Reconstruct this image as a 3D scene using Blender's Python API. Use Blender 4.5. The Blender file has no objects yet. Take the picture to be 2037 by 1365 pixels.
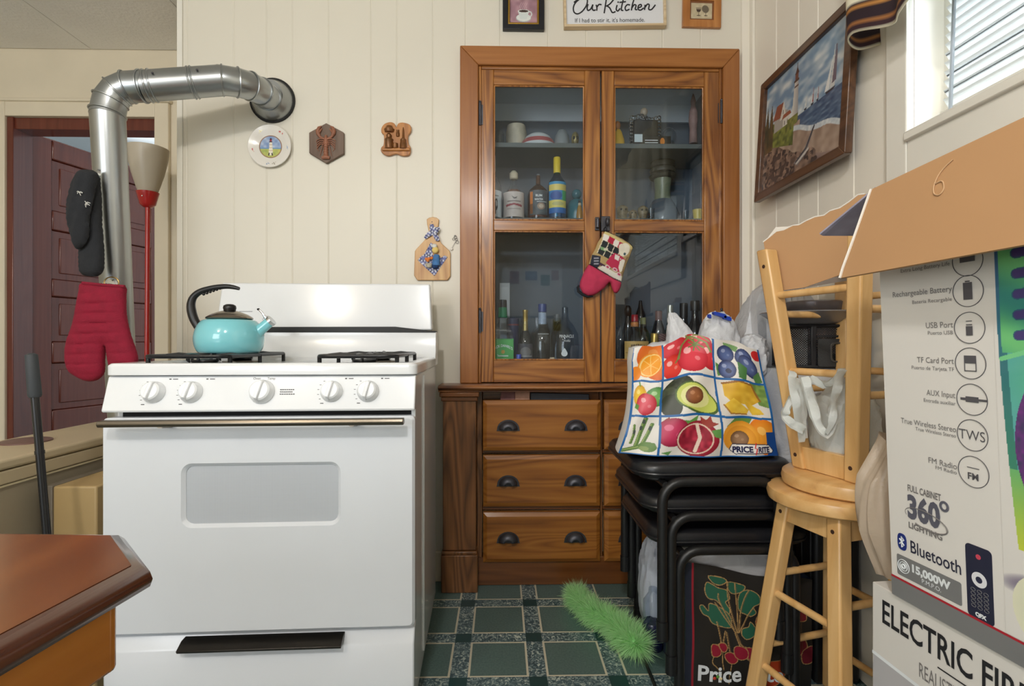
import bpy, bmesh, math, random
import numpy as np
from mathutils import Vector, Matrix, noise
from mathutils.geometry import delaunay_2d_cdt

sc = bpy.context.scene
COL = sc.collection
R = math.radians

# ------------------------------------------------------------------ camera
F, CX, CY = 1047.0, 1018.5, 682.5
EYE = Vector((0, 0, .965))
YAW = R(1.2)
cd = bpy.data.cameras.new('camera')
cd.sensor_width = 36.0
cd.lens = F / 2037 * 36.0
cd.clip_start = .02
co = bpy.data.objects.new('camera', cd)
COL.objects.link(co)
co.location = EYE
co.rotation_euler = (R(90), 0, -YAW)
sc.camera = co

# ------------------------------------------------------------------ light
sc.view_settings.view_transform = 'Standard'
sc.view_settings.look = 'None'
sc.view_settings.exposure = -0.14
sc.view_settings.gamma = 1.0
sc.view_settings.use_curve_mapping = False
w = bpy.data.worlds.new('daylight')
sc.world = w
w.use_nodes = True
bg = w.node_tree.nodes['Background']
bg.inputs[0].default_value = (.93, .97, 1.0, 1)
bg.inputs[1].default_value = 1.35


def area(name, loc, target, size, power, col, sizey=None):
    l = bpy.data.lights.new(name, 'AREA')
    l.energy = power
    l.color = col
    l.shape = 'RECTANGLE' if sizey else 'DISK'
    l.size = size
    if sizey:
        l.size_y = sizey
    o = bpy.data.objects.new(name, l)
    COL.objects.link(o)
    o.location = loc
    o.rotation_euler = (Vector(target) - Vector(loc)).to_track_quat('-Z', 'Y').to_euler()
    return o


l = bpy.data.lights.new('ceiling_lamp_light', 'POINT')
l.energy, l.color, l.shadow_soft_size = 26, (1, .88, .72), .06
o = bpy.data.objects.new('ceiling_lamp_light', l)
COL.objects.link(o)
o.location = (-1.25, -.5, 2.14)
area('ceiling_fill_light', (-.28, -.9, 2.36), (.7, 1.4, .8), .2, 34, (1, .975, .94))  # added fill to lift the darker right side, no known fixture
area('window_daylight', (1.95, .62, 2.05), (.2, .9, 1.0), 1.3, 66, (.86, .93, 1), 1.1)
area('next_room_daylight', (-3.6, 4.2, 1.8), (-2.4, 3.6, 1.6), .9, 70, (1, .99, .97), .9)
area('rear_fill_light', (-1.95, -2.35, 1.6), (-.1, 2, .9), 1.5, 40, (.92, .96, 1), 1.3)  # unseen fill added behind the camera, no window stands there


# ------------------------------------------------------------------ helpers
def ray(px, py):
    u, v = (px - CX) / F, (CY - py) / F
    s, c = math.sin(YAW), math.cos(YAW)
    return Vector((c * u + s, -s * u + c, v))


def atY(px, py, Y):
    d = ray(px, py)
    return EYE + d * (Y / d.y)


def atX(px, py, X):
    d = ray(px, py)
    return EYE + d * (X / d.x)


def atZ(px, py, Z):
    d = ray(px, py)
    return EYE + d * ((Z - EYE.z) / d.z)


def lin(c):
    out = []
    for v in c[:3]:
        v = v / 255.0
        out.append(v / 12.92 if v <= .04045 else ((v + .055) / 1.055) ** 2.4)
    return tuple(out)


MATS = {}


def nt_new(name):
    m = bpy.data.materials.new(name)
    m.use_nodes = True
    nt = m.node_tree
    return m, nt, nt.nodes['Principled BSDF']


def N(nt, typ, **kw):
    n = nt.nodes.new(typ)
    for k, v in kw.items():
        setattr(n, k, v)
    return n


def objcoord(nt, scale=(1, 1, 1)):
    tc = N(nt, 'ShaderNodeTexCoord')
    mp = N(nt, 'ShaderNodeMapping')
    mp.inputs['Scale'].default_value = scale
    nt.links.new(tc.outputs['Object'], mp.inputs['Vector'])
    return mp.outputs['Vector']


def ramp(nt, fac, stops):
    cr = N(nt, 'ShaderNodeValToRGB')
    el = cr.color_ramp.elements
    while len(el) < len(stops):
        el.new(.5)
    for e, (p, c) in zip(el, stops):
        e.position = p
        e.color = (*c, 1)
    nt.links.new(fac, cr.inputs['Fac'])
    return cr.outputs['Color']


def M(name, rgb, rough=.5, metal=0.0, var=.06, scale=6.0, bump=0.0, bscale=60.0, coat=0.0, spec=.5, sub=0.0):
    if name in MATS:
        return MATS[name]
    m, nt, b = nt_new(name)
    c = lin(rgb)
    co_ = objcoord(nt)
    no = N(nt, 'ShaderNodeTexNoise')
    no.inputs['Scale'].default_value = scale
    no.inputs['Detail'].default_value = 3
    nt.links.new(co_, no.inputs['Vector'])
    lo = tuple(max(0, v * (1 - var)) for v in c)
    hi = tuple(min(1, v * (1 + var)) for v in c)
    nt.links.new(ramp(nt, no.outputs['Fac'], [(.3, lo), (.7, hi)]), b.inputs['Base Color'])
    b.inputs['Roughness'].default_value = rough
    b.inputs['Metallic'].default_value = metal
    b.inputs['Specular IOR Level'].default_value = spec
    if coat:
        b.inputs['Coat Weight'].default_value = coat
        b.inputs['Coat Roughness'].default_value = .08
    if bump:
        n2 = N(nt, 'ShaderNodeTexNoise')
        n2.inputs['Scale'].default_value = bscale
        n2.inputs['Detail'].default_value = 4
        nt.links.new(co_, n2.inputs['Vector'])
        bp = N(nt, 'ShaderNodeBump')
        bp.inputs['Strength'].default_value = bump
        bp.inputs['Distance'].default_value = .004
        nt.links.new(n2.outputs['Fac'], bp.inputs['Height'])
        nt.links.new(bp.outputs['Normal'], b.inputs['Normal'])
    MATS[name] = m
    return m


def WOOD(name, dark, mid, light, axis='Z', fine=38.0, rough=.34, coat=.25, wave=7.0, wmix=.55):
    if name in MATS:
        return MATS[name]
    m, nt, b = nt_new(name)
    s = [1.0, 1.0, 1.0]
    s['XYZ'.index(axis)] = .03
    v = objcoord(nt, tuple(s))
    n1 = N(nt, 'ShaderNodeTexNoise')
    n1.inputs['Scale'].default_value = fine
    n1.inputs['Detail'].default_value = 5
    n1.inputs['Roughness'].default_value = .62
    n1.inputs['Distortion'].default_value = .25
    nt.links.new(v, n1.inputs['Vector'])
    s2 = [1.0, 1.0, 1.0]
    s2['XYZ'.index(axis)] = .09
    v2 = objcoord(nt, tuple(s2))
    wv = N(nt, 'ShaderNodeTexNoise')
    wv.inputs['Scale'].default_value = wave
    wv.inputs['Detail'].default_value = 1.5
    wv.inputs['Distortion'].default_value = .3
    nt.links.new(v2, wv.inputs['Vector'])
    mu = N(nt, 'ShaderNodeMath', operation='MULTIPLY')
    mu.inputs[1].default_value = 14.0
    nt.links.new(wv.outputs['Fac'], mu.inputs[0])
    fr = N(nt, 'ShaderNodeMath', operation='PINGPONG')
    fr.inputs[1].default_value = .5
    nt.links.new(mu.outputs[0], fr.inputs[0])
    f2 = N(nt, 'ShaderNodeMath', operation='MULTIPLY')
    f2.inputs[1].default_value = 2.0
    nt.links.new(fr.outputs[0], f2.inputs[0])
    mx = N(nt, 'ShaderNodeMix')
    mx.inputs[0].default_value = wmix
    nt.links.new(n1.outputs['Fac'], mx.inputs[2])
    nt.links.new(f2.outputs[0], mx.inputs[3])
    nt.links.new(ramp(nt, mx.outputs[0], [(.22, lin(dark)), (.45, lin(mid)), (.75, lin(light))]), b.inputs['Base Color'])
    b.inputs['Roughness'].default_value = rough
    b.inputs['Coat Weight'].default_value = coat
    b.inputs['Coat Roughness'].default_value = .18
    bp = N(nt, 'ShaderNodeBump')
    bp.inputs['Strength'].default_value = .12
    bp.inputs['Distance'].default_value = .002
    nt.links.new(n1.outputs['Fac'], bp.inputs['Height'])
    nt.links.new(bp.outputs['Normal'], b.inputs['Normal'])
    MATS[name] = m
    return m


def GLASS(name, tint=(1, 1, 1), ior=1.5, rough=.02):
    """thin clear glass: a tinted see-through sheet with a Fresnel reflection"""
    if name in MATS:
        return MATS[name]
    m, nt, b = nt_new(name)
    out = nt.nodes['Material Output']
    nt.nodes.remove(b)
    tr = N(nt, 'ShaderNodeBsdfTransparent')
    tr.inputs[0].default_value = (*tint, 1)
    gl = N(nt, 'ShaderNodeBsdfGlossy')
    gl.inputs['Roughness'].default_value = rough
    fr = N(nt, 'ShaderNodeFresnel')
    fr.inputs['IOR'].default_value = ior
    mix = N(nt, 'ShaderNodeMixShader')
    ge = N(nt, 'ShaderNodeNewGeometry')
    iv = N(nt, 'ShaderNodeMath', operation='SUBTRACT')
    iv.inputs[0].default_value = 1.0
    nt.links.new(ge.outputs['Backfacing'], iv.inputs[1])
    ml = N(nt, 'ShaderNodeMath', operation='MULTIPLY')
    nt.links.new(fr.outputs[0], ml.inputs[0])
    nt.links.new(iv.outputs[0], ml.inputs[1])
    nt.links.new(ml.outputs[0], mix.inputs[0])
    nt.links.new(tr.outputs[0], mix.inputs[1])
    nt.links.new(gl.outputs[0], mix.inputs[2])
    nt.links.new(mix.outputs[0], out.inputs[0])
    MATS[name] = m
    return m


def FILM(name, rgb, rough=.45, trans=.45, bump=.5, bscale=25, clear=0.0):
    """thin plastic or cloth that lets some light through"""
    if name in MATS:
        return MATS[name]
    m, nt, b = nt_new(name)
    out = nt.nodes['Material Output']
    b.inputs['Base Color'].default_value = (*lin(rgb), 1)
    b.inputs['Roughness'].default_value = rough
    t = N(nt, 'ShaderNodeBsdfTranslucent')
    t.inputs[0].default_value = (*lin(rgb), 1)
    mix = N(nt, 'ShaderNodeMixShader')
    mix.inputs[0].default_value = trans
    nt.links.new(b.outputs[0], mix.inputs[1])
    nt.links.new(t.outputs[0], mix.inputs[2])
    last = mix
    if clear:
        tp = N(nt, 'ShaderNodeBsdfTransparent')
        m2 = N(nt, 'ShaderNodeMixShader')
        m2.inputs[0].default_value = clear
        nt.links.new(mix.outputs[0], m2.inputs[1])
        nt.links.new(tp.outputs[0], m2.inputs[2])
        last = m2
    nt.links.new(last.outputs[0], out.inputs[0])
    no = N(nt, 'ShaderNodeTexNoise')
    no.inputs['Scale'].default_value = bscale
    no.inputs['Detail'].default_value = 3
    no.inputs['Distortion'].default_value = 1.2
    nt.links.new(objcoord(nt), no.inputs['Vector'])
    bp = N(nt, 'ShaderNodeBump')
    bp.inputs['Strength'].default_value = bump
    bp.inputs['Distance'].default_value = .01
    nt.links.new(no.outputs['Fac'], bp.inputs['Height'])
    nt.links.new(bp.outputs['Normal'], b.inputs['Normal'])
    nt.links.new(bp.outputs['Normal'], t.inputs['Normal'])
    MATS[name] = m
    return m


def PRINT(name, rough=.5, coat=0.0):
    """printed artwork carried by the mesh's own colour attribute"""
    if name in MATS:
        return MATS[name]
    m, nt, b = nt_new(name)
    a = N(nt, 'ShaderNodeAttribute')
    a.attribute_name = 'print'
    nt.links.new(a.outputs['Color'], b.inputs['Base Color'])
    b.inputs['Roughness'].default_value = rough
    b.inputs['Coat Weight'].default_value = coat
    MATS[name] = m
    return m


def root_matrix(o):
    m = Matrix.Identity(4)
    while o is not None:
        m = o.matrix_basis @ m
        o = o.parent
    return m


def setp(o, label=None, cat=None, group=None, kind=None):
    if label:
        o['label'] = label
    if cat:
        o['category'] = cat
    if group:
        o['group'] = group
    if kind:
        o['kind'] = kind
    return o


def thing(name, label, cat, loc=(0, 0, 0), rot=(0, 0, 0), group=None):
    o = bpy.data.objects.new(name, None)
    COL.objects.link(o)
    o.empty_display_size = .05
    o.location = loc
    o.rotation_euler = rot
    return setp(o, label, cat, group)


def kids(o):
    return [c for c in bpy.data.objects if c.parent == o]


def dup(root, loc, rot=None, label=None, parent=None):
    c = root.copy()
    COL.objects.link(c)
    c.parent = parent
    if parent is None:
        c.location = loc
        if rot is not None:
            c.rotation_euler = rot
        if label:
            c['label'] = label
    for k in kids(root):
        dup(k, None, None, None, c)
    return c


class G:
    """collects shapes, then links them as ONE mesh object"""

    def __init__(s):
        s.v, s.f, s.col = [], [], None

    def add(s, vs, fs):
        b = len(s.v)
        s.v += [Vector(p) for p in vs]
        s.f += [tuple(i + b for i in f) for f in fs]
        return s

    def box(s, x0, x1, y0, y1, z0, z1):
        v = [(x, y, z) for z in (z0, z1) for y in (y0, y1) for x in (x0, x1)]
        return s.add(v, [(0, 2, 3, 1), (4, 5, 7, 6), (0, 1, 5, 4), (2, 6, 7, 3), (0, 4, 6, 2), (1, 3, 7, 5)])

    def hexa(s, p):
        """8 corners: bottom 4 round, then top 4 round"""
        return s.add(p, [(3, 2, 1, 0), (4, 5, 6, 7), (0, 1, 5, 4), (1, 2, 6, 5), (2, 3, 7, 6), (3, 0, 4, 7)])

    def tube(s, pts, r, n=12, closed=False, caps=True, flat=1.0, up=None):
        pts = [Vector(p) for p in pts]
        k = len(pts)
        rs = r if isinstance(r, (list, tuple)) else [r] * k
        vs, fs = [], []
        prev = None
        for i, p in enumerate(pts):
            if closed:
                t = pts[(i + 1) % k] - pts[i - 1]
            else:
                t = pts[min(i + 1, k - 1)] - pts[max(i - 1, 0)]
            t.normalize()
            if prev is None:
                a = Vector(up) if up else (Vector((0, 0, 1)) if abs(t.z) < .9 else Vector((1, 0, 0)))
                nrm = (a - t * a.dot(t)).normalized()
            else:
                nrm = (prev - t * prev.dot(t))
                nrm = nrm.normalized() if nrm.length > 1e-6 else prev
            prev = nrm
            bn = t.cross(nrm)
            for j in range(n):
                a = 2 * math.pi * j / n
                vs.append(p + (nrm * math.cos(a) * flat + bn * math.sin(a)) * rs[i])
        rings = k if closed else k - 1
        for i in range(rings):
            for j in range(n):
                a, b = i * n + j, i * n + (j + 1) % n
                c, d = ((i + 1) % k) * n + (j + 1) % n, ((i + 1) % k) * n + j
                fs.append((a, b, c, d))
        if caps and not closed:
            fs.append(tuple(reversed(range(n))))
            fs.append(tuple((k - 1) * n + j for j in range(n)))
        return s.add(vs, fs)

    def cyl(s, p0, p1, r0, r1=None, n=24, caps=True):
        return s.tube([p0, p1], [r0, r0 if r1 is None else r1], n, caps=caps)

    def lathe(s, prof, c=(0, 0, 0), n=32, mat=None, sx=1.0, sy=1.0, a0=0.0):
        c = Vector(c)
        vs, fs = [], []
        for r, z in prof:
            for j in range(n):
                a = 2 * math.pi * j / n + a0
                p = Vector((math.cos(a) * r * sx, math.sin(a) * r * sy, z))
                if mat is not None:
                    p = mat @ p
                vs.append(p + c)
        k = len(prof)
        for i in range(k - 1):
            for j in range(n):
                fs.append((i * n + j, i * n + (j + 1) % n, (i + 1) * n + (j + 1) % n, (i + 1) * n + j))
        if prof[0][0] > 1e-6:
            fs.append(tuple(reversed(range(n))))
        if prof[-1][0] > 1e-6:
            fs.append(tuple((k - 1) * n + j for j in range(n)))
        return s.add(vs, fs)

    def prism(s, pts, fa, fb):
        """polygon pts mapped by fa (front) and fb (back)"""
        k = len(pts)
        vs = [fa(*p) for p in pts] + [fb(*p) for p in pts]
        fs = [tuple(range(k)), tuple(reversed(range(k, 2 * k)))]
        fs += [(i, i + k, (i + 1) % k + k, (i + 1) % k) for i in range(k)]
        return s.add(vs, fs)

    def ring(s, outer, inner, fa, fb):
        """plate with a hole; outer and inner have the same number of points"""
        k = len(outer)
        vs = [fa(*p) for p in outer] + [fa(*p) for p in inner] + [fb(*p) for p in outer] + [fb(*p) for p in inner]
        fs = []
        for i in range(k):
            j = (i + 1) % k
            fs += [(i, j, k + j, k + i), (2 * k + j, 2 * k + i, 3 * k + i, 3 * k + j), (j, i, 2 * k + i, 2 * k + j), (k + i, k + j, 3 * k + j, 3 * k + i)]
        return s.add(vs, fs)

    def sheet(s, nx, ny, fn, colors=None):
        vs = [fn(i / (nx - 1), j / (ny - 1)) for j in range(ny) for i in range(nx)]
        fs = [(j * nx + i, j * nx + i + 1, (j + 1) * nx + i + 1, (j + 1) * nx + i) for j in range(ny - 1) for i in range(nx - 1)]
        return s.add(vs, fs)

    def ball(s, c, r, n=16, sx=1, sy=1, sz=1, mat=None):
        k = max(6, n // 2)
        prof = [(max(1e-7, math.sin(math.pi * i / k)) * 1.0, -math.cos(math.pi * i / k)) for i in range(k + 1)]
        mm = Matrix.Diagonal((r * sx, r * sy, r * sz)).to_3x3()
        if mat is not None:
            mm = mat @ mm
        return s.lathe(prof, c, n, mm)

    def obj(s, name, mat, parent=None, label=None, cat=None, group=None, kind=None, smooth=35, bevel=0.0, seg=2, local=False, weld=True, recalc=True):
        me = bpy.data.meshes.new(name)
        me.from_pydata([tuple(p) for p in s.v], [], s.f)
        if s.col is not None:
            at = me.color_attributes.new('print', 'FLOAT_COLOR', 'POINT')
            c = np.ones((len(s.v), 4), dtype=np.float32)
            c[:, :3] = s.col
            at.data.foreach_set('color', c.ravel())
        if recalc:
            bm = bmesh.new()
            bm.from_mesh(me)
            if weld and s.col is None:
                bmesh.ops.remove_doubles(bm, verts=bm.verts, dist=1e-6)
            bmesh.ops.recalc_face_normals(bm, faces=bm.faces)
            bm.to_mesh(me)
            bm.free()
        o = bpy.data.objects.new(name, me)
        COL.objects.link(o)
        if mat is not None:
            me.materials.append(mat)
        if parent is not None:
            o.parent = parent
            if not local:
                me.transform(root_matrix(parent).inverted())
        elif not local:
            xs = [p.x for p in s.v]
            ys = [p.y for p in s.v]
            zs = [p.z for p in s.v]
            c = Vector(((min(xs) + max(xs)) / 2, (min(ys) + max(ys)) / 2, min(zs)))
            me.transform(Matrix.Translation(-c))
            o.location = c
        if smooth:
            me.polygons.foreach_set('use_smooth', [True] * len(me.polygons))
            me.set_sharp_from_angle(angle=R(smooth))
        if bevel:
            b = o.modifiers.new('bevel', 'BEVEL')
            b.width = bevel
            b.segments = seg
            b.limit_method = 'ANGLE'
            b.angle_limit = R(40)
        me.update()
        return setp(o, label, cat, group, kind)


def rrect(x0, x1, z0, z1, r, n=6):
    pts = []
    for cx, cz, a0 in ((x1 - r, z1 - r, 0), (x0 + r, z1 - r, 90), (x0 + r, z0 + r, 180), (x1 - r, z0 + r, 270)):
        for i in range(n + 1):
            a = R(a0 + 90 * i / n)
            pts.append((cx + r * math.cos(a), cz + r * math.sin(a)))
    return pts


def smooth_path(pts, k=8, closed=False):
    pts = [Vector(p) for p in pts]
    n = len(pts)
    out = []
    rng = n if closed else n - 1
    for i in range(rng):
        if closed:
            p0, p1, p2, p3 = pts[i - 1], pts[i], pts[(i + 1) % n], pts[(i + 2) % n]
        else:
            p0, p1, p2, p3 = pts[max(i - 1, 0)], pts[i], pts[i + 1], pts[min(i + 2, n - 1)]
        for j in range(k):
            t = j / k
            out.append(.5 * ((2 * p1) + (p2 - p0) * t + (2 * p0 - 5 * p1 + 4 * p2 - p3) * t * t + (3 * p1 - p0 - 3 * p2 + p3) * t ** 3))
    if not closed:
        out.append(pts[-1])
    return out


def sm2(pts, k=6, closed=True):
    return [(p.x, p.y) for p in smooth_path([(a, b, 0) for a, b in pts], k, closed)]


def pillow(outline, thick, step, fn, puff=.35, back=True, quilt=None):
    """stuffed cloth shape: 2D outline filled with triangles, both sides swollen; fn(u, v, depth) places a point.
    returns G and the (u, v) of every vertex"""
    o = np.array(outline)
    n = len(outline)
    lo, hi = o.min(0), o.max(0)
    nxt = np.roll(o, -1, 0)

    def dist(p):
        d = nxt - o
        t = np.clip(((p - o) * d).sum(1) / np.maximum((d * d).sum(1), 1e-12), 0, 1)
        q = o + d * t[:, None]
        return np.sqrt(((p - q) ** 2).sum(1)).min()

    def inside(p):
        c = ((o[:, 1] > p[1]) != (nxt[:, 1] > p[1])) & (p[0] < (nxt[:, 0] - o[:, 0]) * (p[1] - o[:, 1]) / (nxt[:, 1] - o[:, 1] + 1e-15) + o[:, 0])
        return c.sum() % 2 == 1
    pts = [Vector((float(a), float(b))) for a, b in outline]
    y = lo[1] + step / 2
    row = 0
    while y < hi[1]:
        x = lo[0] + (step / 2 if row % 2 else 0)
        while x < hi[0]:
            p = np.array((x, y))
            if inside(p) and dist(p) > step * .55:
                pts.append(Vector((x, y)))
            x += step
        y += step * .866
        row += 1
    vs, es, fs, *_ = delaunay_2d_cdt(pts, [], [list(range(n))], 1, 1e-7)
    vs = [np.array((p[0], p[1])) for p in vs]
    ds = [dist(p) for p in vs]
    W = puff * min(hi - lo)
    g = G()
    uv = []
    idx = {}
    for sgn in ((1, -1) if back else (1,)):
        for i, p in enumerate(vs):
            edge = ds[i] < 1e-6
            if edge and (0, i) in idx:
                idx[(sgn, i)] = idx[(0, i)]
                continue
            q = min(1, ds[i] / W)
            t = thick * math.sqrt(max(0, 1 - (1 - q) ** 2))
            if quilt and sgn > 0:
                t += quilt(p[0], p[1]) * q
            idx[(sgn, i)] = len(g.v)
            if edge:
                idx[(0, i)] = len(g.v)
            g.v.append(Vector(fn(p[0], p[1], sgn * t)))
            uv.append((p[0], p[1]))
        for f in fs:
            t = tuple(idx[(sgn, i)] for i in f)
            g.f.append(t if sgn > 0 else t[::-1])
    return g, np.array(uv)


class Art:
    """flat printed picture evaluated at given points; colours in sRGB 0-255"""

    def __init__(s, X, Y, base=(255, 255, 255)):
        s.X, s.Y = np.asarray(X, float), np.asarray(Y, float)
        s.c = np.empty(s.X.shape + (3,))
        s.c[:] = base
        s.clip = np.ones(s.X.shape, bool)
        rs = np.random.RandomState(5)
        s.tab = rs.rand(64, 64)

    def nz(s, k, ox=0.0, oy=0.0, ky=None):
        x, y = s.X * k + ox + 1000, s.Y * (ky or k) + oy + 1000
        i, j = np.floor(x).astype(int), np.floor(y).astype(int)
        u, v = x - i, y - j
        u, v = u * u * (3 - 2 * u), v * v * (3 - 2 * v)
        t = s.tab
        a, b, c, d = t[i % 64, j % 64], t[(i + 1) % 64, j % 64], t[i % 64, (j + 1) % 64], t[(i + 1) % 64, (j + 1) % 64]
        return (a * (1 - u) + b * u) * (1 - v) + (c * (1 - u) + d * u) * v

    def put(s, m, col, col2=None, t=None, a=1.0):
        m = np.asarray(m, float) * s.clip * a
        c = np.array(col, float)
        if col2 is not None:
            t = np.clip(t, 0, 1)[..., None]
            c = c * (1 - t) + np.array(col2, float) * t
        s.c = s.c * (1 - m[..., None]) + c * m[..., None]
        return s

    def mell(s, cx, cy, rx, ry, rot=0):
        a = R(rot)
        dx, dy = s.X - cx, s.Y - cy
        return ((dx * math.cos(a) + dy * math.sin(a)) / rx) ** 2 + ((-dx * math.sin(a) + dy * math.cos(a)) / ry) ** 2

    def ell(s, cx, cy, rx, ry, col, rot=0, col2=None, a=1.0):
        d = s.mell(cx, cy, rx, ry, rot)
        return s.put(d < 1, col, col2, d if col2 is not None else None, a)

    def arc(s, cx, cy, rx, ry, wd, col, rot=0, a0=None, a1=None):
        d = np.sqrt(s.mell(cx, cy, rx, ry, rot))
        m = np.abs(d - 1) < wd / min(rx, ry) / 2
        return s.put(m, col)

    def mpoly(s, pts):
        m = np.zeros(s.X.shape, bool)
        k = len(pts)
        for i in range(k):
            (x0, y0), (x1, y1) = pts[i], pts[(i + 1) % k]
            if y0 == y1:
                continue
            m ^= ((y0 > s.Y) != (y1 > s.Y)) & (s.X < (x1 - x0) * (s.Y - y0) / (y1 - y0) + x0)
        return m

    def poly(s, pts, col, col2=None, t=None, a=1.0):
        return s.put(s.mpoly(pts), col, col2, t, a)

    def rect(s, x0, x1, y0, y1, col, a=1.0):
        return s.put((s.X > x0) & (s.X < x1) & (s.Y > y0) & (s.Y < y1), col, a=a)

    def line(s, pts, wd, col, a=1.0):
        m = np.zeros(s.X.shape, bool)
        for (x0, y0), (x1, y1) in zip(pts, pts[1:]):
            dx, dy = x1 - x0, y1 - y0
            t = np.clip(((s.X - x0) * dx + (s.Y - y0) * dy) / max(dx * dx + dy * dy, 1e-12), 0, 1)
            m |= (s.X - x0 - t * dx) ** 2 + (s.Y - y0 - t * dy) ** 2 < (wd / 2) ** 2
        return s.put(m, col, a=a)

    def lin(s):
        v = np.clip(s.c.reshape(-1, 3) / 255.0, 0, 1)
        return np.where(v <= .04045, v / 12.92, ((v + .055) / 1.055) ** 2.4)


def artgrid(nx, ny, W, H, base):
    u, v = np.meshgrid(np.linspace(0, W, nx), np.linspace(0, H, ny))
    return Art(u, v, base)


def text(body, size, fn, mat, parent, name='lettering', wx=1.0, bold=0.0, shear=0.0, align='LEFT', local=False, spacing=1.0, label=None):
    """flat lettering; fn(u, v) places each point of the text (u right, v up, in metres)"""
    cu = bpy.data.curves.new('lettering', 'FONT')
    cu.body = body
    cu.size = size
    cu.align_x = align
    cu.shear = shear
    cu.offset = bold
    cu.space_character = spacing
    cu.resolution_u = 3
    o = bpy.data.objects.new('lettering', cu)
    COL.objects.link(o)
    dg = bpy.context.evaluated_depsgraph_get()
    me = bpy.data.meshes.new_from_object(o.evaluated_get(dg))
    g = G()
    g.v = [Vector(fn(p.co.x * wx, p.co.y)) for p in me.vertices]
    g.f = [tuple(p.vertices) for p in me.polygons]
    bpy.data.objects.remove(o)
    bpy.data.curves.remove(cu)
    bpy.data.meshes.remove(me)
    return g.obj(name, mat, parent, smooth=0, local=local, recalc=False, label=label)


def crumple(g, c, size, seed, amp=.18, nu=56, nv=40, flat=.0, top=None, power=.8, freq=2.6):
    """crumpled bag: swollen body with sharp random folds"""
    c = Vector(c)
    vs, fs = [], []
    sd = Vector((seed * 7.3, seed * 3.1, seed * 1.7))
    for j in range(nv + 1):
        th = math.pi * j / nv
        for i in range(nu):
            ph = 2 * math.pi * i / nu
            sx, sy, sz = math.sin(th) * math.cos(ph), math.sin(th) * math.sin(ph), -math.cos(th)
            e = lambda q: math.copysign(abs(q) ** power, q)
            d = Vector((sx, sy, sz))
            rr = 1 + amp * (1 - 2 * abs(noise.noise(d * freq + sd))) + amp * .6 * (1 - 2 * abs(noise.noise(d * freq * 2.3 + sd)))
            p = Vector((e(sx) * size[0] * rr, e(sy) * size[1] * rr, e(sz) * size[2] * (1 + (rr - 1) * .5)))
            if top:
                p = top(p, d)
            p += c
            if p.z < flat:
                p.z = flat
            vs.append(p)
    for j in range(nv):
        for i in range(nu):
            fs.append((j * nu + i, j * nu + (i + 1) % nu, (j + 1) * nu + (i + 1) % nu, (j + 1) * nu + i))
    return g.add(vs, fs)

# ------------------------------------------------------------------ materials
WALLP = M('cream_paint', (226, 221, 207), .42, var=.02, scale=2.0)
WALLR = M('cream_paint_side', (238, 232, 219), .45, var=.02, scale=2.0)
TRIMW = M('white_trim_paint', (235, 232, 222), .35, var=.02)
CREAMT = M('cream_trim_paint', (228, 217, 194), .4, var=.03)
CEIL = M('ceiling_board', (246, 243, 238), .85, var=.04, scale=3, bump=.8, bscale=70)
BROWN = WOOD('dark_brown_paint', (88, 38, 27), (102, 46, 33), (114, 55, 40), 'Z', 60, .26, .5, 6, .15)
CASE_V = WOOD('casing_wood_upright', (132, 80, 38), (152, 96, 48), (168, 110, 58), 'Z', 46, .42, .1, 5, .15)
CASE_H = WOOD('casing_wood_level', (136, 82, 36), (158, 100, 46), (174, 114, 58), 'X', 46, .42, .1, 5, .15)
DOOR_V = WOOD('cabinet_door_wood_upright', (104, 58, 26), (146, 92, 42), (178, 120, 58), 'Z', 70, .32, .35, 9, .4)
DOOR_H = WOOD('cabinet_door_wood_level', (106, 60, 26), (146, 92, 42), (174, 116, 56), 'X', 70, .32, .35, 9, .4)
DRAW_H = WOOD('drawer_wood', (116, 66, 18), (148, 90, 30), (170, 110, 44), 'X', 50, .46, .12, 8, .35)
BASE_V = WOOD('base_wood_upright', (72, 42, 20), (112, 70, 36), (140, 92, 52), 'Z', 60, .35, .35, 9, .4)
BASE_H = WOOD('base_wood_level', (84, 46, 18), (108, 62, 26), (126, 76, 36), 'X', 50, .32, .4, 7, .3)
IRON = M('dark_iron', (74, 74, 80), .4, .6, var=.15, scale=30)
PANE = GLASS('cabinet_glass', (.93, .96, .98), 1.75, .01)
BLACK = M('black_plastic', (20, 20, 22), .38)
CHROME = M('chrome', (205, 208, 212), .14, 1.0, var=.03)
INKM = M('black_ink', (28, 28, 32), .6)


# ------------------------------------------------------------------ setting
def panelled(name, start, along, into, length, z0, z1, grooves, mat, hole=None, thick=.05, gw=.004, gd=.0022):
    """a wall of vertical boards with V grooves; hole = (a0, a1, h0, h1)"""
    start, along, into = Vector(start), Vector(along), Vector(into)
    bp = [(0, 0), (length, 0)]
    for q in grooves:
        if gw < q < length - gw:
            bp += [(q - gw, 0), (q, gd), (q + gw, 0)]
    if hole:
        bp += [(hole[0], 0), (hole[1], 0)]
    bp = sorted(bp)
    g = G()

    def P(a, d, z):
        return start + along * a + into * d + Vector((0, 0, z))
    for (a, da), (b, db) in zip(bp, bp[1:]):
        if b - a < 1e-5:
            continue
        mid = (a + b) / 2
        spans = [(z0, z1)]
        if hole and hole[0] < mid < hole[1]:
            spans = [(z0, hole[2]), (hole[3], z1)]
        for h0, h1 in spans:
            if h1 - h0 > 1e-4:
                g.hexa([P(a, da, h0), P(b, db, h0), P(b, thick, h0), P(a, thick, h0), P(a, da, h1), P(b, db, h1), P(b, thick, h1), P(a, thick, h1)])
    return g.obj(name, mat, kind='structure', smooth=0)


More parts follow.
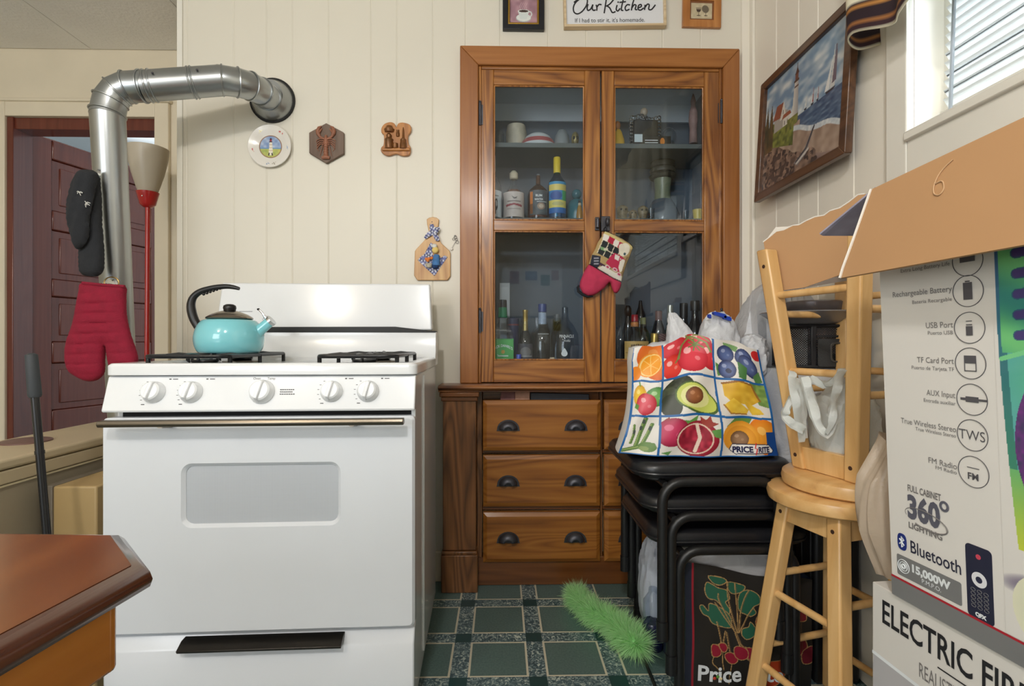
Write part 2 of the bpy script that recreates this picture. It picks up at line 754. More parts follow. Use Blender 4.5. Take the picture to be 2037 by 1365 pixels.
YW, XR, XL, ZC, YA = 2.15, 1.03, -1.30, 2.40, 2.617
cl, cr_ = atY(952, 400, 2.13).x, atY(1435, 400, 2.13).x
ctop = atY(1200, 136, 2.13).z
gx = [atY(p, 300, YW).x - XL for p in (372, 465, 530.5, 581.5, 653.5, 738, 789.5, 861, 926, 995, 1090, 1166, 1236, 1318, 1394, 1483)]
panelled('wall_back', (XL, YW, 0), (1, 0, 0), (0, 1, 0), XR - XL, 0, ZC, gx, WALLP, (cl - .012 - XL, cr_ + .012 - XL, .80, ctop + .012))
ry = [YW - atX(p, 300, XR).y for p in (1497.5, 1544.5, 1589, 1627.5, 1699, 1774)]
ry += [YW - y for y in (.98, .8, .62, .44, .2, 0, -.2, -.4, -.6, -.9, -1.2, -1.5, -1.8, -2.1)]
WY0, WY1, WZ0, WZ1 = .10, 1.29, 1.485, 2.25
panelled('wall_right', (XR, YW, 0), (0, -1, 0), (1, 0, 0), YW + 2.6, 0, ZC, ry, WALLR, (YW - WY1, YW - WY0, WZ0, WZ1), .12)
panelled('wall_left_return', (XL + .02, YW + .05, 0), (0, 1, 0), (-1, 0, 0), YA - YW - .05, 0, ZC, [], CREAMT, None, .02)
DX0, DX1, DZ = atY(17, 500, YA).x, atY(313, 500, YA).x, 2.065
panelled('wall_alcove', (-2.95, YA, 0), (1, 0, 0), (0, 1, 0), 3.98, 0, ZC + .02, [], CREAMT, (DX0 + 2.95, DX1 + 2.95, 0, DZ), .1)
panelled('wall_left', (-2.9, YA, 0), (0, -1, 0), (-1, 0, 0), YA + 2.6, 0, ZC, [], CREAMT)
panelled('wall_rear', (-.85, -2.6, 0), (1, 0, 0), (0, -1, 0), XR + .85, 0, ZC, [], CREAMT)
# next room, seen through the door
NEXT = M('pale_blue_white_paint', (206, 214, 220), .6, var=.02)
g = G().box(-4.6, -.9, 5.2, 5.26, 0, 2.7)
g.obj('wall_next_room_back', NEXT, kind='structure', smooth=0)
G().box(-4.66, -4.6, YA + .1, 5.26, 0, 2.7).obj('wall_next_room_left', NEXT, kind='structure', smooth=0)
G().box(-.9, -.84, YA + .1, 5.26, 0, 2.7).obj('wall_next_room_right', NEXT, kind='structure', smooth=0)
G().box(-4.66, -.84, YA + .1, 5.26, 2.7, 2.75).obj('ceiling_next_room', NEXT, kind='structure', smooth=0)

# ceiling of painted boards with taped seams
g = G()
sx = [-2.95, -2.615, -2.0, -1.385, -.77, -.155, .46, XR + .1]
for a, b in zip(sx, sx[1:]):
    g.box(a + .0025, b - .0025, -2.6, YA - .006, ZC, ZC + .03)
g.box(-2.95, XR + .1, -2.6, YA + .1, ZC + .004, ZC + .05)
g.obj('ceiling', CEIL, kind='structure', smooth=0)

# vinyl floor: green plaid squares
m, nt, b = nt_new('green_plaid_vinyl')
tc = N(nt, 'ShaderNodeTexCoord')
sp = N(nt, 'ShaderNodeSeparateXYZ')
nt.links.new(tc.outputs['Object'], sp.inputs[0])


def mth(op, a, b=None, c=None):
    n = N(nt, 'ShaderNodeMath', operation=op)
    for i, q in enumerate((a, b, c)):
        if q is None:
            continue
        if isinstance(q, (int, float)):
            n.inputs[i].default_value = q
        else:
            nt.links.new(q, n.inputs[i])
    return n.outputs[0]


PER, SQ, LN = .2295, .178, .0065


def cell(o, off):
    f = mth('MULTIPLY', mth('FRACT', mth('DIVIDE', mth('SUBTRACT', o, off), PER)), PER)
    ins = mth('LESS_THAN', f, SQ)
    core = mth('COMPARE', f, SQ / 2, SQ / 2 - LN)
    return ins, core


iu, cu_ = cell(sp.outputs[0], -.0967)
iv, cv_ = cell(sp.outputs[1], 1.5205)
inq = mth('MULTIPLY', iu, iv)
core = mth('MULTIPLY', cu_, cv_)
cross = mth('MULTIPLY', mth('SUBTRACT', 1, iu), mth('SUBTRACT', 1, iv))
n1 = N(nt, 'ShaderNodeTexNoise')
n1.inputs['Scale'].default_value = 160
n1.inputs['Detail'].default_value = 3
nt.links.new(tc.outputs['Object'], n1.inputs['Vector'])
n2 = N(nt, 'ShaderNodeTexNoise')
n2.inputs['Scale'].default_value = 55
n2.inputs['Detail'].default_value = 4
n2.inputs['Distortion'].default_value = 2.5
nt.links.new(tc.outputs['Object'], n2.inputs['Vector'])
green = ramp(nt, n1.outputs['Fac'], [(.3, lin((76, 100, 98))), (.7, lin((94, 118, 114)))])
marb = ramp(nt, n2.outputs['Fac'], [(.40, lin((54, 78, 86))), (.54, lin((100, 124, 128))), (.64, lin((186, 196, 186)))])


def mixc(f, a, b):
    n = N(nt, 'ShaderNodeMix', data_type='RGBA')
    for q, i in ((f, 0), (a, 6), (b, 7)):
        if isinstance(q, tuple):
            n.inputs[i].default_value = (*q, 1)
        else:
            nt.links.new(q, n.inputs[i])
    return n.outputs[2]


c1 = mixc(cross, marb, lin((24, 62, 64)))
c2 = mixc(inq, c1, lin((206, 200, 178)))
c3 = mixc(core, c2, green)
nt.links.new(c3, b.inputs['Base Color'])
b.inputs['Roughness'].default_value = .38
g = G().box(-4.66, XR + .12, -2.6, 5.26, -.05, 0)
fl = g.obj('floor', m, kind='structure', smooth=0)
fl.location = (0, 0, 0)
fl.data.transform(Matrix.Translation(Vector(((-4.66 + XR + .12) / 2, (5.26 - 2.6) / 2, -.05))))

# baseboards and trims
bx = atY(878, 1100, 2.1).x
G().box(XL, bx - .003, YW - .02, YW, 0, .12).obj('baseboard_back', CREAMT, kind='structure', bevel=.004)
xc0 = atY(1476, 400, YW - .012).x
G().box(xc0, XR, YW - .012, YW, 0, ZC).box(XR - .012, XR, YW - .04, YW - .012, 0, ZC).obj('trim_corner', WALLR, kind='structure', bevel=.003)
g = G().box(XL - .004, XL + .018, YW - .006, YW, 0, ZC)
g.obj('trim_edge_bead', TRIMW, kind='structure', bevel=.002)
# door casing
g = G()
cw = .066
g.box(DX1, DX1 + cw, YA - .022, YA, 0, DZ + .07).box(DX0 - cw, DX0, YA - .022, YA, 0, DZ + .07).box(DX0, DX1, YA - .022, YA, DZ, DZ + .07)
g.box(DX0 - cw - .01, DX1 + cw + .01, YA - .03, YA, DZ + .07, DZ + .085)
g.obj('trim_door_casing', CREAMT, kind='structure', bevel=.004)
g = G().box(DX0, DX0 + .03, YA - .01, YA + .1, 0, DZ).box(DX0, DX1, YA, YA + .1, DZ - .055, DZ).box(DX1 - .006, DX1, YA, YA + .1, 0, DZ - .055)
g.obj('trim_door_jamb', BROWN, kind='structure', bevel=.003)
# dark panelled door standing open into the next room
hx, hy = atY(36, 300, YA + .06).x + .02, YA + .075
ang = math.atan2(3.47 - hy, -2.16 - hx)
dr = thing('door_1', 'dark brown five-panel door standing open behind the stove pipe', 'door', (hx, hy, 0), (0, 0, ang))
dr['kind'] = 'structure'
W_, T_ = .80, .038
g = G().box(0, .125, 0, T_, .02, 2.03).box(W_ - .11, W_, 0, T_, .02, 2.03)
pz = [(.22, .49), (.61, .86), (.97, 1.21), (1.30, 1.56), (1.66, 1.93)]
edges = [.02] + [q for p in pz for q in p] + [2.03]
for i in range(0, len(edges), 2):
    g.box(.125, W_ - .11, 0, T_, edges[i], edges[i + 1])
g.obj('door_frame', BROWN, dr, local=True, bevel=.006)
for a, c in pz:
    G().box(.125, W_ - .11, .012, T_ - .012, a, c).box(.165, W_ - .15, .006, T_ - .006, a + .035, c - .035).obj('door_panel', BROWN, dr, local=True, bevel=.005)
for z in (.3, 1.76):
    G().cyl((-.008, -.004, z), (-.008, -.004, z + .1), .008).box(-.02, .03, -.004, 0, z, z + .1).obj('hinge', IRON, dr, local=True)

# ------------------------------------------------------------------ window in the right wall
win = thing('window_1', 'white window with lowered slatted blind above the boxes', 'window', (XR, (WY0 + WY1) / 2, WZ0))
win['kind'] = 'structure'
cas = atX(1778, 300, XR).y
g = G()
g.box(XR - .022, XR, WY1, cas, 1.33, WZ1 + .09).box(XR - .022, XR, WY0 - .09, WY0, 1.33, WZ1 + .09).box(XR - .022, XR, WY0, WY1, WZ1, WZ1 + .09)
g.box(XR - .02, XR, WY0, WY1, 1.33, WZ0)
g.obj('window_casing', TRIMW, win, bevel=.003)
G().box(XR - .03, XR + .118, WY0 - .0, WY1, WZ0 - .02, WZ0 + .004).obj('window_sill', TRIMW, win, bevel=.004)
g = G()
X0, X1 = XR + .075, XR + .105
for y0, y1, z0, z1 in ((WY0, WY1, WZ0, WZ0 + .05), (WY0, WY1, WZ1 - .05, WZ1), (WY0, WY0 + .045, WZ0, WZ1), (WY1 - .045, WY1, WZ0, WZ1), (WY0, WY1, 1.88, 1.915)):
    g.box(X0, X1, y0, y1, z0, z1)
g.obj('window_sash', TRIMW, win, bevel=.004)
G().box(XR + .088, XR + .091, WY0 + .045, WY1 - .045, WZ0 + .05, WZ1 - .05).obj('window_pane', GLASS('window_glass', (.97, .98, .99), 1.4), win)

SLAT = FILM('white_blind_slat', (240, 242, 241), .45, .42, 0.0)
bl = thing('window_blind', 'white slatted blind hanging crooked in the window', 'blind', (XR + .03, 1.20, WZ0))
g = G()
bz0, bz1 = WZ0 + .03, WZ1 - .03
ns = 32
for i in range(ns):
    z = bz0 + .02 + (bz1 - bz0 - .04) * i / (ns - 1)
    yl = 1.235 - .03 * (i / ns)
    t = R(56)
    for k in range(4):
        a0, a1 = -.0125 + .00625 * k, -.0125 + .00625 * (k + 1)
        bow = lambda a: .002 * (1 - (a / .0125) ** 2)
        pa = (XR + .032 + a0 * math.cos(t), z - a0 * math.sin(t) + bow(a0))
        pb = (XR + .032 + a1 * math.cos(t), z - a1 * math.sin(t) + bow(a1))
        g.hexa([(pa[0], yl, pa[1]), (pb[0], yl, pb[1]), (pb[0], .14, pb[1]), (pa[0], .14, pa[1]),
                (pa[0], yl, pa[1] + .0008), (pb[0], yl, pb[1] + .0008), (pb[0], .14, pb[1] + .0008), (pa[0], .14, pa[1] + .0008)])
g.obj('slats', SLAT, bl)
G().box(XR + .02, XR + .044, .14, 1.24, bz0 - .012, bz0 + .004).obj('bottom_rail', TRIMW, bl, bevel=.003)
G().box(XR + .015, XR + .05, .13, 1.25, bz1 - .005, bz1 + .03).obj('head_rail', TRIMW, bl, bevel=.003)
for y in (1.0, .3):
    G().cyl((XR + .018, y, bz0), (XR + .018, y, bz1), .0012, n=6).obj('ladder_cord', TRIMW, bl)
G().cyl((XR + .012, 1.2, bz0 - .03), (XR + .012, 1.17, bz1), .004, n=8).obj('tilt_wand', M('clear_grey_plastic', (176, 188, 200), .2), bl)

# valance: cream cloth with dark and ochre bands, puffed end
va = thing('window_valance', 'cream cloth valance with dark brown and ochre stripes over window', 'valance', (.97, 1.25, 1.7))
path = smooth_path([(1.028, 1.405, 0), (.985, 1.425, 0), (.94, 1.405, 0), (.918, 1.37, 0), (.925, 1.31, 0), (.945, 1.25, 0), (.925, 1.20, 0), (.915, 1.12, 0), (.945, 1.04, 0), (.92, .96, 0), (.915, .85, 0), (.945, .74, 0), (.92, .62, 0), (.92, .5, 0), (.945, .38, 0), (.92, .25, 0), (.93, .1, 0), (1.028, .03, 0)], 10)
nx, ny = len(path), 70


def vfn(i, j):
    p = path[i]
    t = j / (ny - 1)
    z0 = 1.765 - .05 * max(0, min(1, (1.36 - p.y) / .3)) + .012 * math.sin(p.y * 24)
    z = z0 + (2.32 - z0) * t
    k = .6 + .4 * t
    return Vector((XR - (XR - p.x) * (1.0 if i else 1) + .01 * math.sin(t * 9 + p.y * 20) * (1 - k), p.y, z))


g = G()
g.v = [vfn(i, j) for j in range(ny) for i in range(nx)]
g.f = [(j * nx + i, j * nx + i + 1, (j + 1) * nx + i + 1, (j + 1) * nx + i) for j in range(ny - 1) for i in range(nx - 1)]
hh = np.array([j / (ny - 1) * .56 for j in range(ny) for i in range(nx)])
aa = np.array([i / nx for j in range(ny) for i in range(nx)])
A = Art(aa, hh, (238, 232, 206))
for a, c, col in ((0, .008, (150, 96, 100)), (.008, .022, (52, 28, 36)), (.022, .030, (158, 104, 56)), (.030, .042, (40, 24, 34)), (.042, .048, (190, 132, 66)), (.048, .060, (40, 24, 32)), (.060, .066, (190, 132, 66)), (.066, .078, (46, 26, 34))):
    A.rect(-1, 2, a, c, col)
for k in range(10):
    A.ell(.03 + .1 * k, .125, .012, .03, (74, 40, 44), 10)
g.col = A.lin()
vm = PRINT('valance_cloth', .85)
nb = vm.node_tree.nodes['Principled BSDF']
o = g.obj('drop', vm, va)
so = o.modifiers.new('cloth', 'SOLIDIFY')
so.thickness = .003
G().cyl((.965, .04, 2.33), (.965, 1.41, 2.33), .012).obj('rod', TRIMW, va)

# ------------------------------------------------------------------ built-in china cabinet
YD = 2.128
cab = thing('china_cabinet', 'built-in wooden china cabinet with two glazed doors full of bottles', 'cabinet', ((cl + cr_) / 2, 2.13, .80))
ol, orr = atY(915, 400, 2.11).x, atY(1472, 400, 2.11).x
ot, ob = atY(1200, 93, 2.11).z, .803
il, ir, it = cl, cr_, ctop
fa, fb = (lambda x, z: Vector((x, 2.11, z))), (lambda x, z: Vector((x, YW - .0005, z)))
for pts in ([(ol, ob), (il, ob), (il, it), (ol, ot)], [(ir, ob), (orr, ob), (orr, ot), (ir, it)]):
    G().prism(pts, fa, fb).obj('casing_upright', CASE_V, cab, bevel=.004)
G().prism([(ol, ot), (il, it), (ir, it), (orr, ot)], fa, fb).obj('casing_head', CASE_H, cab, bevel=.004)
for xa in (il, ir - .012):
    G().box(xa, xa + .012, 2.122, 2.15, ob, it).obj('inner_stop', DOOR_V, cab, bevel=.003)
G().box(il + .012, ir - .012, 2.122, 2.15, it - .012, it).obj('inner_stop', DOOR_H, cab, bevel=.003)
INT = M('cabinet_inside_grey', (90, 101, 112), .7, var=.04)
INTL = M('cabinet_back_board_pale', (236, 244, 250), .65, var=.03)  # pale for upper back and top, darker grey for the rest
y0, y1 = YW + .005, 2.46
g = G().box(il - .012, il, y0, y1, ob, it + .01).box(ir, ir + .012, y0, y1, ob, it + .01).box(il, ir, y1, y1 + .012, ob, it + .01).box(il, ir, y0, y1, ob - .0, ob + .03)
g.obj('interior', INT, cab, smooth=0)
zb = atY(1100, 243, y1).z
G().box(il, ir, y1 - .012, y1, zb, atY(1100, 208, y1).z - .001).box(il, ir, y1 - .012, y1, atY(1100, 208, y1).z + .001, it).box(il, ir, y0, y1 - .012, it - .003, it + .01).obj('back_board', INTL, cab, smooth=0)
SH1, SH2, SH0 = atY(1100, 284, 2.19).z, atY(1100, 440, 2.25).z, .833
for z in (SH1, SH2):
    G().box(il, ir, 2.19, y1 - .012, z - .02, z).obj('shelf', M('shelf_paint', (92, 100, 100), .6), cab, bevel=.002)


def zz(y, Y=YD):
    return atY(1100, y, Y).z


for (pl, pr, pa, pb, hs) in ((955, 1194, 982, 1163, -1), (1197, 1434, 1222, 1401, 1)):
    xl, xr = atY(pl, 400, YD).x, atY(pr, 400, YD).x
    xa, xb = atY(pa, 400, YD).x, atY(pb, 400, YD).x
    zt, zl = zz(139), .806
    g = G().box(xl, xa, YD, YD + .022, zl, zt).box(xb, xr, YD, YD + .022, zl, zt)
    d = g.obj('glazed_door', DOOR_V, cab, bevel=.003)
    for za, zc in ((zz(169), zt), (zz(459), zz(438)), (zl, zz(717))):
        G().box(xa, xb, YD + .001, YD + .021, za, zc).obj('rail', DOOR_H, d, bevel=.0025)
    for za, zc in ((zz(438), zz(169)), (zz(717), zz(459))):
        G().box(xa, xb, YD + .013, YD + .0155, za, zc).obj('pane', PANE, d, smooth=0)
        q = .006
        G().ring([(xa, za), (xb, za), (xb, zc), (xa, zc)], [(xa + q, za + q), (xb - q, za + q), (xb - q, zc - q), (xa + q, zc - q)], lambda x, z: Vector((x, YD + .004, z)), lambda x, z: Vector((x, YD + .013, z))).obj('glazing_bead', DOOR_V, d, bevel=.002)
    xh = xl if hs < 0 else xr
    for y in (230, 640) if hs < 0 else (222, 640):
        z = zz(y)
        G().cyl((xh, YD - .006, z - .045), (xh, YD - .006, z + .045), .006, n=10).box(xh - .012, xh + .012, YD - .003, YD, z - .04, z + .04).ball((xh, YD - .006, z + .05), .006, 8).obj('hinge', IRON, d)
# black rim latch where the doors meet
c = atY(1196, 446, YD)
g = G().box(c.x - .026, c.x - .008, YD - .007, YD, c.z - .027, c.z + .027).box(c.x - .002, c.x + .034, YD - .012, YD, c.z - .03, c.z + .03)
g.cyl((c.x - .017, YD - .014, c.z - .018), (c.x - .017, YD - .014, c.z + .018), .0075, n=12)
g.obj('latch', IRON, cab, bevel=.002)
G().ball((c.x + .020, YD - .026, c.z + .004), .012, 14, .75, 1, 1.5).cyl((c.x + .02, YD - .025, c.z), (c.x + .02, YD - .01, c.z), .005).obj('latch_knob', IRON, cab)

# ledge over the drawers
g = G()
lx0, lx1 = atY(871, 768, 2.02).x, XR - .002
prof = [(2.02, .800), (2.014, .793), (2.02, .786), (2.03, .782), (2.03, .776), (2.149, .776), (2.149, .802), (2.026, .802)]
g.prism(prof, lambda y, z: Vector((lx0, y, z)), lambda y, z: Vector((lx1, y, z)))
g.obj('counter_ledge', WOOD('ledge_wood', (70, 38, 20), (112, 66, 34), (158, 104, 60), 'X', 40, .35, .3), label='narrow worn wooden ledge between glazed cabinet and drawers', cat='ledge', bevel=.002)

# drawers below
base = thing('drawer_cabinet', 'built-in brown wooden base cabinet of drawers with black cup pulls', 'cabinet', ((lx0 + lx1) / 2, 2.1, 0))
YP = 2.045
px0, px1 = atY(881, 900, YP).x, atY(947, 900, YP).x
G().box(px0, px1, YP, YW - .001, .16, .774).obj('pilaster', BASE_V, base, bevel=.003)
g = G().box(px0 - .006, px1 + .006, YP - .012, YW - .001, 0, .145).box(px0 - .004, px1 + .004, YP - .008, YW - .001, .145, .158)
g.obj('pilaster_base', BASE_V, base, bevel=.003)
G().box(px0 - .012, px1 + .012, YP - .016, YW - .001, .757, .775).box(px0 - .006, px1 + .006, YP - .008, YW - .001, .74, .757).obj('pilaster_capital', BASE_H, base, bevel=.003)
YF = 2.092
G().box(px1, XR - .013, YF + .004, YW - .001, 0, .112).obj('plinth', BASE_H, base, bevel=.003)
dx = [atY(p, 900, YF).x for p in (960, 1194, 1200, 1432)]
dz = [(zz(894, YF), zz(795, YF)), (zz(1006, YF), zz(904, YF)), (zz(1116, YF), zz(1017, YF))]
for xa, xb in ((px1, dx[0] - .002), (dx[1] + .002, dx[2] - .002), (dx[3] + .002, XR - .013)):
    G().box(xa, xb, YF + .005, YW - .001, .112, .774).obj('stile', BASE_V, base, bevel=.002)
for xa, xb in ((dx[0], dx[1]), (dx[2], dx[3])):
    for za, zc in ((dz[1][1] + .003, dz[0][0] - .003), (dz[2][1] + .003, dz[1][0] - .003), (.112, dz[2][0] - .003)):
        G().box(xa - .001, xb + .001, YF + .012, YW - .001, za, zc).obj('rail', BASE_H, base, bevel=.002)
    G().box(xa - .001, xb + .001, YF + .036, YW - .001, dz[0][0], .776).obj('frieze', BASE_H, base, bevel=.002)
for col in (0, 1):
    xa, xb = dx[2 * col] + .002, dx[2 * col + 1] - .002
    for r_, (za, zc) in enumerate(dz):
        out = .014 if (r_ == 0 and col == 0) else 0.0
        yf = YF - .016 - out
        e = .016
        g = G()
        # raised front with a chamfered border
        vs = [(xa, yf + .008, za), (xb, yf + .008, za), (xb, yf + .008, zc), (xa, yf + .008, zc),
              (xa + e, yf, za + e), (xb - e, yf, za + e), (xb - e, yf, zc - e), (xa + e, yf, zc - e),
              (xa, yf + .03, za), (xb, yf + .03, za), (xb, yf + .03, zc), (xa, yf + .03, zc)]
        g.add(vs, [(4, 5, 6, 7), (0, 1, 5, 4), (1, 2, 6, 5), (2, 3, 7, 6), (3, 0, 4, 7), (8, 9, 1, 0), (9, 10, 2, 1), (10, 11, 3, 2), (11, 8, 0, 3), (11, 10, 9, 8)])
        d = g.obj('drawer', DRAW_H, base, bevel=.0015, smooth=20)
        pz_ = (za + zc) / 2
        pxs = (.214, .786)
        for f in pxs:
            cx = xa + (xb - xa) * f
            g = G()
            pts = []
            nn = 14
            for i in range(nn + 1):
                t = math.pi * i / nn
                for j in range(7):
                    s = math.pi / 2 * j / 6
                    pts.append((cx - .037 * math.cos(t) * (.35 + .65 * math.cos(s)), yf - .0235 * math.sin(s) - .001, pz_ - .014 + .034 * math.sin(t) * (.25 + .75 * math.cos(s))))
            g.add(pts, [(i * 7 + j, i * 7 + j + 1, (i + 1) * 7 + j + 1, (i + 1) * 7 + j) for i in range(nn) for j in range(6)])
            pl_ = [(cx + .044 * math.cos(R(a)) * (1 if 0 < a < 180 else 1), pz_ - .014 + .038 * math.sin(R(a))) for a in range(0, 181, 15)] + [(cx - .046, pz_ - .02), (cx + .046, pz_ - .02)]
            g.prism(pl_, lambda x, z: Vector((x, yf - .003, z)), lambda x, z: Vector((x, yf + .0005, z)))
            p = g.obj('cup_pull', IRON, d, smooth=50)
            so = p.modifiers.new('shell', 'SOLIDIFY')
            so.thickness = .0016

# ------------------------------------------------------------------ gas range
ENAMEL = M('white_enamel', (232, 235, 238), .16, var=.008, coat=.3)
ENAM2 = M('white_enamel_door', (220, 224, 230), .2, var=.01, coat=.25)
GRATE = M('black_grate_iron', (24, 26, 30), .32, .2, var=.2, scale=40)
STEELB = M('brown_steel', (120, 112, 100), .28, .9, var=.1, scale=4)
KNOBW = M('white_knob_plastic', (240, 243, 246), .22)
INKG = M('grey_ink', (90, 90, 92), .6)
L0 = atY(208, 900, 1.308)
rng = thing('gas_range', 'white four-burner gas range with black grates under the blue kettle', 'stove', (L0.x - .012, L0.y + .032, 0), (0, 0, R(2.1)))
SW, SD = .762, .64
kw = dict(parent=rng, local=True)
G().box(.004, SW - .004, .02, SD - .01, .02, .884).obj('body', ENAMEL, bevel=.006, **kw)
for sx in (.0, SW - .008):
    G().box(sx, sx + .008, .2, .21, .05, .87).obj('side_seam', ENAMEL, bevel=.002, **kw)
for fx, fy in ((.05, .06), (SW - .05, .06), (.05, SD - .06), (SW - .05, SD - .06)):
    G().cyl((fx, fy, 0), (fx, fy, .022), .018).obj('foot', BLACK, **kw)
# cooktop: a tray with a raised rim and a riser at the back
g = G()
o8, i8, d8 = rrect(-.004, SW + .004, -.014, .56, .02, 4), rrect(.03, SW - .03, .035, .525, .03, 4), None
z0, z1, zi = .884, .914, .902
k = len(o8)
vs = [(x, y, z0) for x, y in o8] + [(x, y, z1 - .006) for x, y in o8] + [(x * .985 + .0057, (y - .27) * .985 + .27, z1) for x, y in o8] + [(x, y, z1) for x, y in i8] + [((x - .381) * .96 + .381, (y - .28) * .95 + .28, zi) for x, y in i8]
fs = []
for a in range(4):
    fs += [(a * k + i, a * k + (i + 1) % k, (a + 1) * k + (i + 1) % k, (a + 1) * k + i) for i in range(k)]
fs += [tuple(4 * k + i for i in range(k)), tuple(reversed(range(k)))]
g.add(vs, fs)
g.prism([(.525, .884), (.530, .914), (.545, .935), (.552, 1.006), (.63, 1.006), (.63, .884)], lambda y, z: (-.004, y, z), lambda y, z: (SW + .004, y, z))
g.obj('cooktop', ENAMEL, bevel=.004, seg=3, **kw)
pts = [(.0, 1.020), (.03, 1.022), (.62, 1.024), (.69, 1.016), (.735, 1.010), (SW + .003, 1.009), (SW + .003, 1.003), (0, 1.003)]
G().prism(pts, lambda x, z: (x, .549, z), lambda x, z: (x, .625, z)).obj('vent_strip', M('black_vent', (16, 16, 17), .5), bevel=.001, **kw)
bx0, bx1 = -.020, SW - .022
g = G().hexa([(bx0, .566, 1.012), (bx1 + .01, .566, 1.012), (bx1 + .01, .625, 1.012), (bx0, .625, 1.012), (bx0 + .010, .594, 1.184), (bx1, .594, 1.184), (bx1, .628, 1.184), (bx0 + .010, .628, 1.184)])
g.obj('backguard', ENAMEL, bevel=.006, seg=3, **kw)
G().box(.06, .105, .5755, .5768, 1.078, 1.0795).obj('marking', INKG, **kw)
# control panel
cp = [(-.004, .880), (-.030, .797), (-.026, .794), (.03, .794), (.03, .882), (0, .882)]
G().prism(cp, lambda y, z: (0, y, z), lambda y, z: (SW, y, z)).obj('control_panel', ENAMEL, bevel=.003, **kw)


def onpanel(x, z, d=0.0):
    t = (z - .797) / .083
    return Vector((x, -.030 + .026 * t - d * .954, z + d * .3))


for i, kx in enumerate((.118, .208, .380, .552, .643)):
    c, nrm = onpanel(kx, .842), Vector((0, -.954, .3))
    mt = nrm.to_track_quat('Z', 'Y').to_matrix()
    kz = 1.12 if i == 2 else 1.0
    g = G().lathe([(.0275 * kz, 0), (.0275 * kz, .004), (.024 * kz, .009), (.0225 * kz, .020), (.019 * kz, .0235), (0, .0245)], c, 32, mt)
    o = g.obj('knob', KNOBW, **kw)
    g = G()
    ux, uz = mt @ Vector((.22, 1, 0)).normalized(), nrm
    sd = ux.cross(uz)
    vs = []
    for a, hw, h in ((-.026, .004, .010), (-.02, .0065, .031), (.02, .0065, .031), (.026, .004, .012)):
        for q in (-1, 1):
            vs.append(c + ux * a * kz + sd * hw * q + uz * .008)
            vs.append(c + ux * a * kz + sd * hw * q * .7 + uz * h)
    g.add(vs, [(0, 1, 3, 2), (4, 5, 1, 0), (1, 5, 7, 3), (3, 7, 6, 2), (8, 9, 5, 4), (5, 9, 11, 7), (7, 11, 10, 6), (12, 13, 9, 8), (9, 13, 15, 11), (11, 15, 14, 10), (14, 15, 13, 12)])
    g.obj('knob_grip', KNOBW, o, local=True, bevel=.002)
    g = G()
    if i != 2:
        for a in range(5):
            t = R(215 - 22 * a)
            q = onpanel(kx + .034 * math.cos(t), .842 + .032 * math.sin(t), .0004)
            G().box(q.x - .0022, q.x + .0022, q.y - .0003, q.y + .0003, q.z - .0006, q.z + .0006).obj('tick_mark', INKG, **kw)
        q = onpanel(kx - .022, .813, .0004)
        G().box(q.x - .004, q.x + .004, q.y - .0003, q.y + .0003, q.z - .001, q.z + .001).obj('tick_mark', INKG, **kw)
        q = onpanel(kx + .034, .874, .0004)
        G().box(q.x - .003, q.x + .002, q.y - .0003, q.y + .0003, q.z - .0015, q.z + .0015).obj('burner_mark', INKG, **kw)
        G().box(q.x + .006, q.x + .018, q.y - .0003, q.y + .0003, q.z - .001, q.z + .001).obj('burner_mark', INKG, **kw)
text('Oven', .0085, lambda u, v: onpanel(.354 + u, .872 + v, .0005), INKG, rng, 'lettering', local=True)
text('Temp', .0085, lambda u, v: onpanel(.389 + u, .872 + v, .0005), INKG, rng, 'lettering', local=True)
for r_, wd in enumerate((.036, .032, .038)):
    g = G()
    for a in range(7):
        q = onpanel(.424 + wd * a / 7, .846 - .0055 * r_, .0005)
        g.box(q.x, q.x + wd / 7 * .75, q.y - .0003, q.y + .0003, q.z, q.z + .0022)
    g.obj('marking', INKG, **kw)
G().box(.03, SW - .012, .004, .03, .775, .797).obj('vent_gap', M('black_gap', (8, 8, 9), .8), **kw)
G().box(SW - .012, SW - .001, -.002, .03, .772, .797).obj('corner_post', ENAMEL, bevel=.002, **kw)
# oven door with a perforated grey window
zd0, zd1 = .244, .780
do, di = rrect(.0, SW, zd0, zd1, .012, 6), rrect(.190, .578, .507, .667, .026, 6)
g = G()
n_ = len(do)


def dp(p, y):
    return (p[0], y, p[1])


d2 = rrect(.006, SW - .006, zd0 + .006, zd1 - .006, .010, 6)
i2 = rrect(.198, .570, .515, .659, .020, 6)
vs = [dp(p, .018) for p in do] + [dp(p, -.022) for p in do] + [dp(p, -.03) for p in d2] + [dp(p, -.03) for p in di] + [dp(p, -.022) for p in i2] + [dp(p, .018) for p in i2]
fs = []
for a in range(5):
    fs += [(a * n_ + i, a * n_ + (i + 1) % n_, (a + 1) * n_ + (i + 1) % n_, (a + 1) * n_ + i) for i in range(n_)]
fs += [(5 * n_ + i, 5 * n_ + (i + 1) % n_, (i + 1) % n_, i) for i in range(n_)]
g.add(vs, fs)
od = g.obj('oven_door', ENAM2, **kw)
m, nt, b = nt_new('perforated_grey_window')
vr = N(nt, 'ShaderNodeTexVoronoi')
vr.inputs['Scale'].default_value = 260
vr.inputs['Randomness'].default_value = 0
nt.links.new(objcoord(nt), vr.inputs['Vector'])
nt.links.new(ramp(nt, vr.outputs['Distance'], [(.25, lin((126, 130, 136))), (.45, lin((190, 195, 202)))]), b.inputs['Base Color'])
b.inputs['Roughness'].default_value = .35
G().prism(i2, lambda x, z: (x, -.0205, z), lambda x, z: (x, .01, z)).obj('oven_window', m, od, local=True)
hb = G()
hp = [(-.084, .7815), (-.066, .7815), (-.060, .772), (-.066, .7655), (-.084, .7655), (-.088, .773)]
hb.prism(hp, lambda y, z: (.028, y, z), lambda y, z: (.742, y, z))
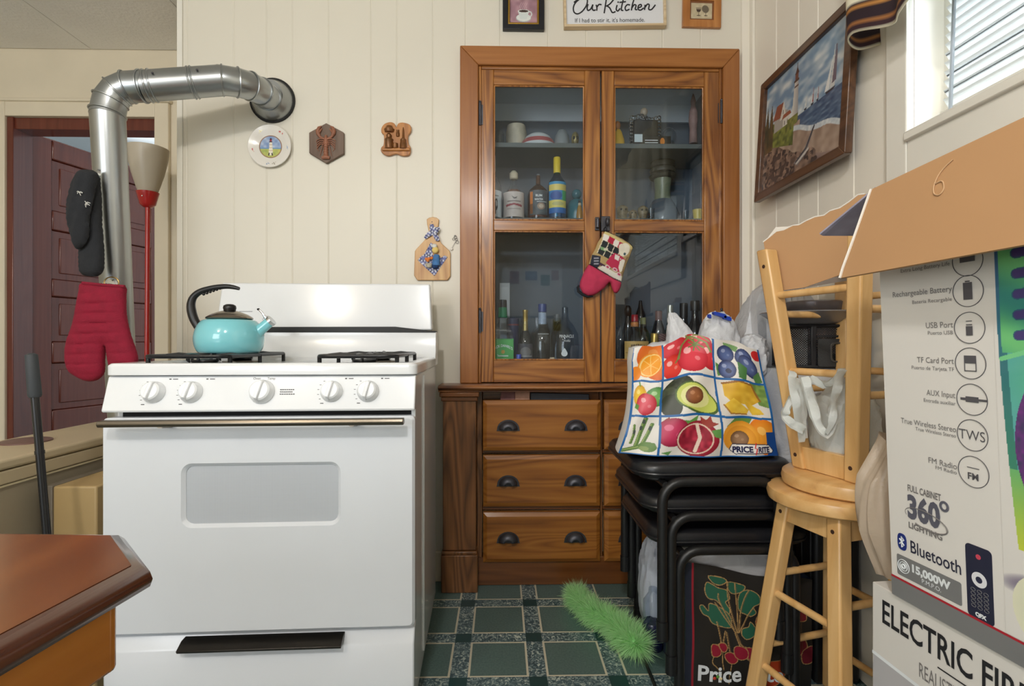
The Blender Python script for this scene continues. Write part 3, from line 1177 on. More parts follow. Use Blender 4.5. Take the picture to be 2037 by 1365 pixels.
hd = hb.obj('door_handle', STEELB, od, local=True, bevel=.002)
for x in (.165, .615):
    G().cyl((x, -.072, .771), (x, -.026, .765), .010).obj('handle_post', STEELB, hd, local=True)
# drawer
dpz = [(.018, .026), (-.026, .026), (-.026, .200), (-.022, .206), (-.008, .236), (.018, .239)]
dw = G().prism(dpz, lambda y, z: (.002, y, z), lambda y, z: (SW - .002, y, z)).obj('storage_drawer', ENAM2, bevel=.004, **kw)
hp = [(-.050, .208), (-.054, .215), (-.03, .228), (-.006, .230), (-.006, .222), (-.03, .209)]
G().prism(hp, lambda y, z: (.190, y, z), lambda y, z: (.584, y, z)).obj('drawer_handle', M('dark_steel', (62, 58, 54), .3, .9), dw, local=True, bevel=.0015)
# burners and grates
for gxa, gxb in ((.036, .250), (.488, .698)):
    g = G()
    zt = .929
    out = [(p[0], p[1], zt) for p in rrect(gxa, gxb, .07, .505, .03, 5)]
    g.tube(out, .0055, 8, closed=True)
    xm = (gxa + gxb) / 2
    g.tube([(gxa, .2875, zt), (gxb, .2875, zt)], .0055, 8)
    for yc in (.175, .40):
        for a in range(4):
            t = a * math.pi / 2
            cx, cy = math.cos(t), math.sin(t)
            far = (xm + cx * (gxb - gxa) / 2, yc + cy * .109, zt)
            near = (xm + cx * .035, yc + cy * .035, zt)
            g.tube([far, ((far[0] + near[0]) / 2, (far[1] + near[1]) / 2, zt + .003), near, (near[0], near[1], zt - .012)], [.0055, .0065, .006, .004], 8)
    for x in (gxa, gxb):
        for y in (.095, .2875, .48):
            g.tube([(x, y, zt), (x, y, .9025)], .006, 8)
    g.obj('grate', GRATE, **kw)
    for yc in (.175, .40):
        bb = G().lathe([(.055, .902), (.055, .906), (.04, .909), (0, .909)], (xm, yc, 0), 28).obj('burner_bowl', STEELB, **kw)
        G().lathe([(.03, .909), (.036, .913), (.034, .918), (0, .92)], (xm, yc, 0), 24).obj('burner_cap', GRATE, bb, local=True)

# ------------------------------------------------------------------ kettle
YK = 1.622
KS = YK / F


def kp(px, py, y=YK):
    p = atY(px, py, y)
    return Vector((p.x, y, p.z))


AQUA = M('aqua_enamel', (128, 204, 214), .12, var=.03, scale=4, coat=.6)
kc = kp(457, 706)
kz0 = .9355
ket = thing('kettle', 'light blue enamel kettle with black curved handle on gas range', 'kettle', (kc.x, YK, kz0))
kt = kp(457, 634).z - kz0
prof = [(0, 0), (.086, 0), (.093, .006), (.100, .022), (.1025, .042), (.1, .062), (.092, .082), (.078, .098), (.062, kt - .004), (.050, kt), (0, kt)]
pp = [(p.x, p.y) for p in smooth_path([(a, b, 0) for a, b in prof[1:-2]], 5)]
g = G().lathe([(0, 0)] + [(a * .945, b) for a, b in pp] + [(.05, kt), (0, kt)], (0, 0, 0), 56)
g.obj('body', AQUA, ket, local=True, smooth=50)
STEEL = M('kettle_steel', (150, 140, 130), .2, 1.0, var=.05)
lid = G().lathe([(.062, kt - .003), (.066, kt), (.064, kt + .004), (.05, kt + .013), (.03, kt + .021), (.012, kt + .026), (0, kt + .027)], (0, 0, 0), 48).obj('lid', STEEL, ket, local=True, smooth=50)
kb = kp(457, 618).z - kz0
G().lathe([(.008, kt + .022), (.011, kb - .006), (.0165, kb), (.0185, kb + .008), (.017, kb + .015), (.010, kb + .019), (0, kb + .02)], (0, 0, 0), 28).obj('lid_knob', BLACK, lid, local=True, smooth=60)
hpts = [(401, 664), (394, 650), (386, 635), (381, 618), (380.5, 603), (386, 590), (398, 580.5), (414, 575), (432, 571.5), (450, 570), (464, 571.5), (476, 574.5)]
hr = [5, 7.5, 8, 8, 7.2, 6.2, 5.6, 5.2, 5, 4.6, 4, 3]
hw = smooth_path([kp(*p) for p in hpts], 6)
rr = [np.interp(i / 6, range(12), hr) * KS * 1.05 for i in range(len(hw))]
g = G().tube(hw, rr, 14)
for i in range(6):
    q = kp(405 + 6.5 * i, 585 - 2.3 * i)
    g.ball(q, .005, 8)
g.obj('handle', BLACK, ket, smooth=60)
s0, s1 = kp(504, 668), kp(537, 640)
g = G().tube([s0 + (s0 - s1) * .5, s0, (s0 + s1) / 2, s1], [.026, .021, .0165, .015], 20)
sp_ = g.obj('spout', AQUA, ket, smooth=60)
dd = (s1 - s0).normalized()
G().cyl(s1 - dd * .001, s1 + dd * .008, .0168, .0168, 24).obj('whistle_cap', CHROME, sp_)
g = G().tube([kp(531, 643), kp(523, 634), kp(530, 630), kp(534, 639)], .0028, 8).tube([kp(529, 634), kp(521, 622), kp(514, 615)], [.004, .0035, .003], 8)
lv = g.obj('spout_lever', CHROME, sp_)
G().ball(kp(514, 615.5), .0045, 10, 1, 1, .8).obj('lever_tip', BLACK, sp_)

# ------------------------------------------------------------------ stove pipe and its bits
GALV = M('galvanised_steel', (172, 176, 178), .3, .95, var=.10, scale=3, bump=.05, bscale=8)
pa = atY(246, 770, 1.95)
pb = atY(215, 235, 1.83)
HX0, HX1 = -1.52, -1.265
HT = .668
base_p = Vector((-1.392, 1.97, HT + .0005))
pipe = thing('stove_pipe', 'galvanised steel stove pipe rising and elbowing into the panelled wall', 'pipe', base_p)
topv = atY(214, 225, 1.83)
PR = .0515
G().tube([base_p, topv], [.046, PR], 40).obj('upright_pipe', GALV, pipe)
ax0 = (topv - base_p).normalized()
e0 = topv
e1 = atY(284, 172, 1.85)
corner = atY(218, 167, 1.84)


def elbow(p0, mid, p1, name, r0, r1, k=3):
    """segmented (gored) elbow"""
    pts = []
    pts.append(p0 - (mid - p0).normalized() * .012)
    for i in range(k + 2):
        t = i / (k + 1)
        pts.append(p0 * (1 - t) ** 2 + mid * 2 * t * (1 - t) + p1 * t * t)
    pts.append(p1 + (p1 - mid).normalized() * .012)
    rs = [r0 + (r1 - r0) * i / (len(pts) - 1) for i in range(len(pts))]
    o = G().tube(pts, rs, 40).obj(name, GALV, pipe, smooth=25)
    for i, p in enumerate(pts):
        if i in (0, k + 3):
            continue
        d = (pts[min(i + 1, k + 3)] - pts[max(i - 1, 0)]).normalized()
        seam(p, d, rs[i] + .0015, o)
    return o


def seam(p, d, r, par):
    q = d.to_track_quat('Z', 'Y').to_matrix()
    G().tube([p + q @ Vector((r * math.cos(2 * math.pi * i / 40), r * math.sin(2 * math.pi * i / 40), 0)) for i in range(40)], .003, 6, closed=True).obj('seam', GALV, par)


elbow(e0, corner, e1, 'elbow', PR, PR)
f0 = atY(443, 160, 1.915)
g = G().tube([e1, f0], PR, 40)
hz = g.obj('level_pipe', GALV, pipe)
for t in (.06, .12, .60, .64):
    p = e1.lerp(f0, t)
    seam(p, (f0 - e1).normalized(), PR + .001, hz)
f2 = atY(534, 194, 2.085)
fm = atY(505, 165, 1.94)
elbow(f0, fm, f2, 'elbow', PR, PR * .93)
fc = atY(543, 201, YW)
fl2 = Vector((fc.x, YW - .03, fc.z))
G().tube([f2, fl2], [PR * .93, PR * .93], 40).obj('wall_stub', GALV, pipe)
qm = Vector((0, -1, 0)).to_track_quat('Z', 'Y').to_matrix()
G().lathe([(.086, .0), (.086, .006), (.072, .03), (.062, .055)], (fc.x, YW, fc.z), 44, qm).obj('flared_collar', GALV, pipe, smooth=50)
G().lathe([(.0905, .0005), (.0905, .008), (.082, .010), (.082, .0005)], (fc.x, YW, fc.z), 44, qm).obj('soot_ring', M('black_sealant', (18, 18, 18), .7), pipe)
for t in (.12, .66):
    p = e1.lerp(f0, t)
    G().ball((p.x + .03, p.y - PR + .004, p.z + .02), .004, 8).obj('screw', IRON, hz)

# magnet hooks on the pipe, with what hangs from them
PXY = lambda z: base_p.lerp(topv, (z - base_p.z) / (topv.z - base_p.z))


def hook(px, py, y, label, out):
    c = atY(px, py, y)
    d = Vector(out).normalized()
    q = d.to_track_quat('Z', 'Y').to_matrix()
    t = thing('magnet_hook', label, 'hook', c, group=None)
    G().lathe([(.019, 0), (.019, .008), (.016, .011), (0, .012)], c, 24, q).obj('magnet', CHROME, t)
    G().tube([c + d * .01, c + d * .024, c + d * .032 + Vector((0, 0, -.014)), c + d * .042 + Vector((0, 0, -.008)), c + d * .044], .0025, 8).obj('hook', CHROME, t)
    return c, d


hc, hd_ = hook(200, 349, 1.788, 'round chrome magnet hook holding black cloth mitts on stove pipe', (-.75, -.6, 0))
rc, rd_ = hook(224, 566, 1.835, 'brass-coloured magnet hook holding red quilted mitt on stove pipe', (-.1, -1, 0))
CLOTH = M('charcoal_cloth', (38, 40, 44), .95, var=.15, scale=30, bump=.3, bscale=200)
YG = 1.745


def pxfn(Y, dirx=(0, 0)):
    return lambda u, v, d: (lambda p: Vector((p.x + dirx[0] * d, Y - d, p.z)))(atY(u, v, Y))


bm_ = thing('cloth_mitt', 'charcoal black cloth mitts with white tags hanging on stove pipe', 'mitt', atY(180, 540, YG))
out = sm2([(160, 338), (186, 340), (193, 352), (190, 372), (178, 430), (176, 470), (163, 492), (150, 494), (141, 470), (132, 428), (136, 390), (148, 352)], 5)
g, uv = pillow(out, .022, 5.0, pxfn(YG - .012), .4, True, lambda u, v: .004 * math.sin((u * .9 + v * .25) * .35))
g.obj('outer_layer', CLOTH, bm_, smooth=60)
out = sm2([(170, 345), (194, 345), (200, 380), (202, 440), (206, 500), (205, 535), (196, 549), (178, 550), (162, 545), (158, 525), (158, 480), (164, 420)], 5)
g, uv = pillow(out, .022, 5.0, pxfn(YG + .022), .35)
g.obj('inner_layer', CLOTH, bm_, smooth=60)
WT = M('white_thread', (225, 224, 218), .9)
for (x, y) in ((160, 383), (172, 404)):
    g = G()
    random.seed(x)
    for i in range(5):
        c = pxfn(YG - .036)(x, y, 0)
        e_ = pxfn(YG - .036)(x + random.uniform(-9, 9), y + random.uniform(-7, 9), 0)
        g.tube([c, (c + e_) / 2 + Vector((0, -.004, .002)), e_], .0013, 6)
    g.obj('loose_thread', WT, bm_)
RED = M('red_quilted_cotton', (138, 10, 44), .85, var=.10, scale=40, bump=.35, bscale=260)
YM = 1.775
mt_ = thing('oven_mitt', 'dark red quilted oven mitt hanging on the stove pipe', 'oven mitt', atY(205, 765, YM))
out = sm2([(164, 562), (205, 566), (248, 569), (250, 590), (251, 625), (258, 660), (268, 690), (274, 712), (270, 730), (255, 742), (236, 744), (221, 737), (214, 712), (211, 690), (208, 712), (207, 740), (196, 755), (176, 759), (155, 752), (137, 738), (130, 712), (133, 680), (145, 645), (152, 610), (158, 580)], 5)
q = lambda u, v: -.0060 * math.exp(-((((v + .03 * u) % 20) - 10) / 2.6) ** 2)
g, uv = pillow(out, .030, 3.0, pxfn(YM), .3, True, q)
g.obj('quilted_body', RED, mt_, smooth=60)
g = G().tube([pxfn(YM - .012)(p[0], p[1], 0) for p in ((164, 563), (205, 567), (248, 570))], .005, 8)
g.obj('cuff', RED, mt_)
cR = pxfn(YM + .012)(222, 562, 0)
g = G().tube([cR + Vector((.024 * math.cos(2 * math.pi * i / 20), 0, .018 * math.sin(2 * math.pi * i / 20))) for i in range(20)], .0022, 8, closed=True)
g.obj('hanging_ring', M('brass', (180, 150, 96), .3, 1.0), mt_)

# ------------------------------------------------------------------ heater, side box, pole
ALM = M('almond_enamel', (196, 180, 148), .4, var=.04, scale=3)
ALD = M('almond_enamel_panel', (166, 154, 132), .45, var=.05, scale=3)
ht = thing('space_heater', 'almond enamel kitchen heater with round brown lid left of range', 'heater', ((HX0 + HX1) / 2, 1.5, 0))
G().box(HX0 + .01, HX1 - .012, .95, 2.08, .02, .60).obj('body', ALD, ht, bevel=.006)
G().box(HX0 - .0, HX1 - .004, .94, 2.09, .602, .638).obj('upper_band', ALM, ht, bevel=.004)
G().box(HX0 - .01, HX1, .93, 2.10, .640, HT).obj('top_plate', ALM, ht, bevel=.008, seg=3)
G().box(HX1 - .012, HX1 - .006, .95, 2.08, .596, .601).obj('trim_strip', M('pale_trim', (214, 200, 166), .4), ht)
c = atZ(52, 879, HT)
G().lathe([(.062, HT), (.062, HT + .004), (.056, HT + .006), (0, HT + .006)], (c.x, c.y, 0), 32).obj('round_lid', M('brown_iron', (112, 84, 76), .5, var=.15), ht)
sb = thing('heater_side_box', 'tan metal box standing between heater and gas range', 'box', (-1.165, 1.6, 0))
G().box(-1.232, -1.10, 1.455, 1.9, 0, .575).obj('body', M('tan_enamel', (176, 150, 104), .45, var=.04), sb, bevel=.005)
G().box(-1.238, -1.214, 1.449, 1.9, 0, .578).obj('corner_strip', M('grey_brown_trim', (112, 104, 92), .5), sb, bevel=.002)
G().tube([(-1.16, 1.56, .577), (-1.15, 1.555, .579), (-1.14, 1.56, .577)], .002, 6).obj('wire_end', BLACK, sb)
pt, pb_ = atY(62, 703, 1.27), atY(92, 1050, 1.255)
pf = pb_ + (pb_ - pt) * ((.012 - pb_.z) / (pb_.z - pt.z))
bh = thing('broom_handle', 'black metal pole with rubber grip leaning beside the range', 'pole', pf)
dv = (pt - pb_).normalized()
G().cyl(pf, pt - dv * .09, .0085, .0085, 20).obj('pole', M('black_pole', (22, 22, 24), .3), bh)
gp = [pt - dv * .105, pt - dv * .1, pt - dv * .02, pt - dv * .004, pt]
G().tube(gp, [.011, .0135, .0125, .012, .006], 24).obj('grip', M('black_rubber', (58, 62, 66), .6), bh)
G().cyl(pb_.lerp(pt, .42), pb_.lerp(pt, .44), .0098, .0098, 20).obj('collar', BLACK, bh)

# ------------------------------------------------------------------ floor lamp
YL = 2.35
lt = atY(294, 296, YL)
lm = thing('floor_lamp', 'red floor lamp with frosted cone shade beside the doorway', 'lamp', (lt.x, YL, 0))
REDM = M('red_lacquer', (176, 22, 24), .25, coat=.5)
zs0, zs1, zc0 = atY(294, 384, YL).z, lt.z, atY(294, 413, YL).z
G().lathe([(.036, zs0), (.046, zs0 + .03), (.062, zs0 + .085), (.076, zs0 + .15), (.082, zs1), (.079, zs1), (.072, zs0 + .15), (.058, zs0 + .085), (.042, zs0 + .03), (.032, zs0 + .002)], (lt.x, YL, 0), 40).obj('lamp_shade', FILM('frosted_plastic', (214, 204, 186), .35, .3, 0), lm, smooth=60)
G().lathe([(.016, zc0), (.03, zc0 + .012), (.044, zs0 + .002), (.036, zs0 + .002), (0, zs0 - .01)], (lt.x, YL, 0), 36).obj('shade_cup', REDM, lm, smooth=50)
G().ball((lt.x, YL - .036, zs0 - .022), .004, 8).obj('screw', CHROME, lm)
pb2 = atY(288.5, 715, YL)
G().tube([(lt.x - .008, YL, .02), (lt.x, YL, zc0 + .005)], .0095, 20).obj('pole', REDM, lm)
G().lathe([(.12, 0), (.12, .012), (.1, .02), (.02, .026), (0, .026)], (lt.x - .008, YL, 0), 36).obj('base', REDM, lm)
G().cyl((lt.x, YL, zs0), (lt.x, YL, zs0 + .05), .015).ball((lt.x, YL, zs0 + .08), .03, 16, 1, 1, 1.3).obj('bulb', M('bulb_glass', (236, 232, 222), .3), lm)

# ------------------------------------------------------------------ things on the panelled wall
def wp(px, py, d=0.0):
    p = atY(px, py, YW)
    return Vector((p.x, YW - d, p.z))


def zo(x0, y0, k):
    """reads points off an enlarged view: returns a mapper to wall points"""
    return lambda x, y, d=0.0: wp(x0 + x / k, y0 + y / k, d)


# decorative plate
c = wp(539.5, 293)
pl = thing('decorative_plate', 'white china plate with lighthouse picture and red anchors on wall', 'plate', c)
RP = .0865
qm = Vector((0, -1, 0)).to_track_quat('Z', 'Y').to_matrix()
CHINA = M('white_china', (232, 228, 220), .15, var=.01, coat=.4)
G().lathe([(.03, .001), (.045, .002), (RP - .004, .014), (RP, .0165), (RP - .002, .018), (.047, .0065), (.044, .005), (0, .005)], c, 56, qm).obj('plate_rim', CHINA, pl, smooth=40)
nr, na = 46, 120
vs, X_, Y_ = [], [], []
for i in range(nr):
    r_ = .0845 * i / (nr - 1) + 1e-5
    for j in range(na):
        a = 2 * math.pi * j / na
        x, z = r_ * math.cos(a), r_ * math.sin(a)
        d = .0054 if r_ < .046 else .0054 + (r_ - .046) / .0395 * .0125
        vs.append(c + Vector((x, -d - .0006, z)))
        X_.append(x)
        Y_.append(z)
A = Art(X_, Y_, (234, 230, 222))
A.ell(0, 0, .0455, .0455, (150, 112, 84))
m = A.mell(0, 0, .043, .043) < 1
A.put(m, (124, 150, 196), (196, 208, 226), A.nz(90))
A.put(m & (A.Y < -.004), (206, 200, 110), (150, 170, 90), A.nz(120, 3))
A.put(m & (A.Y < -.004) & (A.Y > -.009), (110, 150, 190))
A.poly([(-.008, -.034), (.010, -.034), (.006, .018), (-.004, .018)], (238, 232, 214))
for k in range(3):
    A.rect(-.007 + k * .001, .009 - k * .001, -.018 + k * .012, -.014 + k * .012, (212, 190, 168))
A.rect(-.006, .008, .018, .021, (50, 40, 60)).rect(-.003, .005, .021, .030, (150, 60, 60)).poly([(-.005, .030), (.007, .030), (.001, .036)], (40, 34, 52))
A.poly([(-.010, -.036), (-.004, -.036), (-.003, -.024), (-.008, -.024)], (52, 46, 44)).poly([(.004, -.036), (.010, -.036), (.008, -.024), (.004, -.024)], (52, 46, 44))
for ax, az, rot, col in ((.041, .052, 20, (196, 40, 44)), (-.060, -.010, -12, (196, 40, 44))):
    ca, sa = math.cos(R(rot)), math.sin(R(rot))
    T = lambda x, y: (ax + x * ca - y * sa, az + x * sa + y * ca)
    A.line([T(0, .010), T(0, -.009)], .0028, col).line([T(-.007, .005), T(.007, .005)], .0024, col)
    A.line([T(-.009, -.003), T(-.006, -.009), T(0, -.0115), T(.006, -.009), T(.009, -.003)], .0028, col)
for ax, az, col, n_ in ((-.034, .055, (236, 222, 120), 6), (.066, -.004, (150, 176, 210), 6), (-.007, -.066, (110, 140, 180), 5), (.015, -.066, (150, 140, 120), 5)):
    for k in range(n_):
        t = 2 * math.pi * k / n_ + .3
        A.line([(ax, az), (ax + .009 * math.cos(t), az + .009 * math.sin(t))], .0028, col)
g = G()
g.v = vs
g.f = [(i * na + j, i * na + (j + 1) % na, (i + 1) * na + (j + 1) % na, (i + 1) * na + j) for i in range(nr - 1) for j in range(na)]
g.col = A.lin()
g.obj('plate_picture', PRINT('glazed_print', .18, .3), pl)

# lobster plaque
z4 = zo(470, 230, 4.014)
PLW = WOOD('grey_brown_plaque', (88, 70, 58), (108, 88, 74), (122, 102, 88), 'Z', 60, .6, .0, 6, .3)
LOB = M('terracotta_relief', (150, 98, 74), .55, var=.12, scale=40)
lp = thing('lobster_plaque', 'hexagonal wooden plaque with a terracotta lobster in relief', 'plaque', z4(728, 230, .01))
hx_ = [(728, 72), (866, 146), (867, 314), (727, 391), (593, 310), (592, 148)]
G().prism(hx_, lambda x, y: z4(x, y, .016), lambda x, y: z4(x, y, .0)).obj('board', PLW, lp, bevel=.002)
g = G()
px_ = .5 / 1000
body = [z4(728, y, .018) for y in (170, 190, 215, 240, 270, 300, 325, 345)]
g.tube(body, [.004, .0075, .0085, .0085, .0082, .0085, .0088, .009], 14)
for k in range(5):
    q = z4(728, 245 + 20 * k, .018)
    g.tube([q + Vector((.009 * math.cos(a), -.009 * math.sin(a), 0)) for a in (0, .7, 1.57, 2.4, 3.14)], .0016, 6)
g.tube([z4(700, 352, .02), z4(728, 346, .023), z4(758, 352, .02)], [.006, .009, .006], 10)
g.obj('lobster_body', LOB, lp, smooth=60)
for s in (-1, 1):
    P = lambda x, y, d=.02: z4(728 + s * (x - 728), y, d)
    g = G().tube([P(735, 205), P(755, 195), P(775, 185), P(788, 160)], [.004, .0045, .005, .008], 10)
    g.tube([P(788, 165), P(792, 140), P(782, 112), P(762, 100)], [.008, .0085, .006, .002], 10)
    g.tube([P(782, 150), P(770, 135), P(757, 118)], [.006, .004, .0015], 8)
    g.obj('claw', LOB, lp, smooth=60)
    for k in range(4):
        y = 205 + 14 * k
        G().tube([P(738, y), P(770, y - 4, .022), P(800, y + 6 + 8 * k, .018), P(806 - 8 * k, y + 20 + 10 * k, .017)], [.0022, .0022, .0018, .001], 6).obj('lobster_leg', LOB, lp)
    G().tube([P(733, 180), P(755, 260), P(768, 310), P(775, 340)], [.0015, .0014, .0012, .0008], 6).obj('feeler', LOB, lp)

# kitchen relief plaque
kp_ = thing('kitchen_plaque', 'honey brown wooden plaque with coppery kitchen jars in relief', 'plaque', z4(1280, 200, .01))
out = [(1165, 110), (1190, 76), (1235, 62), (1268, 74), (1282, 106), (1296, 76), (1330, 65), (1385, 80), (1402, 112), (1394, 146), (1378, 166), (1376, 205), (1382, 240), (1396, 262), (1395, 302), (1378, 326), (1330, 330), (1280, 314), (1222, 330), (1182, 316), (1160, 290), (1165, 262), (1182, 240), (1184, 166), (1165, 146)]
HON = WOOD('honey_wood', (140, 84, 34), (172, 110, 50), (196, 134, 70), 'Z', 50, .35, .4, 6, .3)
G().prism(sm2(out, 3), lambda x, y: z4(x, y, .014), lambda x, y: z4(x, y, 0)).obj('board', HON, kp_, bevel=.002)
COP = M('coppery_relief', (120, 78, 40), .35, .35, var=.25, scale=60)
G().tube([z4(1174, 282, .016), z4(1392, 282, .016)], .0068, 12).obj('shelf_ledge', HON, kp_, bevel=.001)
s4 = 2.15 / F / 4.014


def relief(nm, x, prof, d=.014):
    G().lathe([(max(r_ * s4, 1e-6), z4(0, y).z) for r_, y in prof], (z4(x, 0).x, YW - d, 0), 20).obj(nm, COP, kp_, smooth=40)


relief('relief_canister', 1226, [(0, 270), (32, 268), (32, 200), (35, 196), (30, 188), (20, 180), (22, 160), (12, 146), (0, 142)], .016)
relief('relief_mill', 1339, [(0, 270), (27, 268), (26, 225), (23, 215), (24, 195), (10, 180), (8, 150), (7, 120), (3, 95), (0, 92)], .016)
relief('relief_pot', 1276, [(0, 266), (18, 264), (23, 245), (20, 232), (22, 226), (0, 222)], .018)
relief('relief_pitcher', 1296, [(0, 170), (13, 168), (14, 145), (10, 130), (12, 118), (0, 116)], .016)
relief('relief_basket', 1228, [(0, 136), (36, 134), (42, 112), (34, 108), (24, 84), (0, 76)], .012)

# cutting-board ornament
z8 = zo(810, 420, 8.533)
PINE = WOOD('pine_board', (168, 116, 62), (196, 148, 88), (214, 172, 112), 'Z', 40, .4, .25, 5, .3)
cb = thing('cutting_board_ornament', 'small pine cutting-board ornament with gingham bow and doll', 'ornament', z8(430, 700, .01))
out = [(338, 150), (380, 122), (440, 110), (505, 122), (545, 155), (535, 250), (512, 350), (545, 480), (590, 560), (720, 680), (736, 720), (738, 1110), (690, 1180), (180, 1180), (124, 1100), (138, 690), (160, 655), (300, 505), (345, 440), (372, 350), (345, 230)]
G().prism(out, lambda x, y: z8(x, y, .012), lambda x, y: z8(x, y, .001)).obj('board', PINE, cb, bevel=.002)
G().cyl(z8(428, 195, .0118), z8(428, 195, .0124), .0022, n=10).obj('nail_hole', BLACK, cb)
GING = PRINT('gingham_print', .85)


def gingham(name, pts, d, ax=(1, 1), bulge=.004):
    """checked cloth patch filling a polygon (enlarged-view points)"""
    g, uv = pillow(pts, bulge, 26, lambda x, y, t: z8(x, y, d + t), .4, True)
    p, q = uv[:, 0] * ax[0] + uv[:, 1] * ax[1], -uv[:, 0] * ax[1] + uv[:, 1] * ax[0]
    a, b_ = (p % 44) < 22, (q % 44) < 22
    cc = np.where((a & b_)[:, None], (28, 30, 78), np.where((a | b_)[:, None], (120, 126, 176), (236, 238, 246)))
    A = Art(uv[:, 0], uv[:, 1])
    A.c = cc.astype(float)
    g.col = A.lin()
    return g.obj(name, GING, cb, smooth=60)


def dens(pts, step=12):
    o = []
    for a, b_ in zip(pts, pts[1:] + pts[:1]):
        n_ = max(1, int(math.dist(a, b_) / step))
        o += [(a[0] + (b_[0] - a[0]) * i / n_, a[1] + (b_[1] - a[1]) * i / n_) for i in range(n_)]
    return o


gingham('bow', dens([(400, 240), (455, 240), (470, 290), (555, 290), (570, 330), (520, 395), (560, 500), (545, 530), (495, 520), (440, 420), (330, 490), (295, 462), (340, 395), (400, 350), (390, 290)]), .020, (.8, .6), .005)
gingham('gingham_cloth', dens([(405, 545), (455, 575), (430, 640), (440, 760), (590, 800), (640, 760), (690, 790), (470, 1110), (190, 845), (230, 790), (300, 740)]), .0135, (.71, .71), .001)
dl = lambda x, y, d: z8(x, y, d)
G().ball(dl(490, 680, .024), .0135, 16, 1, .7, 1).obj('doll_head', M('yellow_felt', (226, 200, 120), .8), cb)
G().lathe([(.009, 0), (.011, .004), (.011, .011), (.006, .015), (0, .016)], dl(475, 640, .022), 16).obj('doll_hat', M('white_felt', (232, 232, 226), .8), cb)
G().tube([dl(500, 930, .021), dl(505, 850, .024), dl(512, 760, .022)], [.017, .015, .011], 14).obj('doll_body', M('blue_doll_cloth', (70, 120, 176), .8, var=.2, scale=60), cb)
G().tube([dl(520, 945, .02), dl(470, 960, .024), dl(455, 920, .024)], [.010, .010, .008], 12).obj('doll_leg', M('navy_doll_cloth', (28, 60, 110), .8), cb)
G().lathe([(.010, 0), (.016, .014), (.017, .015), (.013, .015), (0, .012)], dl(385, 970, .022), 18).obj('doll_basket', M('straw', (196, 190, 170), .8, var=.3, scale=120), cb)
for x, y in ((340, 830), (385, 825), (430, 815), (365, 855)):
    G().ball(dl(x, y, .026), .0065, 10).obj('orange_ball', M('orange_felt', (222, 130, 60), .7), cb)
tk = thing('wire_trinket', 'tiny silver wire trinket with white bead hanging beside cabinet casing', 'trinket', z8(810, 560, .006))
g = G()
for k, (x, y, r_) in enumerate(((815, 430, .0035), (790, 480, .005), (835, 485, .005), (850, 530, .006), (820, 450, .006))):
    c = z8(x, y, .006)
    g.tube([c + Vector((r_ * math.cos(t), .001 * math.sin(3 * t), r_ * math.sin(t))) for t in [2 * math.pi * i / 14 for i in range(14)]], .0007, 6, closed=True)
g.tube([z8(840, 500, .006), z8(800, 560, .006), z8(760, 640, .006)], .0007, 6)
g.obj('wire', IRON, tk)
G().ball(z8(757, 650, .006), .0055, 12, 1.2, .7, .8).obj('bead', CHINA, tk)


# ------------------------------------------------------------------ small pictures along the top
def pframe(name, label, cat, c, w, h, fw, depth, mat, rot=0.0, inner=None):
    t = thing(name, label, cat, c, (0, rot, 0))
    o_ = [(-w / 2, -h / 2), (w / 2, -h / 2), (w / 2, h / 2), (-w / 2, h / 2)]
    i_ = [(-w / 2 + fw, -h / 2 + fw), (w / 2 - fw, -h / 2 + fw), (w / 2 - fw, h / 2 - fw), (-w / 2 + fw, h / 2 - fw)]
    G().ring(o_, i_, lambda x, z: (x, -depth, z), lambda x, z: (x, -.001, z)).obj('picture_frame', mat, t, local=True, bevel=.002)
    return t


def ppic(t, w, h, y, draw, name='picture', n=90):
    A = artgrid(n, max(8, int(n * h / w)), w, h, (255, 255, 255))
    draw(A)
    g = G().sheet(n, max(8, int(n * h / w)), lambda u, v: (u * w - w / 2, y, v * h - h / 2))
    g.col = A.lin()
    return g.obj(name, PRINT('matt_print', .5), t, local=True)


bz = wp(1041, 64).z
x0, x1 = wp(1000, 30).x, wp(1082, 30).x
cw_, ch_ = x1 - x0, 2.397 - bz
t = pframe('coffee_picture', 'small black and gold framed picture of a white coffee cup', 'picture', Vector(((x0 + x1) / 2, YW, bz + ch_ / 2)), cw_, ch_, .021, .022, M('black_frame', (22, 24, 30), .35))
GOLD = M('gold_leaf', (176, 138, 60), .35, .8, var=.15, scale=30)
iw, ih = cw_ - .042, ch_ - .042
G().ring([(-iw / 2, -ih / 2), (iw / 2, -ih / 2), (iw / 2, ih / 2), (-iw / 2, ih / 2)], [(-iw / 2 + .008, -ih / 2 + .008), (iw / 2 - .008, -ih / 2 + .008), (iw / 2 - .008, ih / 2 - .008), (-iw / 2 + .008, ih / 2 - .008)], lambda x, z: (x, -.019, z), lambda x, z: (x, -.001, z)).obj('gold_slip', GOLD, t, local=True, bevel=.002)


def draw(A):
    A.put(np.ones(A.X.shape), (150, 112, 124), (196, 156, 166), A.nz(60))
    cx, cz = .056, .040
    A.ell(cx, cz - .016, .031, .017, (176, 184, 182)).ell(cx, cz - .014, .029, .015, (226, 230, 226))
    A.poly([(cx - .023, cz + .012), (cx + .023, cz + .012), (cx + .013, cz - .020), (cx - .013, cz - .020)], (214, 222, 220))
    A.ell(cx, cz + .012, .023, .007, (232, 236, 232)).ell(cx, cz + .012, .019, .005, (60, 40, 34))
    A.arc(cx + .024, cz, .009, .010, .004, (214, 222, 220))
    for k in range(4):
        A.line([(cx - .012 + k * .008, cz + .02), (cx - .016 + k * .008, cz + .032), (cx - .009 + k * .008, cz + .046)], .002, (222, 200, 204), .6)


ppic(t, iw - .016, ih - .016, -.008, draw)

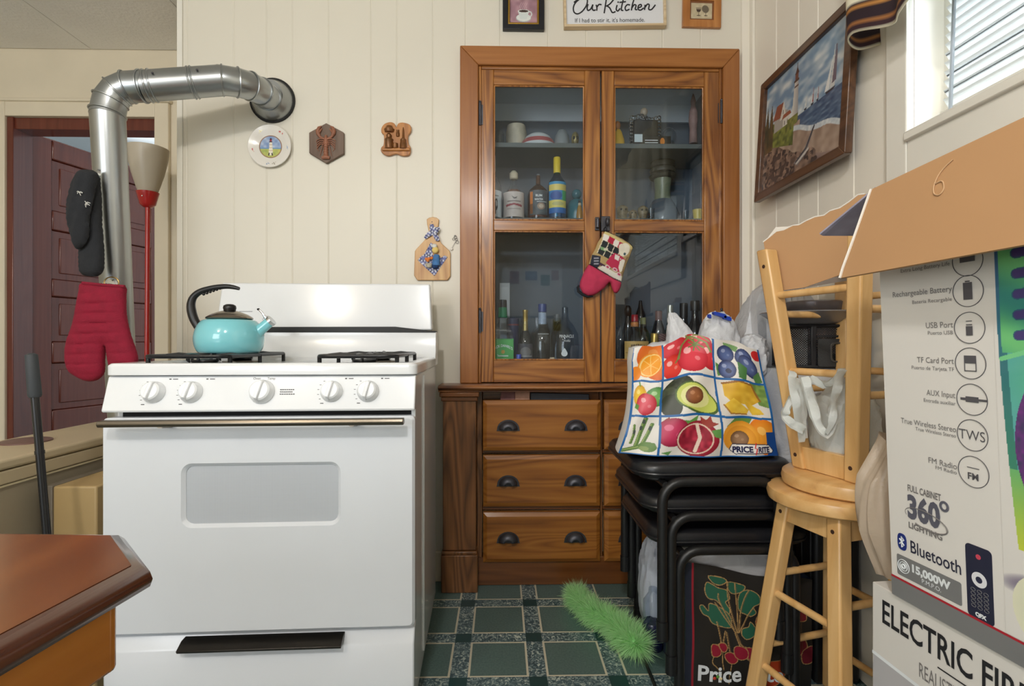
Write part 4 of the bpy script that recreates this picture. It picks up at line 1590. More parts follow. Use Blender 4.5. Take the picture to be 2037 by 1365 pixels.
bz = wp(1220, 62).z
x0, x1 = wp(1120, 30).x, wp(1321, 30).x
cw_ = x1 - x0
ch_ = .155
LTW = WOOD('pale_ash', (196, 168, 128), (214, 190, 152), (228, 208, 176), 'X', 50, .45, .1, 5, .25)
sg = pframe('kitchen_sign', 'white sign in pale wood frame reading Our Kitchen in script', 'sign', Vector(((x0 + x1) / 2, YW, bz + ch_ / 2 + .004)), cw_, ch_, .010, .030, LTW, R(-1.4))
G().box(-cw_ / 2 + .009, cw_ / 2 - .009, -.018, -.004, -ch_ / 2 + .009, ch_ / 2 - .009).obj('sign_panel', M('white_sign_board', (226, 228, 232), .5, var=.01), sg, local=True)
# script words drawn stroke by stroke (enlarged-view points, then onto the sign)
zs = lambda x, y: wp(980 + x / 3.917, y / 3.917)
SI = root_matrix(sg).inverted()


def stroke(pts, nm='lettering', r_=.0032):
    q = [SI @ zs(x, y) for x, y in pts]
    q = smooth_path([Vector((p.x, -.0188, p.z)) for p in q], 6)
    return G().tube(q, r_, 6, flat=.12, up=(0, 1, 0)).obj(nm, INKM, sg, local=True)


for pts in ([(715, 5), (680, 12), (640, 45), (624, 85), (632, 120), (660, 130), (695, 108), (725, 65), (732, 25), (715, 5), (665, 18), (628, 42)],
            [(738, 55), (730, 85), (738, 104), (758, 92), (775, 58)], [(775, 58), (770, 90), (782, 104), (796, 98)],
            [(800, 60), (806, 85), (804, 106)], [(806, 78), (822, 58), (842, 60)],
            [(880, 8), (872, 60), (862, 126)], [(955, -8), (910, 50), (876, 72)], [(882, 68), (905, 85), (925, 120), (950, 112)],
            [(962, 62), (955, 95), (968, 108), (985, 88)], [(1012, 10), (998, 70), (995, 100), (1010, 104)], [(980, 42), (1030, 36)],
            [(1062, 62), (1040, 60), (1024, 82), (1032, 104), (1058, 94)], [(1098, 0), (1080, 60), (1072, 104)], [(1076, 84), (1094, 60), (1108, 66), (1102, 94), (1118, 98)],
            [(1124, 84), (1148, 74), (1146, 58), (1128, 66), (1124, 92), (1142, 102), (1168, 84)],
            [(1178, 60), (1174, 100)], [(1178, 80), (1196, 56), (1210, 62), (1206, 94), (1228, 96), (1258, 60)]):
    stroke(pts)
G().ball(SI @ Vector((zs(970, 40).x, YW - .0188, zs(970, 40).z)), .0035, 10, 1, .15, 1).obj('lettering', INKM, sg, local=True)
p0, p1 = SI @ zs(634, 182), SI @ zs(1262, 158)
text("If I had to stir it, it's homemade.", .0245, lambda u, v: (p0.x + u, -.0188, -.0555 + v), INKM, sg, wx=.905, local=True)

bz = wp(1394, 58).z
x0, x1 = wp(1356, 30).x, wp(1432, 30).x
cw_, ch_ = x1 - x0, 2.397 - bz
OAK = WOOD('orange_oak', (150, 92, 44), (180, 118, 62), (200, 140, 80), 'Z', 50, .35, .3, 5, .25)
t = pframe('small_picture', 'small square oak framed sepia print of wine glasses above cabinet', 'picture', Vector(((x0 + x1) / 2, YW, bz + ch_ / 2)), cw_, ch_, .030, .016, OAK, R(1.0))
iw, ih = cw_ - .06, ch_ - .06
G().box(-iw / 2 - .001, iw / 2 + .001, -.008, -.001, -ih / 2 - .001, ih / 2 + .001).obj('mount', M('brown_mount', (132, 84, 50), .7), t, local=True)


def draw(A):
    A.put(np.ones(A.X.shape), (186, 172, 140), (214, 202, 172), A.nz(80))
    W, H = A.X.max(), A.Y.max()
    for k in (0, 1):
        cx = W * (.36 + .34 * k)
        A.poly([(cx - .012, H * .72), (cx + .012, H * .72), (cx + .006, H * .42), (cx - .006, H * .42)], (150, 138, 116))
        A.poly([(cx - .011, H * .60), (cx + .011, H * .60), (cx + .005, H * .42), (cx - .005, H * .42)], (70, 56, 46))
        A.rect(cx - .001, cx + .001, H * .2, H * .42, (80, 66, 54)).ell(cx, H * .2, .008, .002, (80, 66, 54))
    A.ell(W * .68, H * .62, .014, .016, (110, 100, 84), 30)


ppic(t, iw - .012, ih - .016, -.0086, draw)

# ------------------------------------------------------------------ lighthouse painting on the right wall
XF = 1.0
pp_ = [atX(1509, 400, .988), atX(1695, 309, .99)]
pt_ = [atX(1521, 167, 1.012), atX(1710, -9, 1.015)]
Y0_, Y1_ = pp_[0].y, (pp_[1].y + pt_[1].y) / 2
Zb, Zt = (pp_[0].z + pp_[1].z) / 2, (pt_[0].z + pt_[1].z) / 2
Lp, Hp = Y0_ - Y1_, Zt - Zb
# local frame: u along -Y, v up, d out of the wall; leaning out a little at the foot
ptg = thing('lighthouse_painting', 'large dark-framed painting of a rocky shore with lighthouse and sailboats', 'painting', (1.026, Y0_, Zt), (0, 0, 0))
tl = math.atan2(.027, Hp)


def pf_(u, v, d):
    return Vector((1.022 - .0 - d - (Hp - v) * math.sin(tl), Y0_ - u, Zb + v))


FRM = WOOD('walnut_frame', (58, 36, 24), (80, 52, 34), (104, 70, 46), 'Y', 50, .35, .35, 5, .25)
fw = .030
o_ = [(0, 0), (Lp, 0), (Lp, Hp), (0, Hp)]
for (a, b_, c_, d_) in (((0, 0), (Lp, 0), (Lp - fw, fw), (fw, fw)), ((Lp, 0), (Lp, Hp), (Lp - fw, Hp - fw), (Lp - fw, fw)), ((Lp, Hp), (0, Hp), (fw, Hp - fw), (Lp - fw, Hp - fw)), ((0, Hp), (0, 0), (fw, fw), (fw, Hp - fw))):
    G().prism([a, b_, c_, d_], lambda u, v: pf_(u, v, .026), lambda u, v: pf_(u, v, .002)).obj('frame_rail', FRM, ptg, bevel=.003)
W, H = Lp - 2 * fw, Hp - 2 * fw
nx, ny = 230, 190
A = artgrid(nx, ny, 1, 1, (170, 188, 200))
X, Y = A.X, A.Y
n1, n2 = A.nz(7, 0, 0, 14), A.nz(18, 5, 2, 30)
sky = .6 * n1 + .4 * n2
A.put(np.ones(X.shape), (112, 140, 166), (206, 210, 210), np.clip((sky - .3) * 1.9 + .15 * (1 - Y), 0, 1))
hor = .50
A.put((Y < hor) & (X > .30), (52, 70, 100), (120, 140, 158), A.nz(22, 1, 1, 60) * .8)
wv = .47 - .28 * (X - .35) + .02 * np.sin(X * 30)
sand = (Y < .40 - .36 * (X - .42)) | ((X < .5) & (Y < .46))
A.put(sand & (Y < hor), (140, 116, 100), (176, 154, 136), A.nz(24, 2, 7))
foam = np.abs(Y - (.40 - .36 * (X - .42) + .012 * np.sin(X * 17) + .01 * A.nz(12, 6))) < .022
A.put(foam & (X > .32), (176, 184, 190), (214, 216, 214), A.nz(40))
A.put((Y < .12 + .1 * np.sin(X * 5)) & (X > .55), (110, 92, 92), (150, 126, 114), A.nz(16, 4))
rk = (Y < .42 - .55 * X + .1 * A.nz(9, 3)) & (X < .72)
A.put(rk, (84, 66, 58), (166, 136, 116), A.nz(26, 8, 8, 34))
A.put(rk & (A.nz(34, 9, 1, 44) < .28), (58, 46, 44))
A.put((Y < .36 - .5 * X + .1 * A.nz(14)) & (A.nz(24, 11, 5, 30) < .35), (70, 54, 50))
gr = (Y > .42 - .35 * X) & (Y < .60 - .35 * X + .05 * A.nz(30)) & (X < .42)
A.put(gr, (70, 78, 40), (140, 146, 66), A.nz(34, 2, 3))
tr = (X < .13) & (Y > .35) & (Y < .80 - 1.1 * np.abs((X * 16) % 1 - .5) * .4)
A.put(tr, (58, 56, 36), (112, 84, 50), A.nz(40, 1, 2, 16))
A.poly([(.14, .50), (.34, .50), (.34, .62), (.24, .68), (.14, .62)], (164, 158, 150))
A.poly([(.12, .62), (.17, .74), (.27, .73), (.24, .60)], (140, 78, 58)).poly([(.22, .58), (.265, .74), (.31, .58)], (206, 200, 190))
A.poly([(.25, .575), (.38, .575), (.36, .61), (.27, .61)], (150, 84, 62))
A.rect(.27, .36, .50, .575, (206, 200, 190)).rect(.285, .295, .51, .55, (90, 84, 84)).rect(.325, .335, .51, .55, (90, 84, 84)).rect(.258, .268, .62, .66, (90, 84, 84))
A.poly([(.385, .50), (.47, .50), (.452, .82), (.405, .82)], (214, 208, 196), (150, 146, 146), (X - .39) / .08)
A.rect(.395, .462, .82, .838, (78, 58, 52)).rect(.402, .455, .77, .785, (96, 70, 62)).rect(.41, .448, .838, .885, (110, 70, 60)).poly([(.402, .885), (.456, .885), (.43, .95)], (74, 48, 44)).rect(.427, .433, .94, .98, (60, 44, 42))
A.put((X > .33) & (X < .47) & (Y < .53) & (Y > .42 + .05 * A.nz(30)), (96, 100, 52), (140, 136, 70), A.nz(40))
for bx, s_ in ((.83, 1.0), (.56, .30), (.64, .30), (.70, .22)):
    col = (196, 196, 192) if s_ > .5 or bx < .6 else (150, 70, 62)
    A.poly([(bx, .52), (bx + .035 * s_, .55 + .30 * s_), (bx + .05 * s_, .52)], col).poly([(bx - .01 * s_, .52), (bx - .055 * s_, .52), (bx + .025 * s_, .52 + .26 * s_)], (214, 214, 210))
    A.poly([(bx - .05 * s_, .515), (bx + .06 * s_, .515), (bx + .045 * s_, .50), (bx - .035 * s_, .50)], (52, 48, 52))
A.poly([(.85, .55), (.878, .84), (.89, .84), (.895, .56)], (104, 92, 104))
A.poly([(.45, .10), (.57, .16), (.66, .30), (.69, .33), (.66, .25), (.60, .12), (.50, .06)], (128, 120, 118)).line([(.48, .10), (.60, .17), (.68, .31)], .018, (70, 66, 72)).line([(.49, .085), (.62, .15)], .02, (190, 184, 176))
g = G().sheet(nx, ny, lambda u, v: pf_(fw + u * W, fw + v * H, .012))
g.col = A.lin()
g.obj('canvas', PRINT('painted_canvas', .38, .15), ptg)
G().box(1.0, 1.02, Y0_ - Lp + fw, Y0_ - fw, Zb + Hp * .4, Zb + Hp * .45).obj('backing_bar', FRM, ptg)

# ------------------------------------------------------------------ what stands in the china cabinet
CLEAR = GLASS('clear_bottle_glass', (.88, .92, .93), 1.7, .03)
BLUEG = GLASS('bluish_bottle_glass', (.72, .80, .88), 1.7, .03)


def px_(x, Y):
    return atY(x, 400, Y).x


def hz_(y, Y):
    return atY(1100, y, Y).z


def bottle(name, label, cat, l, r, Y, z0, prof, mat, group=None, caps=(), bands=(), n=28):
    """prof, caps and bands use photo rows (y) for height and half-widths in photo pixels"""
    cx = px_((l + r) / 2, Y)
    k = Y / F
    t = thing(name, label, cat, (cx, Y, z0), group=group)
    h = lambda y: (hz_(y, Y) - z0) if y is not None else 0.0
    pr = [(max(a * k, 1e-6), h(y)) for a, y in prof]
    o = G().lathe([(0, pr[0][1])] + pr, (0, 0, 0), n).obj('glass_body' if mat in (CLEAR, BLUEG) else 'body', mat, t, local=True, smooth=40)
    for nm, m, pf in caps:
        q = [(max(a * k, 1e-6), h(y)) for a, y in pf]
        G().lathe(([(0, q[0][1])] if q[0][0] > 1e-5 else []) + q + ([(0, q[-1][1])] if q[-1][0] > 1e-5 else []), (0, 0, 0), 20).obj(nm, m, t, local=True, smooth=40)
    for nm, rad, ya, yb, span, draw in bands:
        za, zb_ = h(ya), h(yb)
        rr_ = rad * k
        nx = 60
        ny = max(10, int(nx * (zb_ - za) / (rr_ * span)))
        W_ = rr_ * span
        A = artgrid(nx, ny, 1, 1, (255, 255, 255))
        draw(A)
        g = G().sheet(nx, ny, lambda u, v: (rr_ * math.sin((u - .5) * span), -rr_ * math.cos((u - .5) * span), za + (zb_ - za) * v))
        g.col = A.lin()
        g.obj(nm, PRINT('paper_label', .5), t, local=True)
    return t, cx, k


def btext(t, body, size, rad, y, Y, z0, mat, wx=1.0, bold=0.0, arch=0.0, shear=0.0):
    rr_ = rad * Y / F + .0008
    h0 = hz_(y, Y) - z0
    W_ = len(body) * size * .58 * wx

    def fn(u, v):
        a = (u - 0) / rr_
        return Vector((rr_ * math.sin(a), -rr_ * math.cos(a), h0 + v - arch * (u / (W_ / 2)) ** 2))
    text(body, size, fn, mat, t, wx=wx, bold=bold, align='CENTER', local=True, shear=shear)


flat = lambda col: (lambda A: A.put(np.ones(A.X.shape), col, tuple(max(0, q - 14) for q in col), A.nz(9)))
AMB = GLASS('amber_glass', (.62, .30, .12), 1.7, .03)
WHISK = M('amber_spirit', (120, 66, 36), .12, coat=.5)
CORK = M('cork', (206, 192, 164), .7, var=.1)
GREYC = M('grey_stopper', (120, 126, 130), .4)
YEL = M('yellow_capsule', (236, 206, 50), .3)
NAVY = M('navy_cap', (36, 62, 128), .35)
WHT = M('white_capsule', (206, 220, 226), .3)
INKW = M('white_ink', (226, 230, 232), .6)
INKR = M('red_ink', (160, 50, 56), .6)
INKB = M('brown_ink', (74, 48, 34), .6)

# middle shelf, left door
Y2 = 2.27
t, cx, k = bottle('liquor_bottle', 'white-labelled bottle at far left of the middle cabinet shelf', 'bottle', 955, 999, Y2, SH2, [(20, None), (21, 436), (21, 372), (17, 362), (8, 350), (7, 312), (6, 309)], BLUEG, 'bottles on the middle cabinet shelf',
                  [('capsule', WHT, [(9, 342), (9, 312), (8, 309)])],
                  [('paper_label', 21.4, 436, 384, 2.6, lambda A: A.put(np.ones(A.X.shape), (214, 222, 228)).ell(.70, .47, .06, .22, (40, 46, 54)).ell(.70, .50, .035, .12, (200, 206, 212)).rect(.66, .69, .1, .35, (60, 64, 70)).rect(.60, .80, .78, .80, (120, 126, 130)))])


def wl(A):
    A.put(np.ones(A.X.shape), (190, 178, 172), (206, 196, 188), A.nz(6))
    A.poly([(.40, .84), (.52, .76), (.62, .80), (.58, .72), (.50, .70)], (50, 46, 50))
    A.poly([(.2, .40), (.5, .46), (.8, .40), (.82, .48), (.5, .54), (.18, .48)], (150, 60, 70))
    for q in (.60, .62, .30, .22, .12):
        A.rect(.25, .75, q, q + .015, (120, 104, 100))


t, cx, k = bottle('liquor_bottle', 'amber whiskey bottle with cream eagle label and cork stopper', 'bottle', 1001, 1043, Y2, SH2, [(20, None), (21, 436), (21, 400), (19, 388), (13, 378), (6.5, 370), (6, 350), (8, 348), (8, 341)], CLEAR, 'bottles on the middle cabinet shelf',
                  [('spirit', WHISK, [(19.5, 435), (20, 400), (18, 389), (12.5, 380), (0, 379)]), ('cork_stopper', CORK, [(6.5, 358), (8.5, 356), (8.5, 346), (6, 343), (4, 341)])],
                  [('paper_label', 21.4, 436, 387, 2.6, wl)])
rl = lambda A: A.put(np.ones(A.X.shape), (52, 60, 68), (80, 92, 100), A.nz(7)).rect(.02, .2, .45, .95, (206, 120, 50)).rect(.02, .2, .05, .45, (130, 80, 40)).ell(.62, .35, .2, .14, (150, 126, 110)).ell(.62, .35, .12, .08, (196, 180, 160)).rect(.4, .9, .52, .54, (190, 196, 200))
t, cx, k = bottle('liquor_bottle', 'wide amber bottle with dark blue label and grey stopper', 'bottle', 1049, 1092, Y2, SH2, [(20, None), (21, 436), (21, 392), (18, 380), (10, 372), (4.5, 368), (4, 350)], AMB, 'bottles on the middle cabinet shelf',
                  [('stopper', GREYC, [(4, 366), (4, 352), (3, 347)]), ('spirit', WHISK, [(19, 435), (19.5, 394), (17, 384), (0, 383)])],
                  [('paper_label', 21.6, 432, 384, 1.9, rl)])
btext(t, 'RUM', .014, 21.8, 397, Y2, SH2, INKW, 1.0, .0004)
btext(t, 'WATER', .011, 21.8, 404, Y2, SH2, INKW, 1.0, .0003)


def bl_(A):
    A.put(np.ones(A.X.shape), (24, 100, 176), (50, 150, 200), A.Y)
    A.rect(-1, 2, .72, .92, (226, 206, 110)).ell(.4, .56, .3, .14, (36, 84, 160)).rect(-1, 2, .18, .42, (222, 210, 110)).ell(.5, .30, .3, .06, (190, 186, 120))
    A.put((A.X > .72) & (A.Y > .4) & (A.Y < .72), (60, 170, 100))


t, cx, k = bottle('liquor_bottle', 'bright blue bottle with yellow cap and yellow-blue label', 'bottle', 1089, 1127, Y2, SH2, [(17, None), (18, 436), (18.5, 376), (17, 364), (9, 352), (6.5, 347), (6, 330)], GLASS('blue_bottle_glass', (.06, .50, .66), 1.7, .03), 'bottles on the middle cabinet shelf',
                  [('yellow_cap', YEL, [(7.2, 345), (7.2, 316), (6.4, 313.5)]), ('liqueur', M('blue_liqueur', (18, 120, 156), .15, coat=.4), [(16.5, 435), (17, 378), (15.5, 366), (0, 360)])],
                  [('paper_label', 18.9, 428, 366, 2.2, bl_)])
TEAL = M('teal_glaze', (44, 110, 124), .25)
g = thing('teal_bottle', 'squat teal bottle with round stopper on the middle cabinet shelf', 'bottle', (px_(1147, 2.31), 2.31, SH2))
k = 2.31 / F
G().lathe([(0, 0), (18 * k, 0), (20 * k, 12 * k), (19.5 * k, 36 * k), (14 * k, 46 * k), (8 * k, 50 * k)], (0, 0, 0), 28).obj('body', TEAL, g, local=True, smooth=50)
G().ball((0, 0, 60 * k), 10 * k, 18).obj('stopper', TEAL, g, local=True)
bottle('miniature_bottle', 'tiny cream-necked miniature bottle in front of teal bottle', 'bottle', 1146, 1160, 2.22, SH2, [(6.5, None), (6.5, 424), (5, 416), (3, 408)], M('gold_spirit', (170, 126, 60), .2, coat=.4), None, [('neck_cap', CORK, [(3.4, 412), (3, 404)]), ('dark_tip', BLACK, [(3, 404), (2.6, 399)])])

# middle shelf, right door
SKULL = M('mottled_ceramic', (120, 108, 84), .4, var=.4, scale=60)
for i, (l, r, top, lab) in enumerate(((1226, 1250, 403, 'skull-shaped mug at left end of right middle shelf'), (1250, 1268, 412, 'small dark ribbed cup beside the skull-shaped mug'), (1268, 1290, 404, 'brown domed ceramic figurine in the middle of shelf row'))):
    Y = 2.26
    t = thing('ceramic_figurine', lab, 'figurine', (px_((l + r) / 2, Y), Y, SH2), group='small ceramics on the right middle shelf')
    k = Y / F
    hh_ = (436 - top) * k
    w_ = (r - l) / 2 * k
    G().lathe([(0, 0), (w_ * .7, 0), (w_ * .75, hh_ * .4), (w_ * .95, hh_ * .6), (w_ * .9, hh_ * .85), (w_ * .4, hh_), (0, hh_)], (0, 0, 0), 22).obj('body', SKULL, t, local=True, smooth=50)
    G().tube([(w_ * .8, 0, hh_ * .2), (w_ * 1.35, 0, hh_ * .35), (w_ * .9, 0, hh_ * .65)], w_ * .14, 8).obj('handle', SKULL, t, local=True)
    for s in (-1, 1):
        G().ball((s * w_ * .38, -w_ * .82, hh_ * .70), w_ * .2, 10).obj('eye', BLACK, t, local=True)
for l, r, top, lab in ((1288, 1302, 414, 'small clear shot glass beside the brown ceramic figurine'), (1356, 1372, 418, 'clear shot glass left of the yellow shot glass')):
    bottle('shot_glass', lab, 'glass', l, r, 2.24, SH2, [(6, None), (7.5, top), (6.8, top), (5.6, 434)], CLEAR, 'clear shot glasses on the right middle shelf')
bottle('shot_glass', 'yellow shot glass at right end of the middle cabinet shelf', 'glass', 1378, 1398, 2.24, SH2, [(8, None), (10, 416), (9.2, 416), (7, 434)], M('yellow_glazed', (196, 176, 60), .3))
Y = 2.36  # solid form built for a dark shape that reads as a reflection
t = thing('tall_dark_form', 'tall dark form with pale green middle behind right upper pane', 'figurine', (px_(1318, Y), Y, SH2))
k = Y / F
DKS = M('dark_mottled', (58, 56, 46), .5, var=.35, scale=40, bump=.5, bscale=60)
G().lathe([(0, 0), (30 * k, 0), (32 * k, 26 * k), (24 * k, 44 * k), (18 * k, 54 * k), (0, 56 * k)], (0, 0, 0), 28).obj('base', M('grey_blue_glaze', (96, 104, 112), .25, coat=.4), t, local=True, smooth=50)
G().lathe([(16 * k, 50 * k), (15 * k, 75 * k), (17 * k, 98 * k), (0, 99 * k)], (0, 0, 0), 24).obj('neck', M('pale_green_glaze', (120, 128, 104), .35), t, local=True, smooth=50)
g = G()
for i in range(5):
    g.lathe([(0, (94 + i * 11) * k), (24 * k, (97 + i * 11) * k), (27 * k - i * k * 1.6, (102 + i * 11) * k), (22 * k, (107 + i * 11) * k), (0, (108 + i * 11) * k)], (0, 0, 0), 22)
g.obj('stacked_head', DKS, t, local=True, smooth=50)

# top shelf
def fit(t, ytop, Y, now):
    t.scale = (1, 1, (hz_(ytop, Y) - SH1) / now)


Y1s = 2.27
bottle('tumbler', 'clear etched tumbler at left end of the top cabinet shelf', 'glass', 983, 1005, Y1s, SH1, [(9, None), (10.5, 264), (9.6, 264), (8.4, 281)], CLEAR)
t = thing('stone_bowl', 'mottled cream stone cup on the top cabinet shelf', 'bowl', (px_(1027, 2.33), 2.33, SH1))
k = 2.33 / F
G().lathe([(0, 0), (14 * k, 0), (20 * k, 10 * k), (21 * k, 24 * k), (18 * k, 33 * k), (16 * k, 33 * k), (0, 30 * k)], (0, 0, 0), 28).obj('bowl', M('mottled_stone', (186, 178, 158), .5, var=.22, scale=30), t, local=True, smooth=50)
fit(t, 252, 2.33, 33 * k)
t = thing('dinner_plate', 'white plate with red rim upturned on the top cabinet shelf', 'plate', (px_(1070, 2.30), 2.30, SH1))
k = 2.3 / F
G().lathe([(38 * k, 0), (40 * k, 1.5 * k), (26 * k, 12 * k), (16 * k, 15 * k), (0, 15.5 * k)], (0, 0, 0), 48).obj('plate', M('white_glaze', (206, 214, 218), .2), t, local=True, smooth=50)
G().lathe([(35.5 * k, 4.8 * k), (35.9 * k, 5.2 * k), (31 * k, 9.0 * k), (30.6 * k, 8.4 * k)], (0, 0, 0), 48).obj('red_rim', M('red_glaze', (172, 90, 92), .3), t, local=True, smooth=50)
fit(t, 268, 2.30, 15.5 * k)
t = thing('frosted_dome', 'grey frosted glass dome on the top cabinet shelf', 'dome', (px_(1118, Y1s), Y1s, SH1))
k = Y1s / F
G().lathe([(15 * k, 0), (15.5 * k, 8 * k), (13 * k, 19 * k), (7 * k, 26 * k), (0, 28 * k)], (0, 0, 0), 28).obj('dome', M('frosted_grey', (132, 140, 144), .35), t, local=True, smooth=50)
fit(t, 257, Y1s, 28 * k)
t = thing('skull_ornament', 'small gold and white skull ornament beside frosted dome', 'ornament', (px_(1144, Y1s), Y1s, SH1))
GOS = M('tarnished_gold', (150, 138, 96), .35, .4, var=.3, scale=60)
G().ball((0, 0, 13 * k), 9 * k, 18, .85, 1, 1).obj('skull', GOS, t, local=True)
G().box(-5 * k, 5 * k, -5 * k, 4 * k, 0, 6 * k).obj('jaw', GOS, t, local=True, bevel=.002)
for s in (-1, 1):
    G().ball((s * 3.2 * k, -7.6 * k, 13 * k), 2.2 * k, 10).obj('eye', BLACK, t, local=True)
fit(t, 262, Y1s, 22 * k)
t = thing('duck_figurine', 'yellow duck-like figurine at left of the right top shelf', 'figurine', (px_(1230, Y1s), Y1s, SH1))
YG_ = M('yellow_glaze', (222, 178, 50), .3, var=.15)
G().lathe([(0, 0), (13 * k, 0), (12 * k, 14 * k), (7 * k, 26 * k), (4 * k, 30 * k), (0, 31 * k)], (0, 0, 0), 22).obj('body', YG_, t, local=True, smooth=60)
G().ball((-2 * k, 0, 36 * k), 6.5 * k, 16).obj('head', M('ochre_glaze', (170, 106, 50), .35), t, local=True)
G().lathe([(12 * k, 0), (14.5 * k, 0), (13 * k, 6 * k), (11 * k, 6 * k)], (0, 0, 0), 22).obj('white_base', CHINA, t, local=True)
fit(t, 240, Y1s, 42.5 * k)
t = thing('ornate_decanter', 'black square decanter with silver scrollwork and pale ball stopper', 'decanter', (px_(1281, 2.29), 2.29, SH1))
k = 2.29 / F
BGL = M('black_glass', (14, 15, 22), .08, coat=.5)
G().box(-25 * k, 25 * k, -14 * k, 14 * k, 0, 52 * k).obj('body', BGL, t, local=True, bevel=.006)
g = G()
random.seed(3)
for s in (-1, 1):
    for j in range(9):
        z = (8 + 6 * j) * k
        c = Vector((s * 27 * k, -8 * k, z))
        g.tube([c + Vector((math.cos(a) * 4.2 * k, -1.5 * k * math.sin(2 * a), math.sin(a) * 3.6 * k)) for a in [2 * math.pi * q / 10 for q in range(10)]], 1.1 * k, 6, closed=True)
for j in range(7):
    c = Vector(((-21 + 7 * j) * k, -9 * k, (55 + 3 * math.sin(j)) * k))
    g.tube([c + Vector((math.cos(a) * 4.2 * k, -1.5 * k * math.sin(2 * a), math.sin(a) * 4 * k)) for a in [2 * math.pi * q / 10 for q in range(10)]], 1.1 * k, 6, closed=True)
g.obj('silver_scrollwork', CHROME, t, local=True)
G().lathe([(10 * k, 52 * k), (8 * k, 60 * k), (4 * k, 63 * k), (0, 64 * k)], (0, 0, 0), 20).obj('neck', CHROME, t, local=True)
G().ball((0, 0, 69 * k), 7.5 * k, 16).obj('stopper', M('pale_bone', (176, 160, 140), .4), t, local=True)
fit(t, 213, 2.29, 76.5 * k)
t = thing('gift_card_box', 'flat black box with white and orange labels before the decanter', 'box', (px_(1296, 2.235), 2.235, SH1))
k = 2.235 / F
G().box(-38 * k, 38 * k, -3 * k, 3 * k, 0, 14 * k).obj('box', M('black_card', (16, 16, 18), .4), t, local=True, bevel=.001)
G().box(-35 * k, -19 * k, -3.4 * k, -3 * k, 6 * k, 16 * k).obj('white_label', WHT, t, local=True)
G().cyl((21 * k, -3 * k, 7 * k), (21 * k, -3.4 * k, 7 * k), 4.6 * k, n=20).obj('orange_seal', M('orange_seal', (216, 130, 40), .4), t, local=True)
for q in (8, 5, 2.5):
    G().box(-14 * k, 12 * k, -3.3 * k, -3 * k, q * k, (q + 1) * k).obj('print_line', INKW, t, local=True)
fit(t, 270, 2.235, 14 * k)
t = thing('glass_skull', 'clear glass skull beside the black decanter', 'ornament', (px_(1330, Y1s), Y1s, SH1))
k = Y1s / F
G().ball((0, 0, 19 * k), 15 * k, 20, 1, 1, .9).obj('skull', CLEAR, t, local=True)
G().lathe([(0, 0), (9 * k, 0), (10 * k, 8 * k), (6 * k, 12 * k)], (2 * k, -3 * k, 0), 16).obj('jaw', CLEAR, t, local=True)
fit(t, 252, Y1s, 32.5 * k)
t = thing('statuette', 'tall narrow pinkish statuette on clear base at cabinet right', 'statuette', (px_(1379, 2.30), 2.30, SH1))
k = 2.3 / F
G().lathe([(0, 0), (15 * k, 0), (14 * k, 8 * k), (8 * k, 18 * k), (0, 20 * k)], (0, 0, 0), 20).obj('base', CLEAR, t, local=True)
G().lathe([(8 * k, 16 * k), (7 * k, 40 * k), (9 * k, 55 * k), (8 * k, 70 * k), (4 * k, 80 * k), (5 * k, 88 * k), (2 * k, 98 * k), (0, 102 * k)], (0, 0, 0), 18).obj('figure', M('faded_pink', (150, 120, 116), .6, var=.25, scale=30), t, local=True, smooth=60)

fit(t, 182, 2.30, 102 * k)
# bottom of the cabinet, left door
grp = 'bottles in the bottom of the cabinet'
Y0 = 2.25
GRL = M('green_capsule', (20, 130, 84), .4)


def jd(A):
    A.put(np.ones(A.X.shape), (60, 160, 74), (76, 174, 84), A.nz(5))
    A.ell(.5, .62, .09, .05, (190, 150, 60)).rect(.25, .75, .5, .512, (220, 232, 220)).rect(.05, .95, .97, .985, (30, 110, 56))


cx0 = px_(1000, Y0)
k = Y0 / F
t = thing('liquor_bottle', 'square bottle with green label and green neck band, leftmost below', 'bottle', (cx0, Y0, SH0), group=grp)
hJ = lambda y: hz_(y, Y0) - SH0
G().lathe([(0, 0), (30 * k, 0), (30 * k, hJ(668)), (26 * k, hJ(656)), (12 * k, hJ(642)), (9 * k, hJ(632)), (8.5 * k, hJ(600))], (0, 0, 0), 4, a0=math.pi / 4 + .0).obj('glass_body', BLUEG, t, local=True, smooth=20, bevel=.006)
G().lathe([(0, hJ(632)), (9.4 * k, hJ(632)), (8.6 * k, hJ(612)), (0, hJ(612))], (0, 0, 0), 20).obj('neck_band', GRL, t, local=True)
G().lathe([(0, hJ(612)), (8.4 * k, hJ(612)), (8.2 * k, hJ(600)), (7.6 * k, hJ(597)), (0, hJ(597))], (0, 0, 0), 20).obj('cap', BLACK, t, local=True)
A = artgrid(50, 60, 1, 1, (60, 160, 74))
jd(A)
yl = -21.6 * k
g = G().sheet(50, 60, lambda u, v: (-20 * k + 41 * k * u, yl, .004 + (hJ(674) - .004) * v))
g.col = A.lin()
g.obj('green_label', PRINT('paper_label', .5), t, local=True)
text('JACK DANIEL\'S', .0155, lambda u, v: (u + .001, yl - .0006, hJ(690) + v - 9 * (u - .0) ** 2), INKW, t, wx=.78, bold=.0003, align='CENTER', local=True)
text('Tennessee', .013, lambda u, v: (u, yl - .0006, hJ(709) + v), INKW, t, wx=.85, align='CENTER', local=True)
text('APPLE', .010, lambda u, v: (u, yl - .0006, hJ(716) + v), INKW, t, wx=1, align='CENTER', local=True)
GLD = M('gold_foil', (186, 156, 84), .3, .7, var=.2, scale=40)
